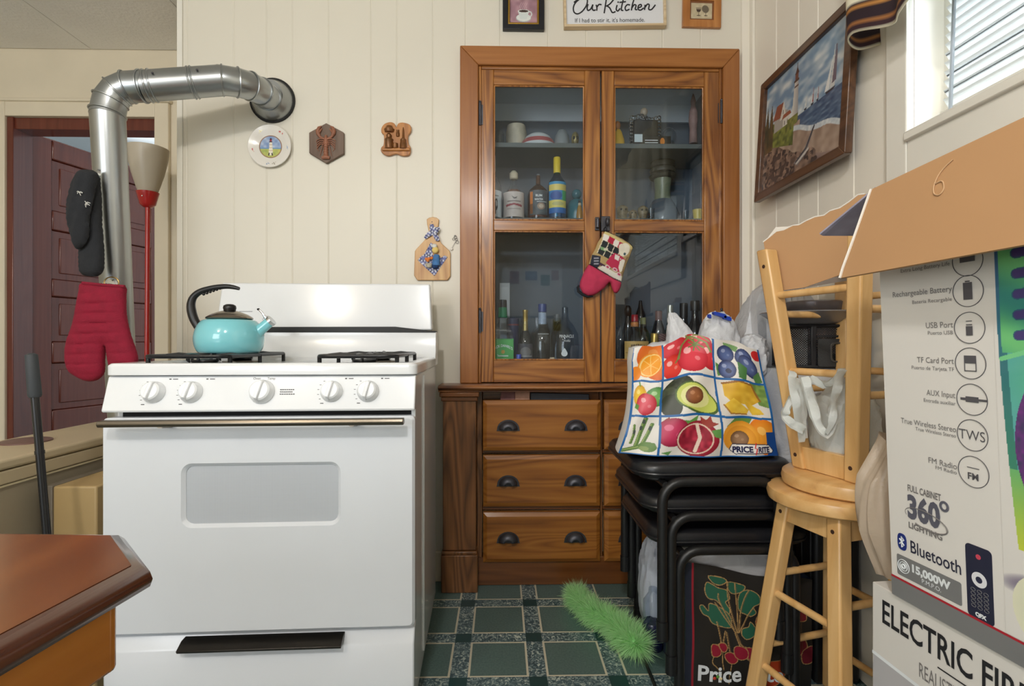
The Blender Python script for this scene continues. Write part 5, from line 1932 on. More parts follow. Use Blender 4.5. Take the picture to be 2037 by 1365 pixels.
bottle('liquor_bottle', 'slim clear bottle with gold foil neck and dark label', 'bottle', 1029, 1061, 2.23, SH0, [(15, None), (15.5, 690), (12, 672), (6, 658), (5, 640)], CLEAR, grp, [('gold_neck', GLD, [(5.8, 658), (5, 640), (5, 622), (5.6, 620), (5.4, 617)])],
       [('dark_label', 15.8, 716, 684, 2.2, lambda A: A.put(np.ones(A.X.shape), (48, 50, 60), (80, 80, 88), A.nz(6)).ell(.5, .5, .32, .3, (110, 108, 110)).rect(.1, .9, .2, .26, (150, 150, 150)))])
t, _, _ = bottle('liquor_bottle', 'broad clear bottle with blue cap and silver-blue neck label', 'bottle', 1053, 1105, 2.25, SH0, [(24, None), (25, 690), (24, 668), (18, 656), (9, 648), (8, 640), (7.6, 606)], CLEAR, grp, [('neck_label', M('silver_blue_label', (160, 176, 200), .4, var=.2, scale=50), [(8.4, 645), (8, 622)]), ('blue_cap', NAVY, [(8.6, 621), (8.6, 607), (8, 605)])])
btext(t, 'KAMCHATKA', .0075, 25.2, 666, 2.25, SH0, INKW, 1.0)
t, _, _ = bottle('liquor_bottle', 'round-shouldered blue-tinted bottle with white drop emblem', 'bottle', 1096, 1152, 2.24, SH0, [(27, None), (28, 690), (26, 664), (16, 646), (8, 636), (6.5, 628), (6, 612)], BLUEG, grp, [('clear_stopper', CLEAR, [(6.4, 622), (6, 612), (2, 609)])])
btext(t, 'PINNACLE', .017, 28.2, 672, 2.24, SH0, INKW, .8, .0002)
btext(t, 'Vodka', .014, 28.2, 680, 2.24, SH0, INKW, .8, .0, shear=.3)
rr_ = 28.4 * 2.24 / F
g = G()
dp_ = sm2([(0, .016), (.010, .002), (.013, -.008), (.006, -.017), (-.006, -.017), (-.013, -.008), (-.010, .002)], 5)
hc_ = hz_(700, 2.24) - SH0
g.prism(dp_, lambda x, z: (rr_ * math.sin((x - .010) / rr_), -rr_ * math.cos((x - .010) / rr_), hc_ + z), lambda x, z: ((rr_ - .0006) * math.sin((x - .010) / rr_), -(rr_ - .0006) * math.cos((x - .010) / rr_), hc_ + z))
g.obj('drop_emblem', INKW, t, local=True)
bottle('liquor_bottle', 'clear bottle with grey screw cap behind the blue-capped bottle', 'bottle', 1096, 1120, 2.36, SH0, [(13, None), (13, 670), (7, 650), (5.5, 640)], CLEAR, grp, [('grey_cap', GREYC, [(6.2, 640), (6, 627), (5, 625)])])
bottle('liquor_bottle', 'dark-necked bottle half hidden behind the blue-capped bottle', 'bottle', 1070, 1094, 2.36, SH0, [(12, None), (12, 660), (6, 640), (4, 630)], M('dark_bottle_glass', (24, 26, 30), .1, coat=.4), grp, [('maroon_neck', M('maroon_foil', (84, 30, 40), .4), [(4.6, 640), (4.4, 612), (4, 610)])])
bottle('navy_tumbler', 'navy tumbler with red stripe behind the green-labelled bottle', 'tumbler', 1008, 1032, 2.34, SH0, [(10, None), (12.5, 634), (11.5, 633), (0, 636)], M('navy_plastic', (26, 40, 84), .35), None, [('red_stripe', M('dark_red_band', (120, 40, 56), .4), [(12.7, 648), (12.75, 645)])])
bottle('glass_pitcher', 'large clear glass pitcher behind the front row of bottles', 'pitcher', 1030, 1118, 2.39, SH0, [(34, None), (38, 690), (43, 634), (42, 634), (37, 690)], CLEAR)
t = thing('milk_carton', 'small white carton at back left of cabinet bottom', 'carton', (px_(1004, 2.42), 2.42, SH0))
k = 2.42 / F
zt_ = hz_(572, 2.42) - SH0
G().box(-10 * k, 10 * k, -.012, .012, 0, zt_).hexa([(-10 * k, -.012, zt_), (10 * k, -.012, zt_), (10 * k, .012, zt_), (-10 * k, .012, zt_), (-10 * k, -.001, zt_ + .02), (10 * k, -.001, zt_ + .02), (10 * k, .001, zt_ + .02), (-10 * k, .001, zt_ + .02)]).obj('carton', M('white_card', (210, 216, 220), .5), t, local=True)
bottle('miniature_bottle', 'tiny bottle with bright blue cap before the gold-necked bottle', 'bottle', 1026, 1038, 2.185, SH0, [(6, None), (6, 724), (4, 719)], CLEAR, None, [('blue_cap', M('bright_blue_cap', (36, 70, 180), .3), [(5, 718), (5, 706), (4.5, 705)])])
bottle('miniature_bottle', 'tiny bottle with cream cork before the drop-emblem bottle', 'bottle', 1093, 1104, 2.185, SH0, [(6, None), (6, 726), (4, 721)], CLEAR, None, [('cork', CORK, [(5, 720), (5, 712), (4.5, 711)])])

# bottom of the cabinet, right door
DARK = M('dark_bottle_glass', (24, 26, 30), .1, coat=.4)


def fb(A):
    A.put(np.ones(A.X.shape), (206, 168, 96), (220, 184, 112), A.nz(5))
    A.rect(.05, .95, .42, .45, (120, 70, 40)).ell(.5, .22, .28, .14, (170, 80, 60))


t, _, _ = bottle('liquor_bottle', 'clear flask with red cap, orange collar and tan label', 'bottle', 1234, 1291, 2.23, SH0, [(27, None), (28, 690), (25, 672), (16, 656), (8, 648), (7, 640)], CLEAR, grp, [('orange_collar', M('orange_collar', (206, 130, 70), .5), [(8, 650), (7.6, 641)]), ('red_cap', M('red_cap', (156, 24, 40), .3), [(7, 640), (6.8, 627), (6, 626)])],
                 [('tan_label', 28.3, 718, 679, 2.0, fb)])
btext(t, 'FIREBALL', .0165, 28.6, 690, 2.23, SH0, INKB, .95, .0005, .004)
bottle('liquor_bottle', 'olive-necked bottle just behind the red-capped flask', 'bottle', 1263, 1295, 2.31, SH0, [(15, None), (15.5, 690), (13, 664), (6, 650), (5.4, 640)], GLASS('green_bottle_glass', (.60, .68, .44), 1.7, .03), grp, [('olive_neck', M('olive_label', (130, 132, 84), .5), [(6, 645), (6, 633), (5.5, 632)])])


def st(A):
    A.put(((A.X * 2.2 + A.Y * 6) % .5) < .25, (150, 112, 106)).put(((A.X * 2.2 + A.Y * 6) % .5) >= .25, (72, 52, 54))


bottle('liquor_bottle', 'bottle wrapped in diagonal brown and cream stripes', 'bottle', 1294, 1326, 2.27, SH0, [(15, None), (15, 668), (10, 648), (6.5, 636), (6, 618)], DARK, grp, [],
       [('striped_wrap', 15.3, 718, 664, 3.0, st), ('striped_neck', 6.9, 640, 619, 3.0, st)])
bottle('liquor_bottle', 'small bottle with gold screw top before the striped bottle', 'bottle', 1293, 1311, 2.22, SH0, [(9, None), (9, 690), (7.5, 682)], M('olive_glass', (70, 74, 40), .15, coat=.4), grp, [('gold_top', GLD, [(7.8, 684), (7.8, 664), (7.2, 663)])])
bottle('liquor_bottle', 'green bottle with silver capsule beside the striped bottle', 'bottle', 1318, 1348, 2.29, SH0, [(14, None), (14, 670), (8, 652), (6, 640)], M('deep_green_glass', (16, 60, 52), .12, coat=.4), grp, [('silver_capsule', M('silver_capsule', (190, 190, 180), .3, .6), [(6.6, 642), (6.2, 609), (5.8, 607)])])
bottle('liquor_bottle', 'dark bottle with short black cap behind the white plastic bag', 'bottle', 1345, 1375, 2.30, SH0, [(14, None), (14, 660), (8, 640), (7, 630)], DARK, grp, [('black_cap', BLACK, [(8, 632), (8, 605), (7.4, 603)])])
bottle('liquor_bottle', 'dark bottle with tall black capsule, rightmost in the cabinet bottom', 'bottle', 1364, 1401, 2.27, SH0, [(18, None), (18, 668), (12, 648), (7, 634), (6.5, 616)], DARK, grp, [('black_capsule', BLACK, [(9, 618), (9, 600), (8.4, 598)])])
bottle('liquor_bottle', 'dark bottle with rounded stopper at left of the right door', 'bottle', 1238, 1260, 2.40, SH0, [(11, None), (11, 660), (6, 640), (4, 628)], DARK, grp, [('round_stopper', BLACK, [(4, 630), (7, 624), (7, 614), (4, 608)])])
bottle('liquor_bottle', 'dark round-shouldered bottle behind the red cap', 'bottle', 1262, 1286, 2.41, SH0, [(12, None), (12, 640), (10, 626), (5, 612), (3, 598)], DARK, grp)
bottle('liquor_bottle', 'clear long-necked bottle at the left edge behind right glass', 'bottle', 1222, 1246, 2.30, SH0, [(12, None), (12.5, 690), (10, 670), (4, 655), (3.5, 630)], CLEAR, grp)

# things poking out of the half-open top drawer
c = atY(1022, 787, YF + .01)
t = thing('paper_packet', 'folded pink and cream packet sticking out of the top drawer', 'packet', (c.x, c.y, c.z - .012))
x0, x1 = atY(995, 790, YF).x, atY(1054, 790, YF).x
za, zc = hz_(795, YF) - .004, hz_(777, YF)
xm = x0 + (x1 - x0) * .5
G().hexa([(x0, YF + .0, za), (xm, YF + .0, za), (xm, YF + .02, za), (x0, YF + .02, za), (x0 + .004, YF + .004, zc), (xm, YF + .002, zc), (xm, YF + .024, zc), (x0 + .004, YF + .024, zc)]).obj('folded_end', M('dusty_rose_paper', (138, 92, 90), .6, var=.2, scale=40), t, bevel=.002)
G().hexa([(xm, YF + .001, za), (x1, YF + .001, za), (x1, YF + .02, za), (xm, YF + .02, za), (xm, YF + .003, zc - .002), (x1, YF + .004, zc - .004), (x1, YF + .024, zc - .004), (xm, YF + .024, zc - .002)]).obj('sleeve', M('peach_paper', (192, 146, 122), .6, var=.15, scale=40), t, bevel=.002)
c = atY(1110, 790, YF)
t = thing('dark_booklet', 'dark grey booklet edge showing in the half-open top drawer', 'booklet', (c.x, c.y + .01, c.z - .01))
x0, x1 = atY(1056, 790, YF).x, atY(1172, 790, YF).x
G().hexa([(x0, YF + .004, za), (x1, YF + .004, za), (x1, YF + .022, za), (x0, YF + .022, za), (x0, YF + .006, zc - .010), (x1, YF + .006, zc - .016), (x1, YF + .022, zc - .016), (x0, YF + .022, zc - .010)]).obj('booklet', M('dark_grey_cover', (52, 54, 62), .5), t, bevel=.001)

# ------------------------------------------------------------------ chef mitt hanging from the latch
zm = lambda x, y: (1130 + x / 7.587, 420 + y / 7.587)
YC = YD - .028
cm = thing('chef_mitt', 'red oven mitt printed with a chef in an apron, hanging from cabinet latch', 'oven mitt', atY(1205, 590, YC))
cuff = [(560, 298), (700, 350), (830, 420), (940, 490), (985, 545), (960, 600), (930, 690), (880, 800), (850, 900), (820, 1000), (805, 1070), (690, 1020), (560, 945), (430, 865), (310, 805), (345, 690), (400, 590), (450, 470), (510, 380)]
cuff = dens(cuff, 12)
fnc = lambda u, v, d: (lambda p: Vector((p.x, YC - d, p.z)))(atY(*zm(u, v), YC))
g, uv = pillow(cuff, .014, 8, fnc, .35)
A = Art(uv[:, 0], -uv[:, 1], (176, 152, 104))
P = lambda pts, col: A.poly([(x, -y) for x, y in pts], col)
P([(540, 330), (600, 360), (560, 450), (520, 420)], (220, 214, 200))
P([(560, 300), (985, 545), (960, 590), (540, 345)], (206, 190, 130))
aw = [(545, 350), (620, 385), (700, 430), (770, 470), (840, 500)]
for i in range(4):
    (x0, y0), (x1, y1) = aw[i], aw[i + 1]
    P([(x0, y0), (x1, y1), (x1 - 35, y1 + 85), (x0 + (x1 - x0) * .4 - 35, y0 + 110), (x0 - 35, y0 + 80)], (228, 222, 212) if i % 2 == 0 else (176, 32, 62))
P([(520, 440), (780, 590), (700, 780), (430, 640)], (34, 40, 42))
for q in (0, .33, .66, 1):
    x0, y0 = 520 + 260 * q, 440 + 150 * q
    A.line([(x0, -y0), (x0 - 85, -(y0 + 195))], 12, (214, 206, 180))
A.line([(475, -540), (740, -690)], 12, (214, 206, 180))
P([(490, 540), (580, 580), (560, 620), (480, 585)], (120, 160, 110))
A.ell(560, -585, 34, 20, (206, 200, 180))
P([(360, 660), (485, 690), (470, 830), (430, 865), (330, 800)], (38, 42, 58))
for q in range(3):
    A.rect(385, 455, -(725 + q * 42), -(708 + q * 42), (150, 150, 160))
A.ell(840, -590, 80, 105, (228, 222, 204), -25)
A.ell(800, -560, 46, 60, (222, 214, 196)).ell(845, -655, 18, 22, (60, 84, 92))
P([(690, 640), (800, 690), (860, 740), (830, 900), (760, 930), (640, 860), (560, 790), (620, 700)], (184, 44, 78))
P([(700, 660), (770, 690), (750, 760), (690, 730)], (226, 220, 212))
P([(780, 730), (850, 740), (840, 900), (770, 930), (750, 860)], (226, 220, 206))
A.ell(780, -730, 22, 24, (184, 44, 78)).ell(780, -730, 10, 12, (226, 214, 204))
P([(480, 780), (640, 870), (620, 890), (460, 820)], (70, 40, 60))
P([(430, 865), (520, 830), (810, 990), (805, 1060), (690, 1020)], (220, 218, 206))
for x, y in ((590, 850), (700, 890), (760, 960)):
    A.ell(x, -y, 40, 26, (222, 196, 200), -28).ell(x, -y, 24, 14, (176, 60, 92), -28)
P([(870, 700), (910, 690), (850, 830), (820, 1000), (790, 960)], (140, 116, 80))
A.line([(310, -805), (430, -868), (560, -948), (690, -1025), (805, -1075)], 22, (30, 32, 38))
A.line([(560, -298), (700, -350), (830, -420), (940, -490), (985, -545)], 26, (28, 40, 36))
g.col = A.lin()
g.obj('printed_cuff', PRINT('printed_cotton', .85), cm, smooth=60)
hand = dens([(312, 803), (430, 866), (560, 946), (690, 1022), (803, 1078), (800, 1130), (775, 1200), (735, 1240), (690, 1230), (662, 1170), (640, 1085), (615, 1080), (560, 1150), (480, 1215), (390, 1270), (300, 1280), (220, 1235), (175, 1150), (180, 1070), (215, 980), (260, 880)], 34)
g, uv = pillow(hand, .019, 18, fnc, .33, True, lambda u, v: .0016 * math.sin(u / 38.0) * math.sin((v + u * .6) / 44.0))
g.obj('quilted_hand', M('pink_red_quilt', (186, 50, 84), .85, var=.12, scale=30, bump=.25, bscale=200), cm, smooth=60)
pb_ = G().tube([fnc(170, 1120, -.006), fnc(150, 1150, -.004), fnc(160, 1210, -.004), fnc(225, 1260, -.004), fnc(300, 1290, -.004), fnc(380, 1285, -.006)], [.004, .0055, .006, .006, .005, .003], 10)
pb_.obj('dark_binding', M('black_binding', (24, 26, 32), .85), cm)
lp_ = G().tube([fnc(565, 300, 0), fnc(545, 265, -.012), fnc(575, 225, -.014), fnc(590, 260, -.008), fnc(580, 305, 0)], .0022, 8)
lp_.obj('hanging_loop', M('black_binding', (24, 26, 32), .85), cm)

# ------------------------------------------------------------------ stacked black padded chairs
VINYL = M('black_vinyl', (26, 26, 29), .34, var=.12, scale=20, bump=.08, bscale=120)
TUBE = M('black_tube', (20, 20, 21), .4, var=.1)
CXL, CXR, CYN, CYF = .355, .80, 1.385, 1.80


def make_chair(label):
    """local frame: x across, y towards the wall, z up; top of the pad at .46"""
    t = thing('stacking_chair', label, 'chair', (.58, 1.59, 0), group='black padded chairs in one stack')
    w_, d_ = .222, .205
    top = [(p[0], p[1]) for p in rrect(-w_, w_, -d_, d_, .07, 8)]

    def ringz(s, z):
        return [(x * s, y * s, z) for x, y in top]
    k = len(top)
    vs, fs = [], []
    rings = [ringz(.90, .462), ringz(.96, .459), ringz(1.0, .447), ringz(1.0, .432), ringz(.975, .420)]
    for r_ in rings:
        vs += r_
    for a in range(len(rings) - 1):
        fs += [(a * k + i, a * k + (i + 1) % k, (a + 1) * k + (i + 1) % k, (a + 1) * k + i) for i in range(k)]
    fs += [tuple(range(k)), tuple(reversed(range((len(rings) - 1) * k, len(rings) * k)))]
    G().add(vs, fs).obj('seat', VINYL, t, local=True, smooth=60)
    G().tube([(x * 1.0, y * 1.0, .431) for x, y in top], .004, 8, closed=True).obj('piping', VINYL, t, local=True)
    G().prism(rrect(-w_ + .03, w_ - .03, -d_ + .03, d_ - .03, .05, 6), lambda x, y: (x, y, .421), lambda x, y: (x, y, .405)).obj('seat_pan', TUBE, t, local=True, bevel=.004)
    lw = .155
    for nm, y, s in (('leg_frame', -d_ - .012, -1), ('leg_frame', d_ - .0, 1)):
        p = [(-lw, y, .012)] + [(-lw, y, .30)] + [(-lw + .055 * (1 - math.cos(R(a))), y, .36 + .055 * math.sin(R(a))) for a in range(0, 91, 15)]
        p += [(-q[0], q[1], q[2]) for q in reversed(p)]
        f = G().tube(p, .0135, 14).obj(nm, TUBE, t, local=True)
        for sx in (-1, 1):
            G().cyl((sx * lw, y, 0), (sx * lw, y, .05), .0155, n=14).obj('foot_cap', M('black_rubber', (58, 62, 66), .6) if False else BLACK, f, local=True)
    for sx in (-1, 1):
        G().tube([(sx * (lw - .01), -d_ - .012, .405), (sx * (lw - .01), d_, .405)], .010, 10).obj('side_bar', TUBE, t, local=True)
    return t


ch = make_chair('bottom black padded chair of the stack, standing on the floor')
ch.location = (.628, 1.605, 0)
ch2 = dup(ch, (.605, 1.600, .092), None, 'middle black padded chair of the stack of three')
ch3 = dup(ch, (.580, 1.595, .184), None, 'topmost black padded chair of the stack, under the fruit bag')

# ------------------------------------------------------------------ fruit-print shopping bag on the stack
BZ = .184 + .4635
fbag = thing('shopping_bag', 'white fruit-print shopping bag with blue grid lines on the chairs', 'bag', (.55, 1.55, BZ))
b_l, b_r, t_l, t_r = atY(1228, 889, 1.445), atY(1552, 921, 1.43), atY(1257, 694, 1.50), atY(1516, 690, 1.47)
BW, BH = .47, .33


def bagf(u, v, d=0.0):
    """u across, v up (0..1) on the front of the bag"""
    lo = Vector((b_l.x + (b_r.x - b_l.x) * u, 0, 0))
    x = (b_l.x + (b_r.x - b_l.x) * u) * (1 - v) + (t_l.x + (t_r.x - t_l.x) * u) * v
    if u < .12:
        x += -.0 + .018 * (1 - u / .12) * max(0, math.sin(math.pi * min(1, v * 1.15)))
    y = 1.435 + .055 * v - .030 * math.sin(math.pi * min(max(u, 0), 1)) * math.sin(math.pi * min(1, v + .15)) + .010 * math.sin(u * 9 + v * 4) * v + .005 * math.sin(u * 21 - v * 9)
    ztop = .945 + .035 * math.sin(math.pi * min(1, max(0, (u - .15) / .75))) + .006 * math.sin(u * 17)
    z = BZ + .006 + (ztop - BZ) * v + .010 * (1 - v) * (1 - u) ** 4
    return Vector((x, y - d, z))


NX, NY = 340, 250
A = artgrid(NX, NY, 1.0, 1.0, (232, 228, 220))
X, Y = A.X, A.Y
A.put(np.ones(X.shape), (214, 208, 200), (238, 235, 228), A.nz(5, 0, 0, 9))
wob = lambda a: .006 * np.sin(a * 11)
gu, gv = (.235, .625), (.345, .665)
cells = lambda a, b_, c_, d_: (X > a) & (X < b_) & (Y > c_) & (Y < d_)


def clip(a, b_, c_, d_):
    A.clip = cells(a, b_, c_, d_)


def ball(cx, cy, rx, ry, dark, light, hl=(255, 220, 215), rot=0):
    d = A.mell(cx, cy, rx, ry, rot)
    A.put(d < 1, light, dark, d ** 1.3)
    A.ell(cx - rx * .25, cy + ry * .35, rx * .26, ry * .22, hl, rot, None, .75)
    A.ell(cx + rx * .35, cy - ry * .15, rx * .16, ry * .14, hl, rot, None, .4)


# orange
clip(-1, gu[0], gv[1], 2)
ball(.20, .86, .15, .20, (214, 96, 30), (236, 130, 50), (240, 160, 90), 30)
A.ell(.14, .82, .085, .12, (240, 150, 40), -25).ell(.145, .82, .078, .11, (250, 214, 140), -25).ell(.15, .82, .068, .10, (244, 160, 36), -25)
for k in range(6):
    t_ = R(60 * k - 25)
    A.line([(.15, .82), (.15 + .066 * math.cos(t_), .82 + .098 * math.sin(t_))], .006, (250, 200, 110))
A.ell(.03, .74, .05, .07, (240, 140, 40))
# tomatoes
clip(gu[0], gu[1], gv[1], 2)
ball(.52, .95, .10, .08, (180, 22, 40), (214, 50, 66))
ball(.33, .93, .11, .08, (190, 28, 44), (216, 60, 70))
ball(.60, .84, .08, .12, (176, 18, 36), (210, 48, 60))
ball(.31, .775, .085, .105, (206, 36, 30), (236, 70, 56))
ball(.47, .82, .115, .13, (190, 22, 44), (224, 62, 78))
for pts, w_ in (([(.37, .82), (.39, .92), (.46, .98), (.58, .95), (.61, .88)], .016), ([(.43, .99), (.50, .93), (.56, .90)], .014), ([(.40, .93), (.36, .82), (.34, .80)], .014), ([(.49, .99), (.54, 1.0), (.60, .97)], .012)):
    A.line(pts, w_, (126, 140, 74))
for a_ in range(7):
    t_ = 2 * math.pi * a_ / 7
    A.line([(.50, .91), (.50 + .05 * math.cos(t_), .91 + .05 * math.sin(t_))], .010, (96, 124, 56))
# plums
clip(gu[1], 2, gv[1], 2)
A.poly([(.64, .80), (.70, .76), (.70, .70), (.65, .68)], (90, 140, 70)).poly([(.70, .98), (.82, .95), (.80, .90), (.71, .94)], (120, 160, 100))
for cx, cy, rx, ry, r_ in ((.72, .88, .062, .075, 20), (.85, .87, .06, .085, -20), (.72, .745, .062, .08, -10), (.88, .80, .07, .10, 15)):
    ball(cx, cy, rx, ry, (38, 48, 90), (92, 110, 160), (170, 180, 210), r_)
A.ell(.73, .73, .02, .022, (50, 54, 84))
A.poly([(.80, .82), (.86, .78), (.84, .66), (.79, .68)], (70, 120, 64)).poly([(.90, .72), (.96, .78), (.98, .68), (.92, .66)], (80, 130, 70))
A.ell(.96, .93, .045, .05, (206, 40, 40))
# peppers
clip(-1, gu[0], gv[0], gv[1])
ball(.08, .53, .055, .10, (206, 150, 30), (236, 196, 60), (250, 230, 150))
A.line([(.08, .62), (.07, .67)], .012, (110, 150, 60))
ball(.20, .53, .075, .09, (60, 120, 50), (120, 176, 96), (200, 226, 180))
ball(.13, .46, .075, .10, (186, 40, 56), (226, 96, 110), (246, 196, 200))
A.poly([(.05, .46), (.08, .44), (.07, .40), (.04, .42)], (90, 140, 60))
# avocado
clip(gu[0], gu[1], gv[0], gv[1])
d = A.mell(.34, .545, .105, .14, -38)
A.put(d < 1, (66, 74, 50), (34, 40, 28), A.nz(60))
A.put(d < 1, (110, 118, 96), a=.35 * (A.nz(14) > .6))
A.ell(.30, .44, .07, .10, (48, 54, 36), 10)
A.ell(.45, .50, .135, .105, (70, 96, 40), -36).ell(.49, .455, .145, .095, (72, 100, 40), -34)
A.ell(.45, .50, .122, .094, (196, 206, 96), -36).ell(.49, .46, .13, .083, (196, 206, 96), -34).ell(.46, .49, .105, .082, (222, 222, 150), -36)
ball(.455, .50, .064, .068, (100, 54, 24), (156, 96, 56), (196, 140, 100))
# pineapple
clip(gu[1], 2, gv[0], gv[1])
A.poly([(.86, .66), (.99, .65), (.99, .44), (.92, .46)], (96, 130, 60), (150, 176, 90), A.nz(40))
A.poly([(.67, .62), (.78, .645), (.88, .63), (.93, .50), (.86, .44), (.72, .46), (.67, .52)], (206, 156, 40), (236, 196, 70), A.nz(26))
A.line([(.67, .62), (.78, .645), (.88, .63), (.93, .50)], .016, (150, 100, 40))
A.poly([(.66, .44), (.73, .50), (.84, .40), (.82, .36), (.70, .37)], (236, 204, 80), (220, 176, 50), A.nz(30)).line([(.66, .44), (.70, .37), (.82, .36)], .012, (170, 120, 50))
A.poly([(.80, .48), (.92, .42), (.94, .38), (.86, .36)], (232, 196, 66), (216, 170, 50), A.nz(30))
# asparagus
clip(-1, gu[0], -1, gv[0])
for pts, w_ in (([(.10, .08), (.12, .20), (.145, .33)], .030), ([(.06, .10), (.07, .18), (.06, .26)], .022), ([(.14, .10), (.17, .20), (.19, .28)], .024), ([(.02, .03), (.10, .06), (.20, .10)], .032)):
    A.line(pts, w_, (90, 124, 60)).line([(p[0] - .006, p[1]) for p in pts], w_ * .3, (150, 170, 100))
for x, y in ((.12, .24), (.135, .30), (.07, .2), (.18, .24)):
    A.ell(x, y, .011, .022, (70, 80, 76))
A.ell(.17, .075, .055, .045, (96, 130, 60)).ell(.15, .06, .03, .02, (130, 150, 80))
# pomegranate
clip(gu[0], gu[1], -1, gv[0])
A.poly([(.34, .32), (.42, .30), (.48, .34), (.46, .26), (.40, .24)], (90, 150, 70))
ball(.315, .21, .105, .125, (150, 24, 60), (200, 56, 96), (232, 130, 160))
A.poly([(.26, .32), (.30, .32), (.29, .345)], (150, 60, 50))
ball(.475, .15, .135, .145, (140, 20, 44), (180, 40, 66), (220, 120, 130))
A.ell(.46, .15, .115, .125, (226, 200, 180))
s_ = (A.mell(.46, .15, .105, .115) < 1)
A.put(s_, (120, 14, 36), (196, 50, 74), A.nz(44, 3, 1, 34))
A.line([(.47, .26), (.49, .16), (.46, .05)], .022, (226, 204, 186))
A.poly([(.50, .27), (.49, .33), (.53, .30), (.56, .34), (.57, .29), (.61, .28), (.55, .24)], (156, 60, 50))
A.poly([(.56, .22), (.62, .24), (.62, .16), (.58, .17)], (96, 150, 76)).poly([(.25, .03), (.32, .05), (.30, .01)], (100, 150, 80))
# peach
clip(gu[1], 2, -1, gv[0])
A.poly([(.66, .26), (.74, .345), (.86, .345), (.82, .26)], (96, 140, 66))
ball(.93, .17, .11, .17, (226, 120, 20), (240, 160, 50), (250, 200, 110), 10)
ball(.76, .17, .125, .135, (226, 150, 40), (244, 180, 70), (250, 214, 130))
A.ell(.755, .155, .105, .11, (240, 172, 60), 0, (226, 150, 44))
ball(.75, .155, .062, .065, (116, 84, 58), (160, 126, 96), (196, 166, 136))
A.clip = np.ones(X.shape, bool)
BLUE = (22, 96, 160)
for q in gu:
    A.put(np.abs(X - q - .004 * np.sin(Y * 9)) < .0075, BLUE)
for q in gv:
    A.put(np.abs(Y - q - .008 * np.sin(X * 6)) < .010, BLUE)
A.put((X < .012 + .01 * np.sin(Y * 4)), BLUE).put(Y < .012, BLUE).put((X > .985), BLUE).put((X > .93) & (Y < .22) & (X > .93 + .2 * (.2 - Y) * 0), (18, 70, 140))
lx, ly = .815, .062
lg = lambda grow: [(.685 - grow, .065), (.70, .105 + grow), (.94, .10 + grow), (.968 + grow, .05), (.96, .03 - grow), (.72, .028 - grow)]
A.poly(lg(.008), (26, 30, 60)).poly(lg(0), (236, 234, 230))
g = G().sheet(NX, NY, lambda u, v: bagf(u, v))
g.col = A.lin()
fp = PRINT('woven_plastic_print', .45, 0)
g.obj('printed_front', fp, fbag, smooth=60)
NAVYI = M('navy_ink', (26, 32, 74), .5)
text('PRICE', .0225, lambda u, v: bagf(.700 + u / BW, .040 + v / BH, .0014), NAVYI, fbag, wx=1.04, bold=.0010)
text('RITE', .0225, lambda u, v: bagf(.862 + u / BW, .038 + v / BH, .0014), NAVYI, fbag, wx=.86, bold=.0008)
G().tube([bagf(.852, .12, .0014), bagf(.842, .075, .0016), bagf(.856, .07, .0016), bagf(.844, .018, .0014)], .0015, 6).obj('red_bolt_mark', M('logo_red', (206, 36, 40), .5), fbag)
# sides and back of the bag
BAGB = M('blue_bag_side', (24, 84, 150), .45, var=.1)
BAGW = M('white_bag_weave', (226, 224, 220), .45, var=.03)
bk = lambda u, v: Vector((bagf(u, v).x + (.044 * (1 - v) + .026 * v) * (1 - u) + .01 * u, 1.63 + .02 * math.sin(u * 7), bagf(u, v).z + .0))
g = G().sheet(14, 20, lambda u, v: bagf(0, v).lerp(bk(.02, v), u) + Vector((-.012 * math.sin(math.pi * u) + (.01 if u > .2 else 0) * 0, 0, 0)))
g.obj('bag_gusset', BAGW, fbag, smooth=60)
g = G().sheet(14, 20, lambda u, v: bagf(1, v).lerp(bk(.98, v), u) + Vector((.014 * math.sin(math.pi * u), 0, 0)))
g.obj('bag_gusset', BAGB, fbag, smooth=60)
g = G().sheet(20, 20, lambda u, v: bk(.02 + .96 * u, v))
g.obj('bag_back', BAGW, fbag, smooth=60)
g = G().sheet(20, 8, lambda u, v: bagf(u, 0).lerp(bk(.02 + .96 * u, 0), v))
g.obj('bag_base', BAGB, fbag, smooth=60)
# stiff handle strap standing up on the left
# white carrier bags stuffed inside
CARR = FILM('white_carrier_plastic', (238, 240, 244), .35, .35, .6, 22)


def carrier(name, label, c, size, seed, top=None, amp=.16, mat=None, parent=None, flat_=0.0, freq=2.4):
    g = crumple(G(), c, size, seed, amp, flat=flat_, top=top, freq=freq)
    return g.obj(name, mat or CARR, parent, label=label, cat='plastic bag', smooth=45)


def spike(cx, amt, wd):
    def f(p, d):
        if p.z > 0:
            p.z += amt * math.exp(-((p.x - cx) / wd) ** 2) * d.z
            p.y *= 1 - .4 * max(0, d.z)
        return p
    return f


q = atY(1360, 670, 1.56)
carrier('plastic_bag', 'white carrier bag with pointed peak at left in the fruit bag', (q.x - .002, 1.575, .945), (.040, .038, .085), 2, lambda p, d: Vector((p.x * (1 - .35 * max(0, d.z)) - .030 * max(0, d.z) ** 2, p.y * (1 - .4 * max(0, d.z)), p.z + .022 * max(0, d.z) ** 3)), .14)
q = atY(1432, 660, 1.56)
pb2_ = carrier('plastic_bag', 'white carrier bag with blue printed marks, tallest in the fruit bag', (q.x - .002, 1.57, .930), (.058, .055, .124), 5, lambda p, d: Vector((p.x * (1 - .2 * max(0, d.z)), p.y * (1 - .3 * max(0, d.z)), p.z)), .11)
q = atY(1494, 690, 1.55)
carrier('plastic_bag', 'small white carrier bag at right edge of the fruit bag', (q.x, 1.545, .925), (.035, .045, .062), 9, None, .15)
q = atY(1312, 690, 1.56)
carrier('plastic_bag', 'low white carrier bag at left edge of the fruit bag', (q.x + .004, 1.56, .905), (.050, .045, .060), 12, None, .13)
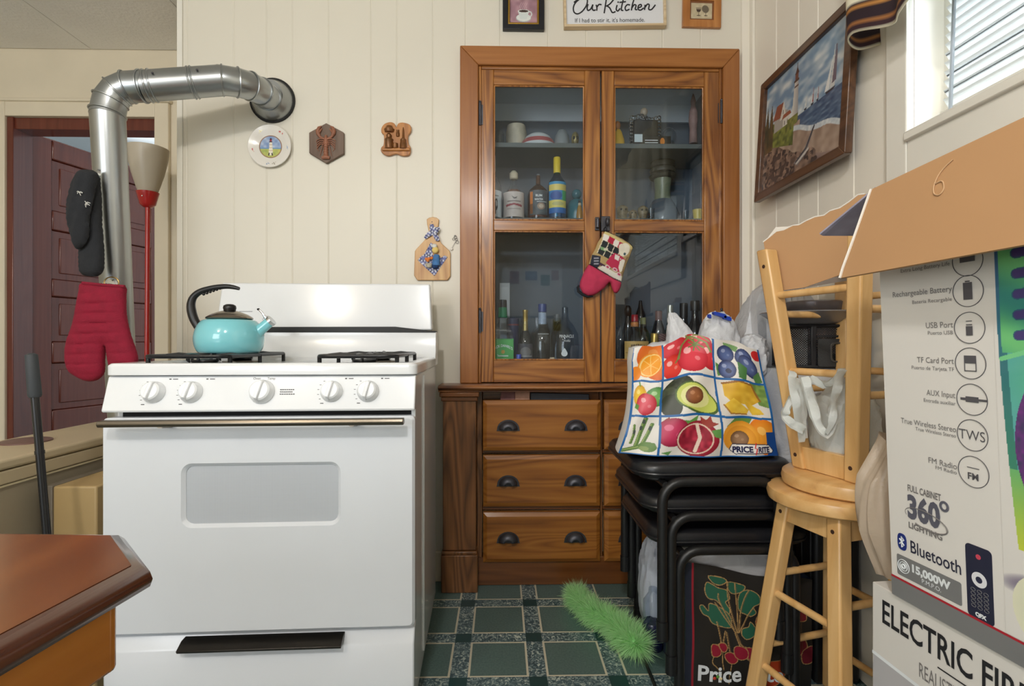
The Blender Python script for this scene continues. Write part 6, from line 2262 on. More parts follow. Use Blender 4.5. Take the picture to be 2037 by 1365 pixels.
SK = M('carrier_blue_ink', (26, 64, 176), .5)
for x, y, w_, r_ in ((1432, 626, .017, 0), (1447, 633, .010, 1), (1412, 629, .003, 0)):
    c = atY(x, y, 1.523)
    gg = G().prism(sm2([(-w_, -.004), (0, -.005), (w_, -.006), (w_ * .9, .004), (0, .005), (-w_, .004)], 3), lambda u, v: Vector((c.x + u, 1.519 + .0, c.z + v - .25 * u)), lambda u, v: Vector((c.x + u, 1.535, c.z + v - .25 * u)))
    gg.obj('blue_print', SK, pb2_)

# ------------------------------------------------------------------ black produce bag under the chairs
YB = 1.452
x0, x1 = .512, .868
ZT = .358
pbag = thing('produce_bag', 'black reusable bag printed with radishes standing on the floor', 'bag', (.69, 1.54, 0))
zmf = lambda px, py: (lambda p: ((p.x - x0) / (x1 - x0), p.z / ZT))(atY(px, py, YB))
NX, NY = 250, 230
A = artgrid(NX, NY, 1, 1, (34, 30, 27))
A.put(np.ones(A.X.shape), (28, 25, 23), (46, 42, 37), A.nz(7, 0, 0, 5))
sc_ = 4.964
Pz = lambda x, y: zmf(1340 + x / sc_, 1090 + y / sc_)
OUTL = (176, 140, 88)


def shape(pts, col, k=4, w_=.006):
    q = sm2([Pz(x, y) for x, y in pts], k)
    A.poly(q, col)
    A.line(q + [q[0]], w_, OUTL)


def curve(pts, col=OUTL, w_=.006):
    A.line([(p.x, p.y) for p in smooth_path([(*Pz(x, y), 0) for x, y in pts], 5)], w_, col)


GRN = (38, 92, 70)
shape([(340, 240), (480, 230), (520, 260), (450, 310), (380, 300)], GRN)
shape([(320, 310), (380, 320), (430, 340), (520, 350), (540, 430), (500, 470), (540, 540), (520, 590), (420, 480), (340, 470), (305, 400)], GRN)
shape([(530, 260), (690, 260), (690, 310), (640, 350), (570, 370), (530, 330)], GRN)
shape([(650, 350), (740, 300), (830, 340), (845, 430), (780, 480), (805, 540), (750, 580), (690, 560), (640, 540), (620, 470)], GRN)
shape([(350, 520), (450, 540), (540, 600), (555, 720), (480, 740), (380, 720), (340, 660), (290, 640), (255, 570), (290, 550), (340, 600)], GRN)
shape([(660, 720), (720, 690), (740, 640), (780, 680), (805, 740), (760, 800), (700, 830), (655, 790)], GRN)
for pts in ([(610, 770), (560, 600), (520, 400), (530, 260)], [(615, 770), (610, 560), (600, 260)], [(625, 770), (640, 560), (690, 400), (740, 300)], [(600, 780), (480, 620), (400, 500)], [(630, 760), (700, 600), (780, 480)], [(580, 740), (440, 480), (430, 400)], [(600, 780), (650, 900), (700, 920)], [(590, 780), (640, 920)], [(420, 700), (460, 900), (430, 930)], [(500, 780), (480, 920)], [(510, 790), (550, 1010)]):
    curve(pts)
    curve([(x + 10, y) for x, y in pts], (120, 92, 60), .004)
RADC = (142, 24, 48)
for pts in ([(365, 950), (400, 930), (455, 960), (460, 1030), (410, 1060), (370, 1040)], [(440, 930), (490, 910), (525, 950), (510, 1000), (470, 1000)], [(500, 1030), (560, 1005), (625, 1050), (620, 1110), (570, 1130), (515, 1090)], [(700, 930), (770, 930), (805, 980), (790, 1050), (720, 1050)], [(590, 950), (640, 920), (710, 950), (720, 1040), (660, 1080), (600, 1040)]):
    shape(pts, RADC)
for pts in ([(385, 1060), (375, 1120), (430, 1180), (465, 1240)], [(480, 1000), (475, 1100), (488, 1190)], [(570, 1130), (560, 1190), (545, 1260), (540, 1340)], [(715, 1060), (760, 1100), (765, 1135)], [(790, 1050), (790, 1095)]):
    curve(pts, OUTL, .006)
shape([(795, 640), (830, 560), (900, 530), (980, 560), (1010, 640), (970, 720), (890, 750), (820, 710)], (176, 26, 24))
shape([(905, 420), (960, 400), (1010, 440), (990, 500), (930, 500)], (170, 26, 24))
curve([(860, 340), (860, 540)])
curve([(855, 750), (850, 1000), (820, 1080)])
shape([(790, 1080), (840, 1075), (1090, 1060), (1140, 940), (1120, 1150), (1060, 1290), (960, 1380), (740, 1380), (790, 1250)], (176, 60, 24))
shape([(1170, 820), (1230, 770), (1300, 850), (1310, 950), (1250, 1015), (1190, 960), (1155, 890)], (116, 22, 36))
shape([(1140, 470), (1200, 440), (1290, 470), (1310, 600), (1230, 620), (1150, 560)], (112, 20, 34))
shape([(1280, 950), (1370, 900), (1370, 1080), (1290, 1120), (1260, 1040)], (104, 18, 34))
for i in range(6):
    curve([(1130 + 30 * i, 420), (1150 + 20 * i, 700), (1120 + 30 * i, 1000)], (90, 66, 46), .004)
A.put(A.X < .05, (34, 40, 58)).put((A.X > .05) & (A.X < .068), (156, 30, 44))


def pfb(u, v, d=0.0):
    return Vector((x0 + (x1 - x0) * u, YB - d - .010 * math.sin(math.pi * u) * math.sin(math.pi * v) + .004 * math.sin(u * 14 + v * 9) * (1 - v * .5), .003 + (ZT - .008 - .075 * max(0, u - .05) * (1 - .3 * u) + .004 * math.sin(u * 9)) * v))


g = G().sheet(NX, NY, lambda u, v: pfb(u, v))
g.col = A.lin()
g.obj('printed_front', PRINT('produce_bag_print', .5), pbag, smooth=60)
NVS = M('navy_bag_side', (40, 48, 66), .5, var=.1)
YB1 = 1.63
G().sheet(8, 10, lambda u, v: pfb(0, v).lerp(Vector((x0 - .006, YB1, pfb(0, v).z)), u)).obj('bag_side', NVS, pbag, smooth=60)
G().sheet(8, 10, lambda u, v: pfb(1, v).lerp(Vector((x1, YB1, pfb(1, v).z)), u)).obj('bag_side', NVS, pbag, smooth=60)
G().sheet(8, 10, lambda u, v: Vector((x0 - .006 + (x1 - x0 + .006) * u, YB1, pfb(u, v).z))).obj('bag_back', NVS, pbag, smooth=60)
G().sheet(8, 4, lambda u, v: pfb(u, 0).lerp(Vector((x0 + (x1 - x0) * u, YB1, .003)), v)).obj('bag_base', NVS, pbag, smooth=60)
w0 = zmf(1386, 1355)
text('Price Rite', .066, lambda u, v: pfb(w0[0] + u / (x1 - x0), w0[1] + v / ZT, .003), INKW, pbag, wx=.92, bold=.0016)
for k, col in ((0, (196, 60, 40)), (1, (90, 150, 60)), (2, (226, 206, 160))):
    a_, b_ = zmf(1419 + 6 * k, 1347 - 4 * (k % 2))
    G().ball(pfb(a_, b_, .004), .0045, 8, 1, .3, 1).obj('logo_dot', M('logo_dot_%d' % k, col, .5), pbag)
carrier('plastic_bag', 'white plastic bag filling the top of the black produce bag', (.67, 1.545, .320), (.150, .080, .098), 21, None, .12, FILM('greyish_carrier', (206, 204, 204), .4, .3, .5, 20))
# white bag and blue bottle behind the left chair legs
q = atY(1300, 1130, 1.72)
carrier('plastic_bag', 'white plastic bag on floor behind the left chair legs', (q.x + .015, 1.735, .16), (.050, .06, .165), 31, None, .12, FILM('pale_blue_carrier', (214, 220, 232), .35, .35, .4, 20), flat_=.002)
t = thing('water_bottle', 'clear bottle with navy base lying behind the left chair legs', 'bottle', atZ(1297, 1215, .0))
q = atY(1299, 1190, 1.655)
G().lathe([(.030, 0), (.034, .01), (.034, .075), (.030, .085)], (q.x, 1.655, .001), 24).obj('navy_base', M('navy_plastic_shine', (20, 24, 60), .2, coat=.4), t)
G().lathe([(.030, .085), (.032, .10), (.03, .15), (.014, .175), (.013, .19), (0, .19)], (q.x, 1.655, .001), 24).obj('clear_body', GLASS('clear_plastic', (.85, .88, .92), 1.5, .08), t)

# ------------------------------------------------------------------ green duster on the floor
p0, p1 = atZ(1143, 1182, .035), atZ(1268, 1285, .04)
du = thing('fluffy_duster', 'bright green fluffy duster lying on the tiled floor', 'duster', ((p0.x + p1.x) / 2, (p0.y + p1.y) / 2, 0))
axis = (p1 - p0).normalized()
FLU = FILM('green_fluff', (206, 246, 190), .9, .5, 0)
core = smooth_path([p0 + Vector((0, 0, -.003)), p0.lerp(p1, .33) + Vector((-.012, -.012, 0)), p0.lerp(p1, .66) + Vector((.004, .004, 0)), p1], 5)
G().tube(core, [.02] + [.024] * (len(core) - 2) + [.02], 12).obj('core', M('green_core', (150, 215, 140), .9), du)
rng_ = random.Random(11)
g = G()
L = (p1 - p0).length
for i in range(15000):
    t_ = rng_.random()
    f = t_ * (len(core) - 1)
    a = core[min(int(f), len(core) - 2)].lerp(core[min(int(f) + 1, len(core) - 1)], f - int(f))
    d = Vector((rng_.gauss(0, 1), rng_.gauss(0, 1), rng_.gauss(.15, 1)))
    if .06 < t_ < .94:
        d -= axis * d.dot(axis) * .75
    else:
        d += axis * (1.0 if t_ > .5 else -1.0)
    d.normalize()
    clump = .75 + .5 * noise.noise(Vector((t_ * 14, d.x * 2.5, d.z * 2.5)))
    ln = rng_.uniform(.030, .060) * clump * (1.12 if t_ > .72 else .95)
    b0 = a + d * .018
    bend = Vector((rng_.uniform(-1, 1), rng_.uniform(-1, 1), rng_.uniform(-1, .6))) * .012
    b1, b2 = b0 + d * ln * .55 + bend * .4, b0 + d * ln + bend
    for q in (b0, b1, b2):
        q.z = max(q.z, .003 + .002 * rng_.random())
    sdv = d.cross(Vector((rng_.random() - .5, rng_.random() - .5, rng_.random() - .5)))
    sdv.normalize()
    w_ = .0009
    g.add([b0 - sdv * w_, b0 + sdv * w_, b1 + sdv * w_ * .8, b1 - sdv * w_ * .8, b2], [(0, 1, 2, 3), (3, 2, 4)])
g.obj('fluff', FLU, du, smooth=0, weld=False, recalc=False)
e = p1 + Vector((.015, -.05, -.02))
G().tube([p1, atZ(1285, 1320, .012), atZ(1302, 1362, .010), atZ(1312, 1400, .010)], [.004, .0045, .005, .005], 10).obj('handle', BLACK, du)

# ------------------------------------------------------------------ two round-topped stools, the upper one upside down
BIRCH = WOOD('birch_wood', (202, 152, 92), (220, 174, 112), (234, 194, 136), 'Z', 26, .35, .3, 4, .2)
BIRS = WOOD('birch_seat', (196, 146, 88), (216, 168, 106), (230, 188, 128), 'X', 26, .33, .35, 4, .2)


def make_stool(label, loc, rot):
    t = thing('round_stool', label, 'stool', loc, rot, group=None)
    H, T, RR = .605, .038, .156
    G().lathe([(0, H - T), (RR - .012, H - T), (RR - .003, H - T + .006), (RR, H - T / 2), (RR - .003, H - .006), (RR - .014, H), (0, H)], (0, 0, 0), 64).obj('seat', BIRS, t, local=True, smooth=40)
    a, b_ = .074, .134
    zt = H - T
    cor = [(-1, 1), (-1, -1), (1, -1), (1, 1)]

    def at(c, z):
        s = b_ + (a - b_) * z / zt
        return Vector((c[0] * s, c[1] * s, z))
    for c in cor:
        h = .0185
        vs = []
        for z in (0, zt):
            p = at(c, z)
            vs += [p + Vector((sx * h, sy * h, 0)) for sx, sy in ((-1, -1), (1, -1), (1, 1), (-1, 1))]
        l = G().hexa(vs).obj('leg', BIRCH, t, local=True, bevel=.005)
        p = at(c, zt - .035)
        G().cyl(p + Vector((c[0] * .0175, 0, 0)), p + Vector((c[0] * .0192, 0, 0)), .005, n=12).obj('screw_hole', M('dark_hole', (60, 34, 20), .7), l, local=True)
        p = at(c, .045)
        G().cyl(p + Vector((c[0] * .0175, 0, 0)), p + Vector((c[0] * .0192, 0, 0)), .005, n=12).obj('screw_hole', M('dark_hole', (60, 34, 20), .7), l, local=True)
    for i in range(4):
        c, d = cor[i], cor[(i + 1) % 4]
        for z in ((.318, .122) if i % 2 == 0 else (.365, .170)):
            G().cyl(at(c, z), at(d, z), .0092, n=16).obj('rung', BIRCH, t, local=True)
        p, q = at(c, zt - .035), at(d, zt - .035)
        nrm = (q - p).normalized().cross(Vector((0, 0, 1))) * .010
        p2, q2 = at(c, zt - .001), at(d, zt - .001)
        p1_, q1_ = at(c, zt - .058), at(d, zt - .058)
        G().hexa([p1_ - nrm, q1_ - nrm, q1_ + nrm, p1_ + nrm, p2 - nrm, q2 - nrm, q2 + nrm, p2 + nrm]).obj('apron', BIRCH, t, local=True, bevel=.002)
    return t


SX, SY = .832, 1.290
st1 = make_stool('pale wooden round stool standing on the floor under an upturned one', (SX, SY, 0), (0, 0, R(15)))
st2 = dup(st1, (SX + .036, SY - .004, 1.211), (R(180), 0, R(16)), 'pale wooden round stool turned upside down on another stool')

# greenish white bag knotted inside the upturned stool
hb = thing('plastic_bag', 'translucent white plastic bag tied inside the legs of upturned stool', 'plastic bag', (SX, SY, .646))
MILK = FILM('milky_plastic', (240, 243, 240), .35, .4, .6, 18)
crumple(G(), (SX + .024, SY + .004, .750), (.064, .064, .104), 44, .12, flat=.6445, freq=2.0).obj('bag_body', MILK, hb, smooth=50)


def ribbon(pts, w_, name, par, mat, th=.003):
    pts = smooth_path(pts, 6)
    g = G()
    k = len(pts)
    vs = []
    for i, p in enumerate(pts):
        t = (pts[min(i + 1, k - 1)] - pts[max(i - 1, 0)]).normalized()
        sd = t.cross(Vector((.3, -1, .15))).normalized()
        ww = w_[min(int(i / k * len(w_)), len(w_) - 1)] if isinstance(w_, list) else w_
        n_ = sd.cross(t) * th
        cr = .006 * math.sin(i * .9)
        vs += [p - sd * ww, p - sd * ww * .3 + n_ * 2.5 + Vector((0, -cr, 0)), p + sd * ww * .35 - n_ * 1.5, p + sd * ww, p + sd * ww * .3 - n_ * 3, p - sd * ww * .4 - n_ * 2]
    fs = []
    for i in range(k - 1):
        fs += [(i * 6 + j, i * 6 + (j + 1) % 6, (i + 1) * 6 + (j + 1) % 6, (i + 1) * 6 + j) for j in range(6)]
    fs += [tuple(range(6)), tuple(reversed(range((k - 1) * 6, k * 6)))]
    return g.add(vs, fs).obj(name, mat, par, smooth=60)


YR = lambda x: 1.285 - (x - 1590) * .00089 - .022


def h_(x, y, o=0.0):
    return atY(x, y, YR(x) + o)


ribbon([h_(1598, 876, .02), h_(1592, 820), h_(1584, 768), h_(1580, 745, .02)], [.016, .022, .024, .02], 'handle', hb, MILK)
ribbon([h_(1600, 750, .01), h_(1612, 790), h_(1628, 845, -.01), h_(1648, 862, -.012), h_(1662, 820, -.01), h_(1672, 770), h_(1684, 735)], [.016, .018, .014, .012, .016, .022, .026], 'handle', hb, MILK)
ribbon([h_(1576, 790), h_(1566, 812, -.02), h_(1562, 828, -.02), h_(1580, 845, -.02), h_(1600, 855, -.01)], [.010, .012, .014, .012], 'handle', hb, MILK)
ribbon([h_(1612, 752, .03), h_(1640, 765, .03), h_(1668, 752, .02), h_(1690, 740, .02)], [.012, .014, .016], 'handle', hb, MILK)

# black ribbed trunk behind the stools, with white-wrapped things and the desk organiser on it
tr_ = thing('storage_trunk', 'black ribbed storage trunk behind the stools by the wall', 'trunk', (.95, 1.65, 0))
BLKP = M('black_ribbed_plastic', (24, 24, 25), .45, var=.1)
G().box(.886, 1.014, 1.465, 1.90, .002, .60).obj('body', BLKP, tr_, bevel=.008)
for i in range(9):
    y = 1.48 + .045 * i
    G().box(.880, .887, y, y + .016, .03, .575).obj('rib', BLKP, tr_, bevel=.003)
G().box(.876, 1.018, 1.458, 1.905, .601, .625).obj('lid', BLKP, tr_, bevel=.006)


def pile(p, d):
    # high at the back, a flat shoulder in front to carry the organiser
    if p.y < -.03:
        p.z = min(p.z, .123)
    return p


carrier('plastic_bag', 'large white plastic bag bulging behind the stools below lighthouse painting', (.890, 1.65, .77), (.125, .215, .38), 51, pile, .07, None, flat_=.627)
q = atY(1503, 660, 1.72)
carrier('plastic_bag', 'crumpled white plastic bag in the corner behind the fruit bag', (q.x + .055, 1.70, .85), (.085, .08, .20), 61, None, .14, None, flat_=.655)

YO = 1.455
og = thing('desk_organizer', 'black wire-mesh desk organizer with a drawer behind the upturned stool', 'organizer', (.88, 1.52, .89))
m, nt, b = nt_new('black_wire_mesh')
out_ = nt.nodes['Material Output']
v = objcoord(nt, (1, 1, 1))
rot = N(nt, 'ShaderNodeVectorRotate', rotation_type='Y_AXIS')
rot.inputs['Angle'].default_value = R(45)
nt.links.new(v, rot.inputs['Vector'])
sx_ = N(nt, 'ShaderNodeSeparateXYZ')
nt.links.new(rot.outputs[0], sx_.inputs[0])


def bars(o):
    f = mth('FRACT', mth('MULTIPLY', o, 1 / .0046))
    return mth('LESS_THAN', f, .42)


# mth() links into the floor tree, so make nodes here by hand
def mth2(op, a, b_=None):
    n = N(nt, 'ShaderNodeMath', operation=op)
    for i, q in enumerate((a, b_)):
        if q is None:
            continue
        if isinstance(q, (int, float)):
            n.inputs[i].default_value = q
        else:
            nt.links.new(q, n.inputs[i])
    return n.outputs[0]


fx = mth2('LESS_THAN', mth2('FRACT', mth2('MULTIPLY', sx_.outputs[0], 1 / .0046)), .40)
fz = mth2('LESS_THAN', mth2('FRACT', mth2('MULTIPLY', sx_.outputs[2], 1 / .0046)), .40)
mxx = mth2('MAXIMUM', fx, fz)
b.inputs['Base Color'].default_value = (.012, .012, .014, 1)
b.inputs['Roughness'].default_value = .4
nt.links.new(mxx, b.inputs['Alpha'])
MESHM = m
OC = atY(1566, 700, YO)
xa, xb = OC.x, OC.x + .205
za, zc = atY(1600, 732, YO).z, atY(1600, 646, YO).z
ORGB = M('black_wire_frame', (22, 22, 26), .4)
g = G()
for z in (za + .004, zc - .004):
    G().tube([(p[0], p[1], z) for p in rrect(xa, xb, YO, YO + .15, .012, 4)], .0045, 8, closed=True).obj('rim', ORGB, og)
for x, y in ((xa + .003, YO + .003), (xb - .003, YO + .003), (xa + .003, YO + .147), (xb - .003, YO + .147)):
    G().cyl((x, y, za), (x, y, zc), .004, n=8).obj('post', ORGB, og)
for x_0, x_1, y_0, y_1 in ((xa + .004, xa + .062, YO + .002, YO + .003), (xa + .07, xb - .004, YO + .002, YO + .003), (xa + .004, xb - .004, YO + .147, YO + .148)):
    G().box(x_0, x_1, y_0, y_1, za + .006, zc - .006).obj('mesh_wall', MESHM, og, smooth=0)
for x in (xa + .002, xb - .003):
    G().box(x, x + .001, YO + .004, YO + .146, za + .006, zc - .006).obj('mesh_wall', ORGB, og, smooth=0)
G().box(xa + .060, xa + .074, YO - .004, YO + .004, za, zc).obj('divider', ORGB, og, bevel=.002)
G().box(xa + .074, xb, YO - .004, YO + .003, zc - .036, zc - .030).obj('divider', ORGB, og)
xc, xd, zd_, ze = xa + .076, xb - .004, za + .004, zc - .040
k_ = 6
o_ = rrect(xc, xd, zd_, ze, .006, k_)
i_ = rrect(xc + .035, xd - .035, zd_ + .017, ze - .014, .010, k_)
G().ring(o_, i_, lambda x, z: Vector((x, YO - .008, z)), lambda x, z: Vector((x, YO - .005, z))).obj('drawer_front', M('dark_mesh_drawer', (44, 44, 44), .5, var=.4, scale=400), og, bevel=.001)
o2 = rrect(xc + .030, xd - .030, zd_ + .012, ze - .009, .012, k_)
G().ring(o2, i_, lambda x, z: Vector((x, YO - .011, z)), lambda x, z: Vector((x, YO - .006, z))).obj('drawer_pull', M('grey_pull', (84, 82, 78), .4, .5), og, bevel=.001)
G().box(xa + .008, xa + .056, YO + .012, YO + .14, za + .005, zc - .012).obj('organizer_fill', M('white_cell_fill', (236, 236, 234), .7, var=.04, scale=30), og)  # white block added so the left cell shows bright through the mesh
G().box(xc, xd, YO + .03, YO + .14, za + .04, zc - .008).obj('organizer_fill', M('pale_papers', (196, 170, 150), .7, var=.2, scale=30), og)
og.rotation_euler = (0, 0, 0)
piv = Matrix.Translation(Vector((xa, YO, 0))) @ Matrix.Rotation(R(-13), 4, 'Z') @ Matrix.Translation(Vector((-xa, -YO, 0)))
og.location = (piv @ Matrix.Translation(og.location)).translation
og.rotation_euler = (0, 0, R(-13))
# frying pan on the organiser
pn = thing('frying_pan', 'dark steel frying pan resting on the mesh organizer', 'pan', (.888, 1.50, zc))
pc = Vector((.888, 1.50, zc + .001))
STP = M('brushed_pan_steel', (150, 152, 160), .3, .6, var=.1, scale=8)
G().lathe([(0, .0), (.075, .0), (.09, .006), (.124, .030), (.130, .033), (.126, .036), (.11, .030), (.08, .008), (0, .008)], pc, 48).obj('pan', STP, pn, smooth=40)
G().lathe([(.078, .030), (.086, .040), (.088, .062), (.082, .066), (0, .067)], pc + Vector((.01, .0, 0)), 40).obj('lid', M('dark_purple_steel', (120, 114, 116), .3, .5, var=.1), pn, smooth=40)

# torn cardboard lying across the upturned legs
CARD = M('brown_cardboard', (182, 140, 98), .8, var=.03, scale=5)
CARE = M('torn_paper_edge', (226, 220, 210), .9)
cs = thing('cardboard_sheet', 'torn brown cardboard piece resting on the upturned stool rungs', 'cardboard', atY(1600, 580, 1.2))


def cdep(x):
    return 1.405 - (x - 1517) / 203 * .17


cp_ = [(1535, 581), (1600, 572), (1668, 548), (1700, 540), (1722, 533), (1722, 386), (1708, 388), (1690, 402), (1672, 414), (1652, 420), (1640, 429), (1622, 432), (1604, 440), (1590, 448), (1578, 449), (1560, 458), (1545, 461), (1532, 472), (1519, 482)]
fr_ = lambda x, y: atY(x, y, cdep(x))
bk_ = lambda x, y: atY(x, y, cdep(x)) + Vector((.003, .004, 0))
G().prism(cp_, fr_, bk_).obj('sheet', CARD, cs)
G().tube([fr_(x, y) + Vector((0, .002, .001)) for x, y in cp_[5:]], .0022, 6).obj('torn_edge', CARE, cs)
lp2 = [(1520, 482), (1543, 452), (1576, 450), (1560, 458), (1545, 461), (1532, 472)]
G().prism(lp2, lambda x, y: atY(x, y, cdep(x) + .012), lambda x, y: atY(x, y, cdep(x) + .015)).obj('white_backing', CARE, cs)
sl = [(1560, 579), (1600, 573), (1668, 549), (1700, 541), (1700, 556), (1640, 566), (1575, 578)]
G().prism(sl, lambda x, y: atY(x, y, cdep(x) - .01), lambda x, y: atY(x, y, cdep(x) + .03)).obj('under_fold', M('grey_cardboard', (120, 108, 98), .8), cs)

# ------------------------------------------------------------------ boxes at the right
FARY = .862
FX = atY(1776, 1152, FARY).x
sbx = thing('speaker_box', 'tall white printed speaker carton with open brown flaps', 'carton', (FX, FARY, .548), (0, 0, R(5.6)))
BMt = root_matrix(sbx)
SBH, SBL, SBT = .668, .42, .30


def sp(u, v, d=0.0):
    """u along the printed side towards the camera, v up, d out of it (local)"""
    return Vector((-d - .030 * (v / SBH), -u, v))


def uvp(px, py):
    """printed-side coordinates under a pixel"""
    o = BMt @ sp(0, 0)
    eu, ev = (BMt @ sp(1, 0)) - o, (BMt @ sp(0, 1)) - o
    n_ = eu.cross(ev)
    d = ray(px, py)
    p = EYE + d * ((o - EYE).dot(n_) / d.dot(n_)) - o
    return p.dot(eu.normalized()) / eu.length, p.dot(ev.normalized()) / ev.length


CARTW = M('white_carton_board', (222, 218, 212), .5, var=.01)
GREYB = M('grey_carton_band', (120, 120, 120), .5)
lk = dict(parent=sbx, local=True)
T0 = -.030


def cwall(a, b_, ia, ib, z0=0.0):
    f_ = lambda p, z: (p[0] + T0 * z / SBH, p[1], z)
    return [f_(a, z0), f_(b_, z0), f_(ib, z0), f_(ia, z0), f_(a, SBH), f_(b_, SBH), f_(ib, SBH), f_(ia, SBH)]


ct = .005
oc_ = [(0, 0), (0, -SBL), (SBT, -SBL), (SBT, 0)]
ic_ = [(ct, -ct), (ct, -SBL + ct), (SBT - ct, -SBL + ct), (SBT - ct, -ct)]
g = G()
for i in range(4):
    g.hexa(cwall(oc_[i], oc_[(i + 1) % 4], ic_[i], ic_[(i + 1) % 4]))
g.box(ct, SBT - ct, -SBL + ct, -ct, 0, ct)
g.obj('carton', CARTW, smooth=0, weld=False, **lk)
G().add([sp(-.0008, .0, .0006), sp(SBL, 0, .0006), sp(SBL, .030, .0006), sp(-.0008, .030, .0006)], [(0, 1, 2, 3)]).obj('grey_band', GREYB, smooth=0, **lk)
G().add([sp(-.0008, .030, .0007), sp(SBL, .030, .0007), sp(SBL, .0335, .0007), sp(-.0008, .0335, .0007)], [(0, 1, 2, 3)]).obj('red_line', M('red_line_ink', (170, 30, 44), .5), smooth=0, **lk)
GI = M('carton_grey_ink', (120, 116, 114), .6)
GD = M('carton_dark_ink', (84, 82, 86), .6)


def bt(body, x, y, h, x2, mat=GI, bold=0.0, right=True, d=.0008, name='lettering', fit=True):
    """lettering on the carton from pixel (x, y) to x2, cap height h metres"""
    ua, va = uvp(x, y)
    ub, _ = uvp(x2, y)
    size = h / .72
    cu = bpy.data.curves.new('m', 'FONT')
    cu.body = body
    cu.size = size
    ob = bpy.data.objects.new('m', cu)
    COL.objects.link(ob)
    bpy.context.view_layer.update()
    wd = max(ob.dimensions.x, 1e-4)
    bpy.data.objects.remove(ob)
    bpy.data.curves.remove(cu)
    k = (ub - ua) / wd
    return text(body, size, lambda u, v: sp(ua + u * k, va + v, d), mat, sbx, name, bold=bold, local=True)


icons = [(1925, 518), (1926, 579), (1929, 652), (1931, 723), (1934, 795), (1935, 866), (1937, 939)]
IR = .0215
for i, (x, y) in enumerate(icons):
    cu_0, cv_0 = uvp(x, y)
    pts = [sp(cu_0 + IR * math.cos(a), cv_0 + IR * math.sin(a), .0008) for a in [2 * math.pi * q / 40 for q in range(40)]]
    ic = G().tube(pts, .0005, 5, closed=True).obj('icon_ring', GD, **lk)
    P = lambda a, b_: sp(cu_0 + a * IR, cv_0 + b_ * IR, .0009)
    quad = lambda a, b_, c_, e_: G().add([P(a, c_), P(b_, c_), P(b_, e_), P(a, e_)], [(0, 1, 2, 3)])
    if i == 0:
        quad(-.5, .5, -.1, .25).obj('icon', GD, ic, local=True, smooth=0)
    elif i == 1:
        quad(-.3, .3, -.55, .55).obj('icon', GD, ic, local=True, smooth=0)
        quad(-.16, .16, .58, .66).obj('icon', GD, ic, local=True, smooth=0)
    elif i == 2:
        quad(-.22, .22, -.5, .1).obj('icon', GD, ic, local=True, smooth=0)
        quad(-.2, .2, .16, .22).obj('icon', GD, ic, local=True, smooth=0)
        quad(-.2, .2, .4, .45).obj('icon', GD, ic, local=True, smooth=0)
    elif i == 3:
        quad(-.4, .4, 0, .5).obj('icon', GD, ic, local=True, smooth=0)
        quad(-.4, -.34, -.5, 0).obj('icon', GD, ic, local=True, smooth=0)
        quad(.34, .4, -.5, 0).obj('icon', GD, ic, local=True, smooth=0)
        quad(-.4, .4, -.52, -.46).obj('icon', GD, ic, local=True, smooth=0)
    elif i == 4:
        quad(-.4, .45, -.18, .18).obj('icon', GD, ic, local=True, smooth=0)
        quad(.45, .98, -.07, .07).obj('icon', GD, ic, local=True, smooth=0)
        quad(-.75, -.4, -.08, .08).obj('icon', GD, ic, local=True, smooth=0)
    elif i == 5:
        text('TWS', .020, lambda u, v: sp(cu_0 - .0195 + u * .90, cv_0 - .007 + v, .0009), GD, sbx, local=True, bold=-.0001)
    else:
        text('FM', .013, lambda u, v: sp(cu_0 - .0085 + u, cv_0 - .011 + v, .0009), GD, sbx, local=True, bold=.0003)
        quad(-.4, .4, .22, .27).obj('icon', GD, ic, local=True, smooth=0)
for a, b_, x, y, x2, y2, xs in (('Rechargeable Battery', 'Bateria Recargable', 1776, 592, 1894, 600, 1815), ('USB Port', 'Puerto USB', 1842, 653, 1896, 666, 1846), ('TF Card Port', 'Puerto de Tarjeta TF', 1825, 721, 1898, 733, 1814), ('AUX Input', 'Entrada auxiliar', 1844, 786, 1901, 799, 1838), ('True Wireless Stereo', 'True Wireless Stereo', 1793, 841, 1902, 857, 1822), ('FM Radio', 'FM Radio', 1847, 920, 1903, 932, 1861)):
    bt(a, x, y, .0088, x2)
    bt(b_, xs, y + 13 + (2 if 'True' in b_ else 0), .0056, x2)
bt('Extra Long Battery Life', 1792, 543, .006, 1890)
bt('FULL CABINET', 1806, 976, .0105, 1871, GI, .0003)
bt('360', 1806, 1027, .036, 1866, M('carton_slate_ink', (92, 92, 104), .5), .0022)
q = uvp(1879, 1008)
G().tube([sp(q[0] + .0058 * math.cos(a), q[1] + .0062 * math.sin(a), .0008) for a in [2 * math.pi * i / 24 for i in range(24)]], .0020, 6, closed=True, flat=.4, up=(1, 0, 0)).obj('degree_mark', M('carton_slate_ink', (92, 92, 104), .5), **lk)
bt('LIGHTING', 1808, 1049, .0095, 1873, GI, .0004)
q = uvp(1842, 1036)
G().tube([sp(q[0] + .036 * math.cos(a) * 1.0, q[1] + .0135 * math.sin(a) - .10 * .036 * math.cos(a), .0009) for a in [R(20 + 320 * i / 40 - 140) for i in range(41)]], [.0003 + .0009 * (1 - abs(i - 8) / 33) for i in range(41)], 6).obj('swoosh', GI, **lk)
BTB = M('bright_navy_ink', (28, 46, 120), .5)
q = uvp(1795, 1078)
G().prism([(math.copysign(abs(math.cos(a)) ** .7, math.cos(a)) * .0085, math.copysign(abs(math.sin(a)) ** .7, math.sin(a)) * .0135) for a in [2 * math.pi * i / 32 for i in range(32)]], lambda u, v: sp(q[0] + u, q[1] + v, .0009), lambda u, v: sp(q[0] + u, q[1] + v, .0003)).obj('round_badge', BTB, **lk)
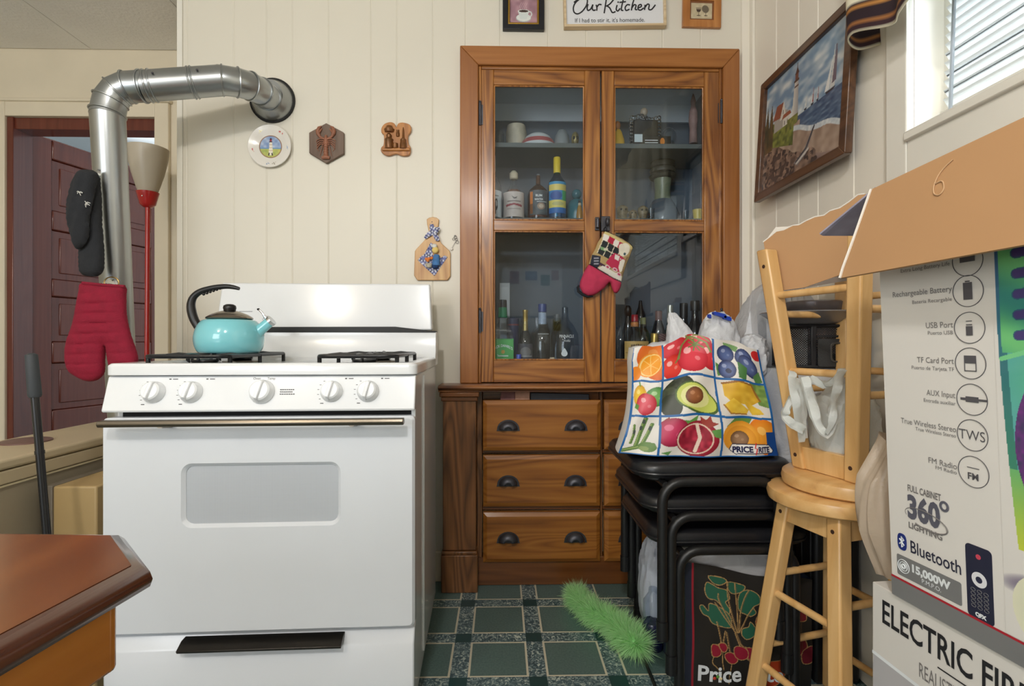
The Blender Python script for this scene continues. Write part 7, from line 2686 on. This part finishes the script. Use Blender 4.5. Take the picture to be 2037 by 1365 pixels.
rune = [(-.0042, .0042), (.0042, -.0042), (0, -.0088), (0, .0088), (.0042, .0042), (-.0042, -.0042)]
G().tube([sp(q[0] + u, q[1] + v, .0012) for u, v in rune], .0010, 5).obj('badge_rune', INKW, **lk)
bt('Bluetooth', 1811, 1098, .020, 1909, M('carton_navy_text', (38, 40, 60), .5), .0002)
ua, va = uvp(1786, 1141)
ub, _ = uvp(1913, 1170)
vb = uvp(1786, 1101)[1]
G().prism(rrect(ua, ub, va, vb, .003, 4), lambda u, v: sp(u, v, .0006), lambda u, v: sp(u, v, .0002)).obj('power_badge', GREYB, **lk)
q = ((ua + .0125), (va + vb) / 2)
for r_ in (.0105, .0070, .0032):
    G().tube([sp(q[0] + r_ * math.cos(a), q[1] + r_ * math.sin(a), .0009) for a in [2 * math.pi * i / 28 for i in range(28)]], .0007 if r_ > .005 else .0014, 5, closed=True).obj('speaker_icon', INKW, **lk)
h_ = vb - va
text('15,000W', .0165, lambda u, v: sp(ua + .026 + u * (ub - ua - .030) / .0745, va + h_ * .46 + v, .0010), INKW, sbx, bold=.0008, local=True)
text('P.M.P.O.', .0095, lambda u, v: sp(ua + .045 + u, va + h_ * .16 + v, .0010), INKW, sbx, local=True)
# remote control picture
ua, va = uvp(1926, 1222)
ub, vb = uvp(1973, 1095)[0], uvp(1926, 1080)[1]
rm = G().prism(rrect(ua, ub, va, vb, .006, 5), lambda u, v: sp(u, v, .0006), lambda u, v: sp(u, v, .0002)).obj('remote_picture', M('remote_navy', (34, 36, 58), .5), **lk)
um = (ua + ub) / 2
for r_, col, dv, nm in ((.0035, (206, 70, 90), .115, 'red_button'), (.0105, (226, 226, 230), .068, 'dial'), (.0045, (40, 42, 66), .068, 'dial_centre')):
    vv = va + (vb - va) * (.86 if nm == 'red_button' else .55)
    G().prism([(r_ * math.cos(2 * math.pi * i / 28), r_ * math.sin(2 * math.pi * i / 28)) for i in range(28)], lambda u, v: sp(um + u, vv + v, .0009 if nm != 'dial_centre' else .0012), lambda u, v: sp(um + u, vv + v, .0004)).obj(nm, M('remote_' + nm, col, .4), rm, local=True)
for j in range(5):
    for i in range(3):
        uu, vv = um - .009 + .009 * i, va + (vb - va) * (.17 + .055 * j)
        G().tube([sp(uu + .0032 * math.cos(a), vv + .0022 * math.sin(a), .0009) for a in [2 * math.pi * s / 14 for s in range(14)]], .0003, 4, closed=True).obj('small_button', GREYB, rm, local=True)
text('QFX', .0072, lambda u, v: sp(um - .007 + u, va + (vb - va) * .045 + v, .0009), INKW, sbx, bold=.0005, local=True)
# printed loudspeaker picture on the near half of the side
u0, v0 = uvp(1998, 1120)[0], .0345
ue = SBL - .01
us = uvp(1976, 600)[0]
nx, ny = 260, 640
v1 = SBH - .004
A = artgrid(nx, ny, ue - us, v1 - v0, (222, 218, 212))
X, Y = A.X, A.Y
Hh = v1 - v0
left = .004 + .012 * np.clip((.42 - Y) / .25, 0, 1.3) ** 1.5
left = left + .012 * np.clip((Y - .56) / .06, 0, 1)
cab_ = (X > left) & (Y > .118)
tt = np.clip((Y - .1) / .45, 0, 1)
A.put(cab_, (44, 40, 70), (30, 34, 66), A.nz(60))
band = cab_ & (X < left + .034 + .02 * np.clip((.3 - Y) / .2, 0, 1))
A.put(band, (86, 168, 190), (92, 186, 96), A.nz(9, 3, 1, 12))
A.put(band & (X < left + .010), (60, 150, 90), (40, 90, 150), tt)
A.put(band & (Y < .22), (196, 206, 60), (92, 176, 120), np.clip((Y - .12) / .12, 0, 1))
A.put(cab_ & (Y > .53), (22, 34, 96), (44, 120, 176), A.nz(30, 1, 3, 12) * .7 + .3 * (np.sin(Y * 900) > 0))
A.put(cab_ & (X > left + .040) & (Y < .36), (40, 38, 62), (84, 70, 110), .5 + .5 * np.sin(Y * 1500))
mid_ = cab_ & (Y > .37) & (Y < .525) & (X > left + .004)
A.put(mid_, (40, 130, 120), (110, 196, 120), .5 + .5 * np.sin((Y - .37) * 60 + X * 30))
for k in range(5):
    y0_ = .392 + .026 * k
    A.line([(.030, y0_), (.12, y0_ + .006)], .0135, (30, 80, 110)).line([(.030, y0_), (.12, y0_ + .006)], .0105, (62, 44, 112))
A.line([(.008, .545), (.03, .53), (.07, .522)], .006, (120, 206, 130)).line([(.008, .362), (.04, .372), (.08, .37)], .006, (120, 206, 140))
wo = A.mell(.085, .255, .06, .10)
A.put(cab_ & (wo < 1.15), (120, 40, 130), (60, 50, 90), A.nz(200))
A.put(cab_ & (wo < .7), (206, 50, 150), (110, 40, 120), wo)
A.ell(.03, .075, .040, .014, (120, 110, 130), 12, (222, 218, 212))
A.ell(.055, .045, .045, .05, (214, 216, 190), 10, (226, 224, 196))
g = G().sheet(nx, ny, lambda u, v: sp(us + (ue - us) * u, v0 + Hh * v, .0007))
g.col = A.lin()
g.obj('speaker_picture', PRINT('glossy_carton_print', .3, .3), smooth=0, **lk)
# flaps
Bi = BMt.inverted()


def flap(pts, name, mat, th=.004, label=None):
    P_ = [Bi @ p for p in pts]
    n_ = (P_[1] - P_[0]).cross(P_[-1] - P_[0]).normalized() * th
    k = len(P_)
    g = G().add(P_ + [p + n_ for p in P_], [tuple(range(k)), tuple(reversed(range(k, 2 * k)))] + [(i, i + k, (i + 1) % k + k, (i + 1) % k) for i in range(k)])
    return g.obj(name, mat, sbx, local=True, smooth=0, label=label)


hL, hR = BMt @ Vector((T0, -.0, SBH + .001)), BMt @ Vector((T0, -SBL, SBH + .001))
tl_ = atY(1735, 376, FARY - .004)
tr2 = atY(2037, 233, .628)
tr2 = tl_ + (tr2 - tl_) * (SBL / (tr2 - tl_).length)
ll_ = atY(1673, 553, FARY + .004)
nq = (tr2 - tl_).cross(ll_ - tl_)
dq = ray(2037, 487)
lr_ = EYE + dq * ((tl_ - EYE).dot(nq) / dq.dot(nq))
lr_ = ll_ + (lr_ - ll_) * 1.3
mid = atY(1690, 500, FARY + .002)
fl_ = flap([tl_, tr2, lr_, ll_], 'flap', CARD, .004, 'plain brown inner side of the side flap')
G().tube([Bi @ (p + Vector((-.001, .002, 0))) for p in (ll_, ll_.lerp(tl_, .12) + Vector((-.001, 0, 0)), ll_.lerp(tl_, .5), tl_)], .0022, 6).obj('torn_edge', CARE, fl_, local=True)
six = [(1.0, .95), (.62, .60), (.46, .25), (.55, .02), (.80, .03), (.86, .25), (.66, .36), (.50, .22)]
s0 = atY(1868, 330, .76)
nfl = (tr2 - tl_).cross(ll_ - tl_).normalized()
if nfl.dot(EYE - tl_) < 0:
    nfl = -nfl


def onflap(px, py):
    d = ray(px, py)
    return EYE + d * ((tl_ - EYE).dot(nfl) / d.dot(nfl)) + nfl * .0012


G().tube(smooth_path([Bi @ onflap(x, y) for x, y in ((1897, 318), (1882, 332), (1868, 350), (1859, 372), (1860, 386), (1870, 388), (1879, 376), (1876, 361), (1862, 366))], 6), .0010, 5).obj('chalk_mark', M('chalk', (196, 160, 122), .9), fl_, local=True)
flap([atY(1741, 372, FARY + .0), atY(1630, 464, .95), atY(1636, 467, .952), atY(1725, 467, .955), atY(1765, 400, FARY + .03)], 'flap', M('purple_grey_print', (150, 146, 164), .5, var=.15, scale=30), .003, 'dark purple-grey printed outside of the far flap')

# electric fireplace carton under it
EY = .912
EXp = atY(1735, 1163, EY).x
eb = thing('fireplace_box', 'long white carton lettered electric fireplace beneath the speaker box', 'carton', (EXp, EY, 0), (0, 0, R(5.0)))
EM = root_matrix(eb)
EH, EL, ET = .546, .62, .33
ek = dict(parent=eb, local=True)
G().box(0, ET, -EL, 0, 0, EH).obj('carton', M('white_carton_matt', (214, 210, 204), .55, var=.01), bevel=.002, **ek)


def ep(u, v, d=.0008):
    return Vector((-d, -u, v))


def uve(px, py):
    o = EM @ Vector((0, 0, 0))
    eu, ev = EM.to_3x3() @ Vector((0, -1, 0)), Vector((0, 0, 1))
    n_ = eu.cross(ev)
    d = ray(px, py)
    p = EYE + d * ((o - EYE).dot(n_) / d.dot(n_)) - o
    return p.dot(eu), p.dot(ev)


def et(body, x, y, x2, h, mat, bold=0.0, sw=None):
    ua, va = uve(x, y)
    ub, _ = uve(x2, y)
    size = h / .72
    cu = bpy.data.curves.new('m', 'FONT')
    cu.body = sw or body
    cu.size = size
    ob = bpy.data.objects.new('m', cu)
    COL.objects.link(ob)
    bpy.context.view_layer.update()
    wd = max(ob.dimensions.x, 1e-4)
    bpy.data.objects.remove(ob)
    bpy.data.curves.remove(cu)
    k = (ub - ua) / wd
    text(body, size, lambda u, v: ep(ua + u * k, va + v), mat, eb, bold=bold, local=True)


hE = uve(1755, 1190)[1] - uve(1755, 1237)[1]
et('ELECTRIC FIREPLACE', 1754, 1236, 1931, hE * .98, INKM, .0009, 'ELECTRIC')
hR = uve(1828, 1315)[1] - uve(1828, 1345)[1]
et('REALISTIC FLAME EFFECT', 1828, 1345, 1893, hR, GI, 0, 'REALIST')
ua, va = uve(1866, 1326)
G().add([ep(ua, va), ep(ua + .2, va), ep(ua + .2, va - .0022), ep(ua, va - .0022)], [(0, 1, 2, 3)]).obj('rule', INKM, smooth=0, **ek)
ua, va = uve(1738, 1300)
G().add([ep(0, .002), ep(EL - .002, .002), ep(EL - .002, va - .02), ep(ua, va)], [(0, 1, 2, 3)]).obj('grey_panel', M('carton_grey_panel', (176, 174, 176), .5), smooth=0, **ek)
G().add([ep(0.001, va), ep(EL - .002, va - .02), ep(EL - .002, va - .014), ep(0.001, va + .006)], [(0, 1, 2, 3)]).obj('white_stripe', INKW, smooth=0, **ek)

# tan plastic bag squeezed behind the speaker carton
bz_ = .549
q = atY(1752, 1030, .925)
g = G()
nu, nv = 72, 30
TC = Vector((q.x + .052, .93, 0))
for jj in range(nv + 1):
    v_ = jj / nv
    z = bz_ + .245 * v_
    wd = (.062 + .022 * math.sin(math.pi * min(1, v_ * 1.05))) * (1 - .35 * max(0, v_ - .7) / .3) * (.80 + .2 * min(1, v_ * 3))
    for ii in range(nu):
        a = 2 * math.pi * ii / nu
        fold = 1 + .05 * math.sin(a * 9 + v_ * 2.2) + .035 * math.sin(a * 17 - v_ * 3) + .06 * noise.noise(Vector((math.cos(a) * 2, math.sin(a) * 2, v_ * 1.6)))
        g.v.append(Vector((TC.x + wd * fold * math.cos(a), TC.y + .040 * fold * math.sin(a), z + .010 * v_ * math.sin(a * 5 + 1))))
g.f = [(jj * nu + ii, jj * nu + (ii + 1) % nu, (jj + 1) * nu + (ii + 1) % nu, (jj + 1) * nu + ii) for jj in range(nv) for ii in range(nu)]
g.f += [tuple(reversed(range(nu))), tuple(nv * nu + ii for ii in range(nu))]
g.obj('plastic_bag', FILM('tan_film', (214, 196, 174), .3, .45, .15, 30), None, label='thin tan plastic bag squeezed between stools and speaker carton', cat='plastic bag', smooth=60)

# ------------------------------------------------------------------ brown table in the near left corner
TZ = .755
A_ = atZ(304, 1120, TZ)
B_ = atZ(252, 1056, TZ)
far = (atZ(0, 1053, TZ) - B_).normalized()
near = (atZ(20, 1238, TZ) - atZ(266, 1112, TZ)).normalized()
C_ = A_ + near * .75
D_ = B_ + far * .75
E_ = D_ + near * .85
tb = thing('kitchen_table', 'brown varnished table with clipped corner in the near left', 'table', ((A_.x + D_.x) / 2, (A_.y + C_.y) / 2 - .2, 0))
TOP = WOOD('varnished_top', (88, 48, 22), (112, 62, 28), (134, 78, 36), 'Y', 14, .24, .5, 3, .2)
EDG = WOOD('dark_moulded_edge', (62, 34, 24), (78, 42, 28), (92, 52, 36), 'Y', 20, .22, .6, 3, .2)
poly = [A_, B_, D_, E_, C_ + far * .0]
cen = sum(poly, Vector()) / 5


def ringp(ins, z):
    out = []
    n_ = len(poly)
    for i in range(n_):
        a, b_, c_ = poly[i - 1], poly[i], poly[(i + 1) % n_]
        e1, e2 = (b_ - a).normalized(), (c_ - b_).normalized()
        n1, n2 = Vector((-e1.y, e1.x, 0)), Vector((-e2.y, e2.x, 0))
        if n1.dot(cen - b_) < 0:
            n1, n2 = -n1, -n2
        bis = (n1 + n2)
        bis = bis / max(.3, bis.dot(n1))
        p = b_ + bis * ins
        out.append(Vector((p.x, p.y, z)))
    return out


pr = [(.016, TZ), (.008, TZ - .002), (.002, TZ - .008), (0, TZ - .015), (.002, TZ - .022), (.010, TZ - .027), (.022, TZ - .028)]
vs, fs = [], []
for ins, z in pr:
    vs += ringp(ins, z)
for a in range(len(pr) - 1):
    fs += [(a * 5 + i, a * 5 + (i + 1) % 5, (a + 1) * 5 + (i + 1) % 5, (a + 1) * 5 + i) for i in range(5)]
fs += [tuple(reversed(range((len(pr) - 1) * 5, len(pr) * 5)))]
eo = G().add(vs, fs).obj('moulded_edge', EDG, tb, smooth=45)
G().add(ringp(.0155, TZ + .0004) + ringp(.03, TZ - .02), [tuple(range(5)), tuple(reversed(range(5, 10)))] + [(i, i + 5, (i + 1) % 5 + 5, (i + 1) % 5) for i in range(5)]).obj('tabletop', TOP, tb, smooth=0)
APR = WOOD('amber_apron', (150, 88, 28), (176, 108, 40), (192, 124, 52), 'Y', 14, .25, .5, 3, .2)
ap = atY(235, 1170, A_.y - .012)
ca = Vector((ap.x, A_.y - .012, 0))
q1, q2, q3 = ca + near * .55, ca + near * .55 + far * .6, ca + far * .6
zb_ = TZ - .093
for a, b_ in ((ca, q1), (ca, q3)):
    d = (b_ - a).normalized()
    n_ = Vector((-d.y, d.x, 0)) * .012
    if n_.dot(q2 - a) < 0:
        n_ = -n_
    G().hexa([Vector((p.x, p.y, z)) for z in (zb_, TZ - .028) for p in (a, b_, b_ + n_, a + n_)]).obj('apron', APR, tb, bevel=.004)
lc = ca + near * .035 + far * .035
for p in (lc, q1 + far * .04, q3 + near * .04, q2):
    G().hexa([Vector((p.x + sx * .018, p.y + sy * .018, 0)) for sx, sy in ((-1, -1), (1, -1), (1, 1), (-1, 1))] + [Vector((p.x + sx * .022, p.y + sy * .022, TZ - .03)) for sx, sy in ((-1, -1), (1, -1), (1, 1), (-1, 1))]).obj('leg', M('black_table_leg', (20, 18, 17), .4), tb, bevel=.003)

# ------------------------------------------------------------------ refrigerator behind the camera, mirrored in the glass
fr = thing('refrigerator', 'white refrigerator behind the photographer, mirrored in the cabinet glass', 'refrigerator', (.31, -1.95, 0))
FW = M('white_fridge_enamel', (228, 228, 226), .3, var=.01)
G().box(-.05, .68, -2.3, -1.6, .02, 1.86).obj('body', FW, fr, bevel=.01)
for z0, z1 in ((.04, 1.24), (1.26, 1.85)):
    d = G().box(-.05, .68, -1.597, -1.54, z0, z1).obj('door', FW, fr, bevel=.012, seg=3)
    G().box(-.02, .005, -1.538, -1.50, z0 + (.75 if z0 < 1 else .05), z0 + (1.1 if z0 < 1 else .35)).obj('handle', FW, d, bevel=.006)
for x, z, w_, h_, col in ((.10, 1.62, .10, .14, (150, 90, 84)), (.27, 1.66, .13, .10, (96, 120, 160)), (.44, 1.60, .10, .12, (70, 120, 76)), (.56, 1.66, .08, .11, (176, 120, 90)), (.58, 1.10, .09, .12, (206, 190, 90))):
    tag_ = G().box(x, x + w_, -1.5395, -1.5375, z, z + h_).obj('fridge_picture', M('picture_%d' % int(x * 100), col, .5, var=.5, scale=18), None, label='small coloured picture on the refrigerator door at %s' % {.10: 'far left', .27: 'upper centre', .44: 'centre right', .56: 'upper right', .58: 'lower right'}[x], cat='picture')
